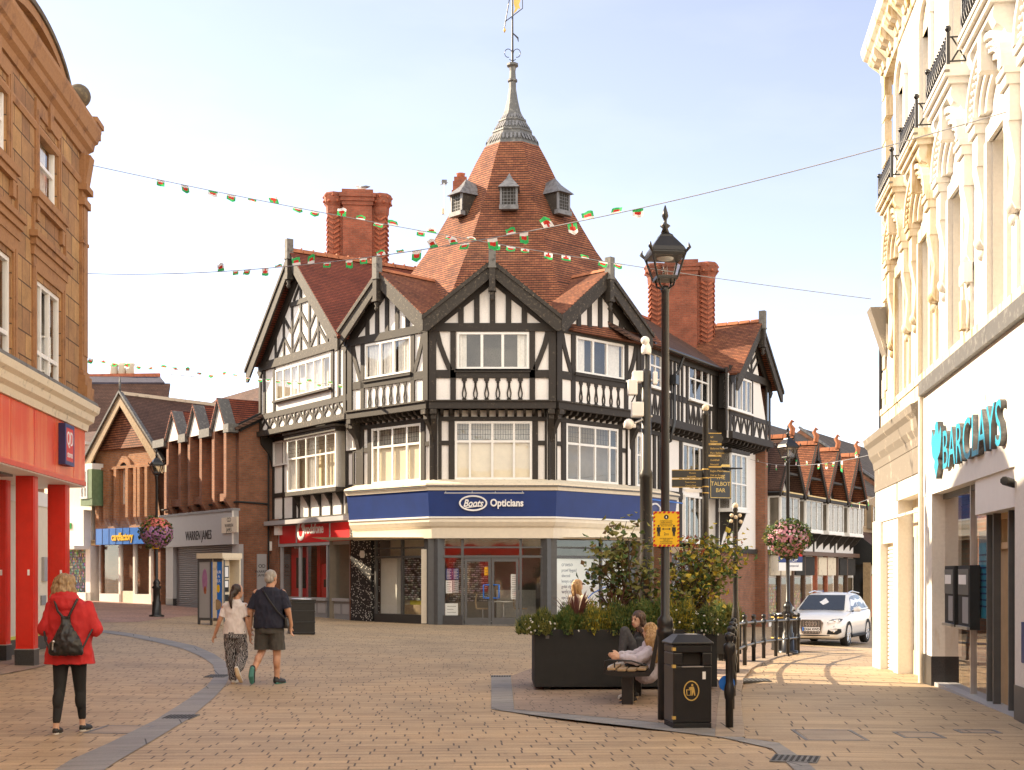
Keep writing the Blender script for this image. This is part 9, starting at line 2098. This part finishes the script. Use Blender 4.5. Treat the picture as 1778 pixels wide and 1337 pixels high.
for x, w, zt in ST:
    fb = .30 if x > 2.1 else (.25 if x > 1.9 or x < -1.9 else .24); h = [(0, fb), (w*.86, fb), (w*.97, fb+.07), (w*1.0, .46), (w*.995, .64), (w*.985, zt-.16), (w*.95, zt-.05), (w*.86, zt-.005), (w*.5, zt+.025), (0, zt+.035)]
    r = h+[(-y, z) for y, z in h[-2:0:-1]]; n = len(r); vs += [K(x, y, z) for y, z in r]
fs = [[i*n+k, i*n+(k+1) % n, (i+1)*n+(k+1) % n, (i+1)*n+k] for i in range(len(ST)-1) for k in range(n)]+[list(range(n))[::-1], [(len(ST)-1)*n+k for k in range(n)]]
m.add(vs, fs, None, True); m.build('body', car)
m = MB('car_paint'); GS = [(1.02, .80, 1.03, .78, 1.04), (.62, .83, 1.04, .70, 1.29), (.18, .84, 1.05, .62, 1.53), (-.5, .845, 1.05, .60, 1.585), (-1.2, .84, 1.06, .585, 1.565), (-1.75, .82, 1.07, .56, 1.49), (-2.02, .78, 1.08, .60, 1.26), (-2.14, .75, 1.02, .70, 1.05)]
vs = []
for x, wb, zb, wt, zt in GS:
    r = [(wb, zb), (wb-(wb-wt)*.5, zb+(zt-zb)*.55), (wt+.02, zt-.05), (wt-.06, zt-.01), (0, zt+.02)]; r = r+[(-y, z) for y, z in r[-2::-1]]; n = len(r); vs += [K(x, y, z) for y, z in r]
fs = [[i*n+k, i*n+k+1, (i+1)*n+k+1, (i+1)*n+k] for i in range(len(GS)-1) for k in range(n-1)]+[list(range(n)), [(len(GS)-1)*n+k for k in range(n)]]
m.add(vs, fs, None, True); m.build('roof', car)
m = MB('car_glass'); e = .014
m.face([K(1.0+e, -.70, 1.075), K(1.0+e, .70, 1.075), K(.24+e, .565, 1.515), K(.24+e, -.565, 1.515)]); m.build('windscreen', car)
for s in (1, -1):
    m = MB('car_glass')
    def gp(x, t):
        for (a, b) in zip(GS, GS[1:]):
            if b[0] <= x <= a[0]: f = (a[0]-x)/(a[0]-b[0]); q = [a[i]+(b[i]-a[i])*f for i in range(5)]; break
        return K(x, s*(q[1]+(q[3]+.02-q[1])*t+.012), q[2]+(q[4]-.05-q[2])*t)
    for x0, x1, xa, xb in ((.72, -.32, .24, -.34), (-.40, -1.25, -.42, -1.22), (-1.33, -1.82, -1.30, -1.62)):
        t0 = .1; m.add([gp(x0, t0), gp((x0+x1)/2, t0), gp(x1, t0), gp(x1 if x1 > -1.5 else -1.72, .55), gp(xb, .95), gp((xa+xb)/2, .97), gp(xa, .95), gp((x0+xa)/2, .55)], [[0, 1, 2, 3, 4, 5, 6, 7]])
    m.build('side_window', car)
    m = MB('black_matte'); m.tube([K(.15, s*.60, 1.575), K(-.5, s*.595, 1.63), K(-1.55, s*.575, 1.56)], .018, 'chrome', 6); m.build('roof_rail', car)
    m = MB('car_paint'); m.tube([K(.72, s*.92, 1.08), K(.70, s*1.03, 1.10)], [.06, .085], None, 10); m.ball(K(.69, s*1.06, 1.10), .085, None, 10, 6); m.tube([K(.74, s*.86, 1.03), K(.72, s*.98, 1.06)], .025, 'black_matte', 6); m.build('wing_mirror', car)
    m = MB('car_glass'); m.add([K(2.215, s*.47, .70), K(2.185, s*.66, .71), K(2.07, s*.83, .75), K(1.97, s*.885, .83), K(2.06, s*.80, .845), K(2.16, s*.62, .825), K(2.20, s*.50, .77)], [[0, 1, 2, 3, 4, 5, 6]], 'car_glass')
    hb = m.build('headlight', car)
    q = MB('chrome'); q.ball(K(2.14, s*.68, .775), .05, 'chrome', 10, 6); q.ball(K(2.06, s*.79, .79), .04, 'chrome', 10, 6); q.tube([K(2.225, s*.48, .70), K(2.195, s*.66, .71), K(2.08, s*.83, .75)], .012, 'white_sign', 6); q.build('lamp', hb)
    m = MB('black_matte'); m.prism([K(2.12, s*.46, .38), K(2.12, s*.76, .38), K(2.04, s*.86, .44), K(2.04, s*.85, .54), K(2.12, s*.72, .55), K(2.12, s*.50, .51)], cx*.09); m.lathe(K(2.21, s*.67, .47), [(.01, -.05), (.05, 0), (.01, .05)], 'chrome', 10); m.build('fog_lamp', car)
    m = MB('black_matte'); m.tube([K(1.0, s*.918, .30), K(-.9, s*.918, .30)], .05, None, 6); m.build('sill_trim', car)
    for xw in (1.29, -1.32):
        m = MB('tyre'); prof = [(.22, -.10), (.33, -.105), (.352, -.08), (.352, .08), (.33, .105), (.22, .10)]
        c = K(xw, s*.80, .35); S = 28; vv = []
        for r0, d in prof: vv += [c+cx*r0*math.cos(2*math.pi*k/S)+Vector((0, 0, r0*math.sin(2*math.pi*k/S)))+cy*s*d for k in range(S)]
        m.add(vv, [[i*S+k, i*S+(k+1) % S, (i+1)*S+(k+1) % S, (i+1)*S+k] for i in range(len(prof)-1) for k in range(S)], None, True); w = m.build('wheel', car)
        q = MB('chrome'); vv = [c+cy*s*.03]+[c+cx*.23*math.cos(2*math.pi*k/S)+Vector((0, 0, .23*math.sin(2*math.pi*k/S)))+cy*s*.03 for k in range(S)]; q.add(vv, [[0, 1+k, 1+(k+1) % S] for k in range(S)], 'black_matte')
        for k in range(5):
            a = 2*math.pi*k/5+.3; d = cx*math.cos(a)+Vector((0, 0, math.sin(a)))
            for o in (-.10, .10): d2 = cx*math.cos(a+o*1.5)+Vector((0, 0, math.sin(a+o*1.5))); q.tube([c+cy*s*.09+d*.03, c+cy*s*.085+d2*.23], .018, None, 6)
        q.tube([c+cx*.235*math.cos(2*math.pi*k/24)+Vector((0, 0, .235*math.sin(2*math.pi*k/24)))+cy*s*.09 for k in range(25)], .014, None, 6); q.build('rim', w)
        m = MB('black_matte'); vv = []
        for r0 in (.30, .405): vv += [c+cx*r0*math.cos(math.pi*k/14)+Vector((0, 0, r0*math.sin(math.pi*k/14)))+cy*s*(.117) for k in range(15)]
        m.add(vv, [[k, k+1, 16+k, 15+k] for k in range(14)]); m.build('wheel_arch', car)
gf = Fr((K(2.215, -.5, 0).x, K(2.215, -.5, 0).y), (K(2.215, .5, 0).x, K(2.215, .5, 0).y))
if gf.n.dot(cx) < 0: gf = Fr((K(2.215, .5, 0).x, K(2.215, .5, 0).y), (K(2.215, -.5, 0).x, K(2.215, -.5, 0).y))
z0 = CL.z
m = MB('black_matte'); hexa = [(.22, .80), (.78, .80), (.86, .72), (.78, .42), (.72, .38), (.28, .38), (.22, .42), (.14, .72)]; m.poly(gf, [(u_, z0+z) for u_, z in hexa], -.03, .0); gr = m.build('grille', car)
q = MB('chrome'); 
for i in range(15): u_ = .19+.62*i/14; q.box(gf, u_-.008, u_+.008, .0, .015, z0+.41, z0+.775)
for (a, b), (c, d) in zip(hexa, hexa[1:]+hexa[:1]): q.bar(gf, (a, z0+b), (c, z0+d), .022, 0, .02)
for i in range(4): ring(q, gf, .38+.08*i, z0+.69, .055, .055, .012, .015, .028, 'chrome', 18)
q.build('chrome_trim', gr)
q = MB('white_sign'); q.box(gf, .24, .76, .015, .03, z0+.475, z0+.585); q.box(gf, .24, .29, .03, .032, z0+.475, z0+.585, 'blue_bright'); pl_ = q.build('number_plate', car); text('EX64 XWD', gf, .525, .031, z0+.495, .095, 'black_ink', pl_, ext=.001, bold=.003)
m = MB('black_matte'); m.tube([K(2.19, -.55, .345), K(2.21, 0, .34), K(2.19, .55, .345)], .02, None, 6); m.prism([K(2.0, -.75, .22), K(2.0, .75, .22), K(-1.9, .75, .22), K(-1.9, -.75, .22)], (0, 0, .06)); m.build('bumper_trim', car)
# ================================================================ sky, sun, camera
SUN = Vector((-.811, .343, .475)).normalized()
wd = bpy.data.worlds.new('World'); SC.world = wd; wd.use_nodes = True
nt = wd.node_tree; bg = nt.nodes['Background']
sky = nd(nt, 'ShaderNodeTexSky', sky_type='NISHITA', sun_disc=False, sun_elevation=math.asin(SUN.z), sun_rotation=math.atan2(SUN.x, SUN.y), air_density=.75, dust_density=.3, ozone_density=4.0)
tc = nd(nt, 'ShaderNodeTexCoord'); mp = nd(nt, 'ShaderNodeMapping'); mp.inputs['Scale'].default_value = (3.0, 3.0, 9.0); mp.inputs['Location'].default_value = (.3, 0, .15)
nt.links.new(tc.outputs['Generated'], mp.inputs[0])
no = nd(nt, 'ShaderNodeTexNoise', i_Scale=2.2, i_Detail=9, i_Roughness=.52); nt.links.new(mp.outputs[0], no.inputs[0])
rp = nd(nt, 'ShaderNodeValToRGB'); rp.color_ramp.elements[0].position = .47; rp.color_ramp.elements[1].position = .60; nt.links.new(no.outputs[0], rp.inputs[0])
sx = nd(nt, 'ShaderNodeSeparateXYZ'); nt.links.new(tc.outputs['Generated'], sx.inputs[0])
low = nd(nt, 'ShaderNodeMapRange', clamp=True); low.inputs[1].default_value = .10; low.inputs[2].default_value = .19; low.inputs[3].default_value = 1; low.inputs[4].default_value = 0
nt.links.new(sx.outputs['Z'], low.inputs[0])
ml = nd(nt, 'ShaderNodeMath', operation='MULTIPLY'); nt.links.new(rp.outputs[0], ml.inputs[0]); lx = nd(nt, 'ShaderNodeMath', operation='MAXIMUM'); nt.links.new(low.outputs[0], lx.inputs[0]); lx.inputs[1].default_value = .025; nt.links.new(lx.outputs[0], ml.inputs[1])
# unseen bright patches added to the sky behind the viewer to light shaded fronts
bk = nd(nt, 'ShaderNodeMapRange', clamp=True); bk.inputs[1].default_value = -.02; bk.inputs[2].default_value = -.40; bk.inputs[3].default_value = 0; bk.inputs[4].default_value = 1; nt.links.new(sx.outputs['Y'], bk.inputs[0])
r2 = nd(nt, 'ShaderNodeValToRGB'); r2.color_ramp.elements[0].position = .36; r2.color_ramp.elements[1].position = .56; nt.links.new(no.outputs[0], r2.inputs[0])
mb_ = nd(nt, 'ShaderNodeMath', operation='MULTIPLY'); nt.links.new(r2.outputs[0], mb_.inputs[0]); nt.links.new(bk.outputs[0], mb_.inputs[1])
cloud_fill = mixc(nt, mb_.outputs[0], mixc(nt, ml.outputs[0], sky.outputs[0], (6.4, 6.0, 5.7)), (9.5, 8.6, 7.6))
hs = nd(nt, 'ShaderNodeHueSaturation'); hs.inputs['Saturation'].default_value = .62; hs.inputs['Hue'].default_value = .509; nt.links.new(cloud_fill, hs.inputs['Color']); nt.links.new(hs.outputs[0], bg.inputs[0]); bg.inputs[1].default_value = .105
sl = bpy.data.lights.new('sun', 'SUN'); so = bpy.data.objects.new('sun', sl); COL.objects.link(so)
sl.energy = 3.9; sl.angle = math.radians(.5); sl.color = (1, .84, .64)
so.rotation_euler = SUN.to_track_quat('Z', 'Y').to_euler(); so.location = (0, 0, 60)
cam = bpy.data.cameras.new('camera'); co = bpy.data.objects.new('camera', cam); COL.objects.link(co)
cam.sensor_width = 36; cam.lens = FL/1778*36; cam.shift_y = (YH-668.5)/1778; cam.shift_x = 0; cam.clip_start = .1; cam.clip_end = 2000
co.location = (0, 0, CH); co.rotation_euler = (math.pi/2, 0, 0); SC.camera = co
vs = SC.view_settings; vs.view_transform = 'Standard'; vs.look = 'None'; vs.gamma = 1; vs.exposure = 1.70
vs.use_white_balance = True; vs.white_balance_temperature = 7050; vs.white_balance_tint = 9
SC.cycles.max_bounces = 8; SC.cycles.diffuse_bounces = 4; SC.cycles.glossy_bounces = 4; SC.cycles.transparent_max_bounces = 12; SC.cycles.use_denoising = True
SC.cycles.sample_clamp_indirect = 6
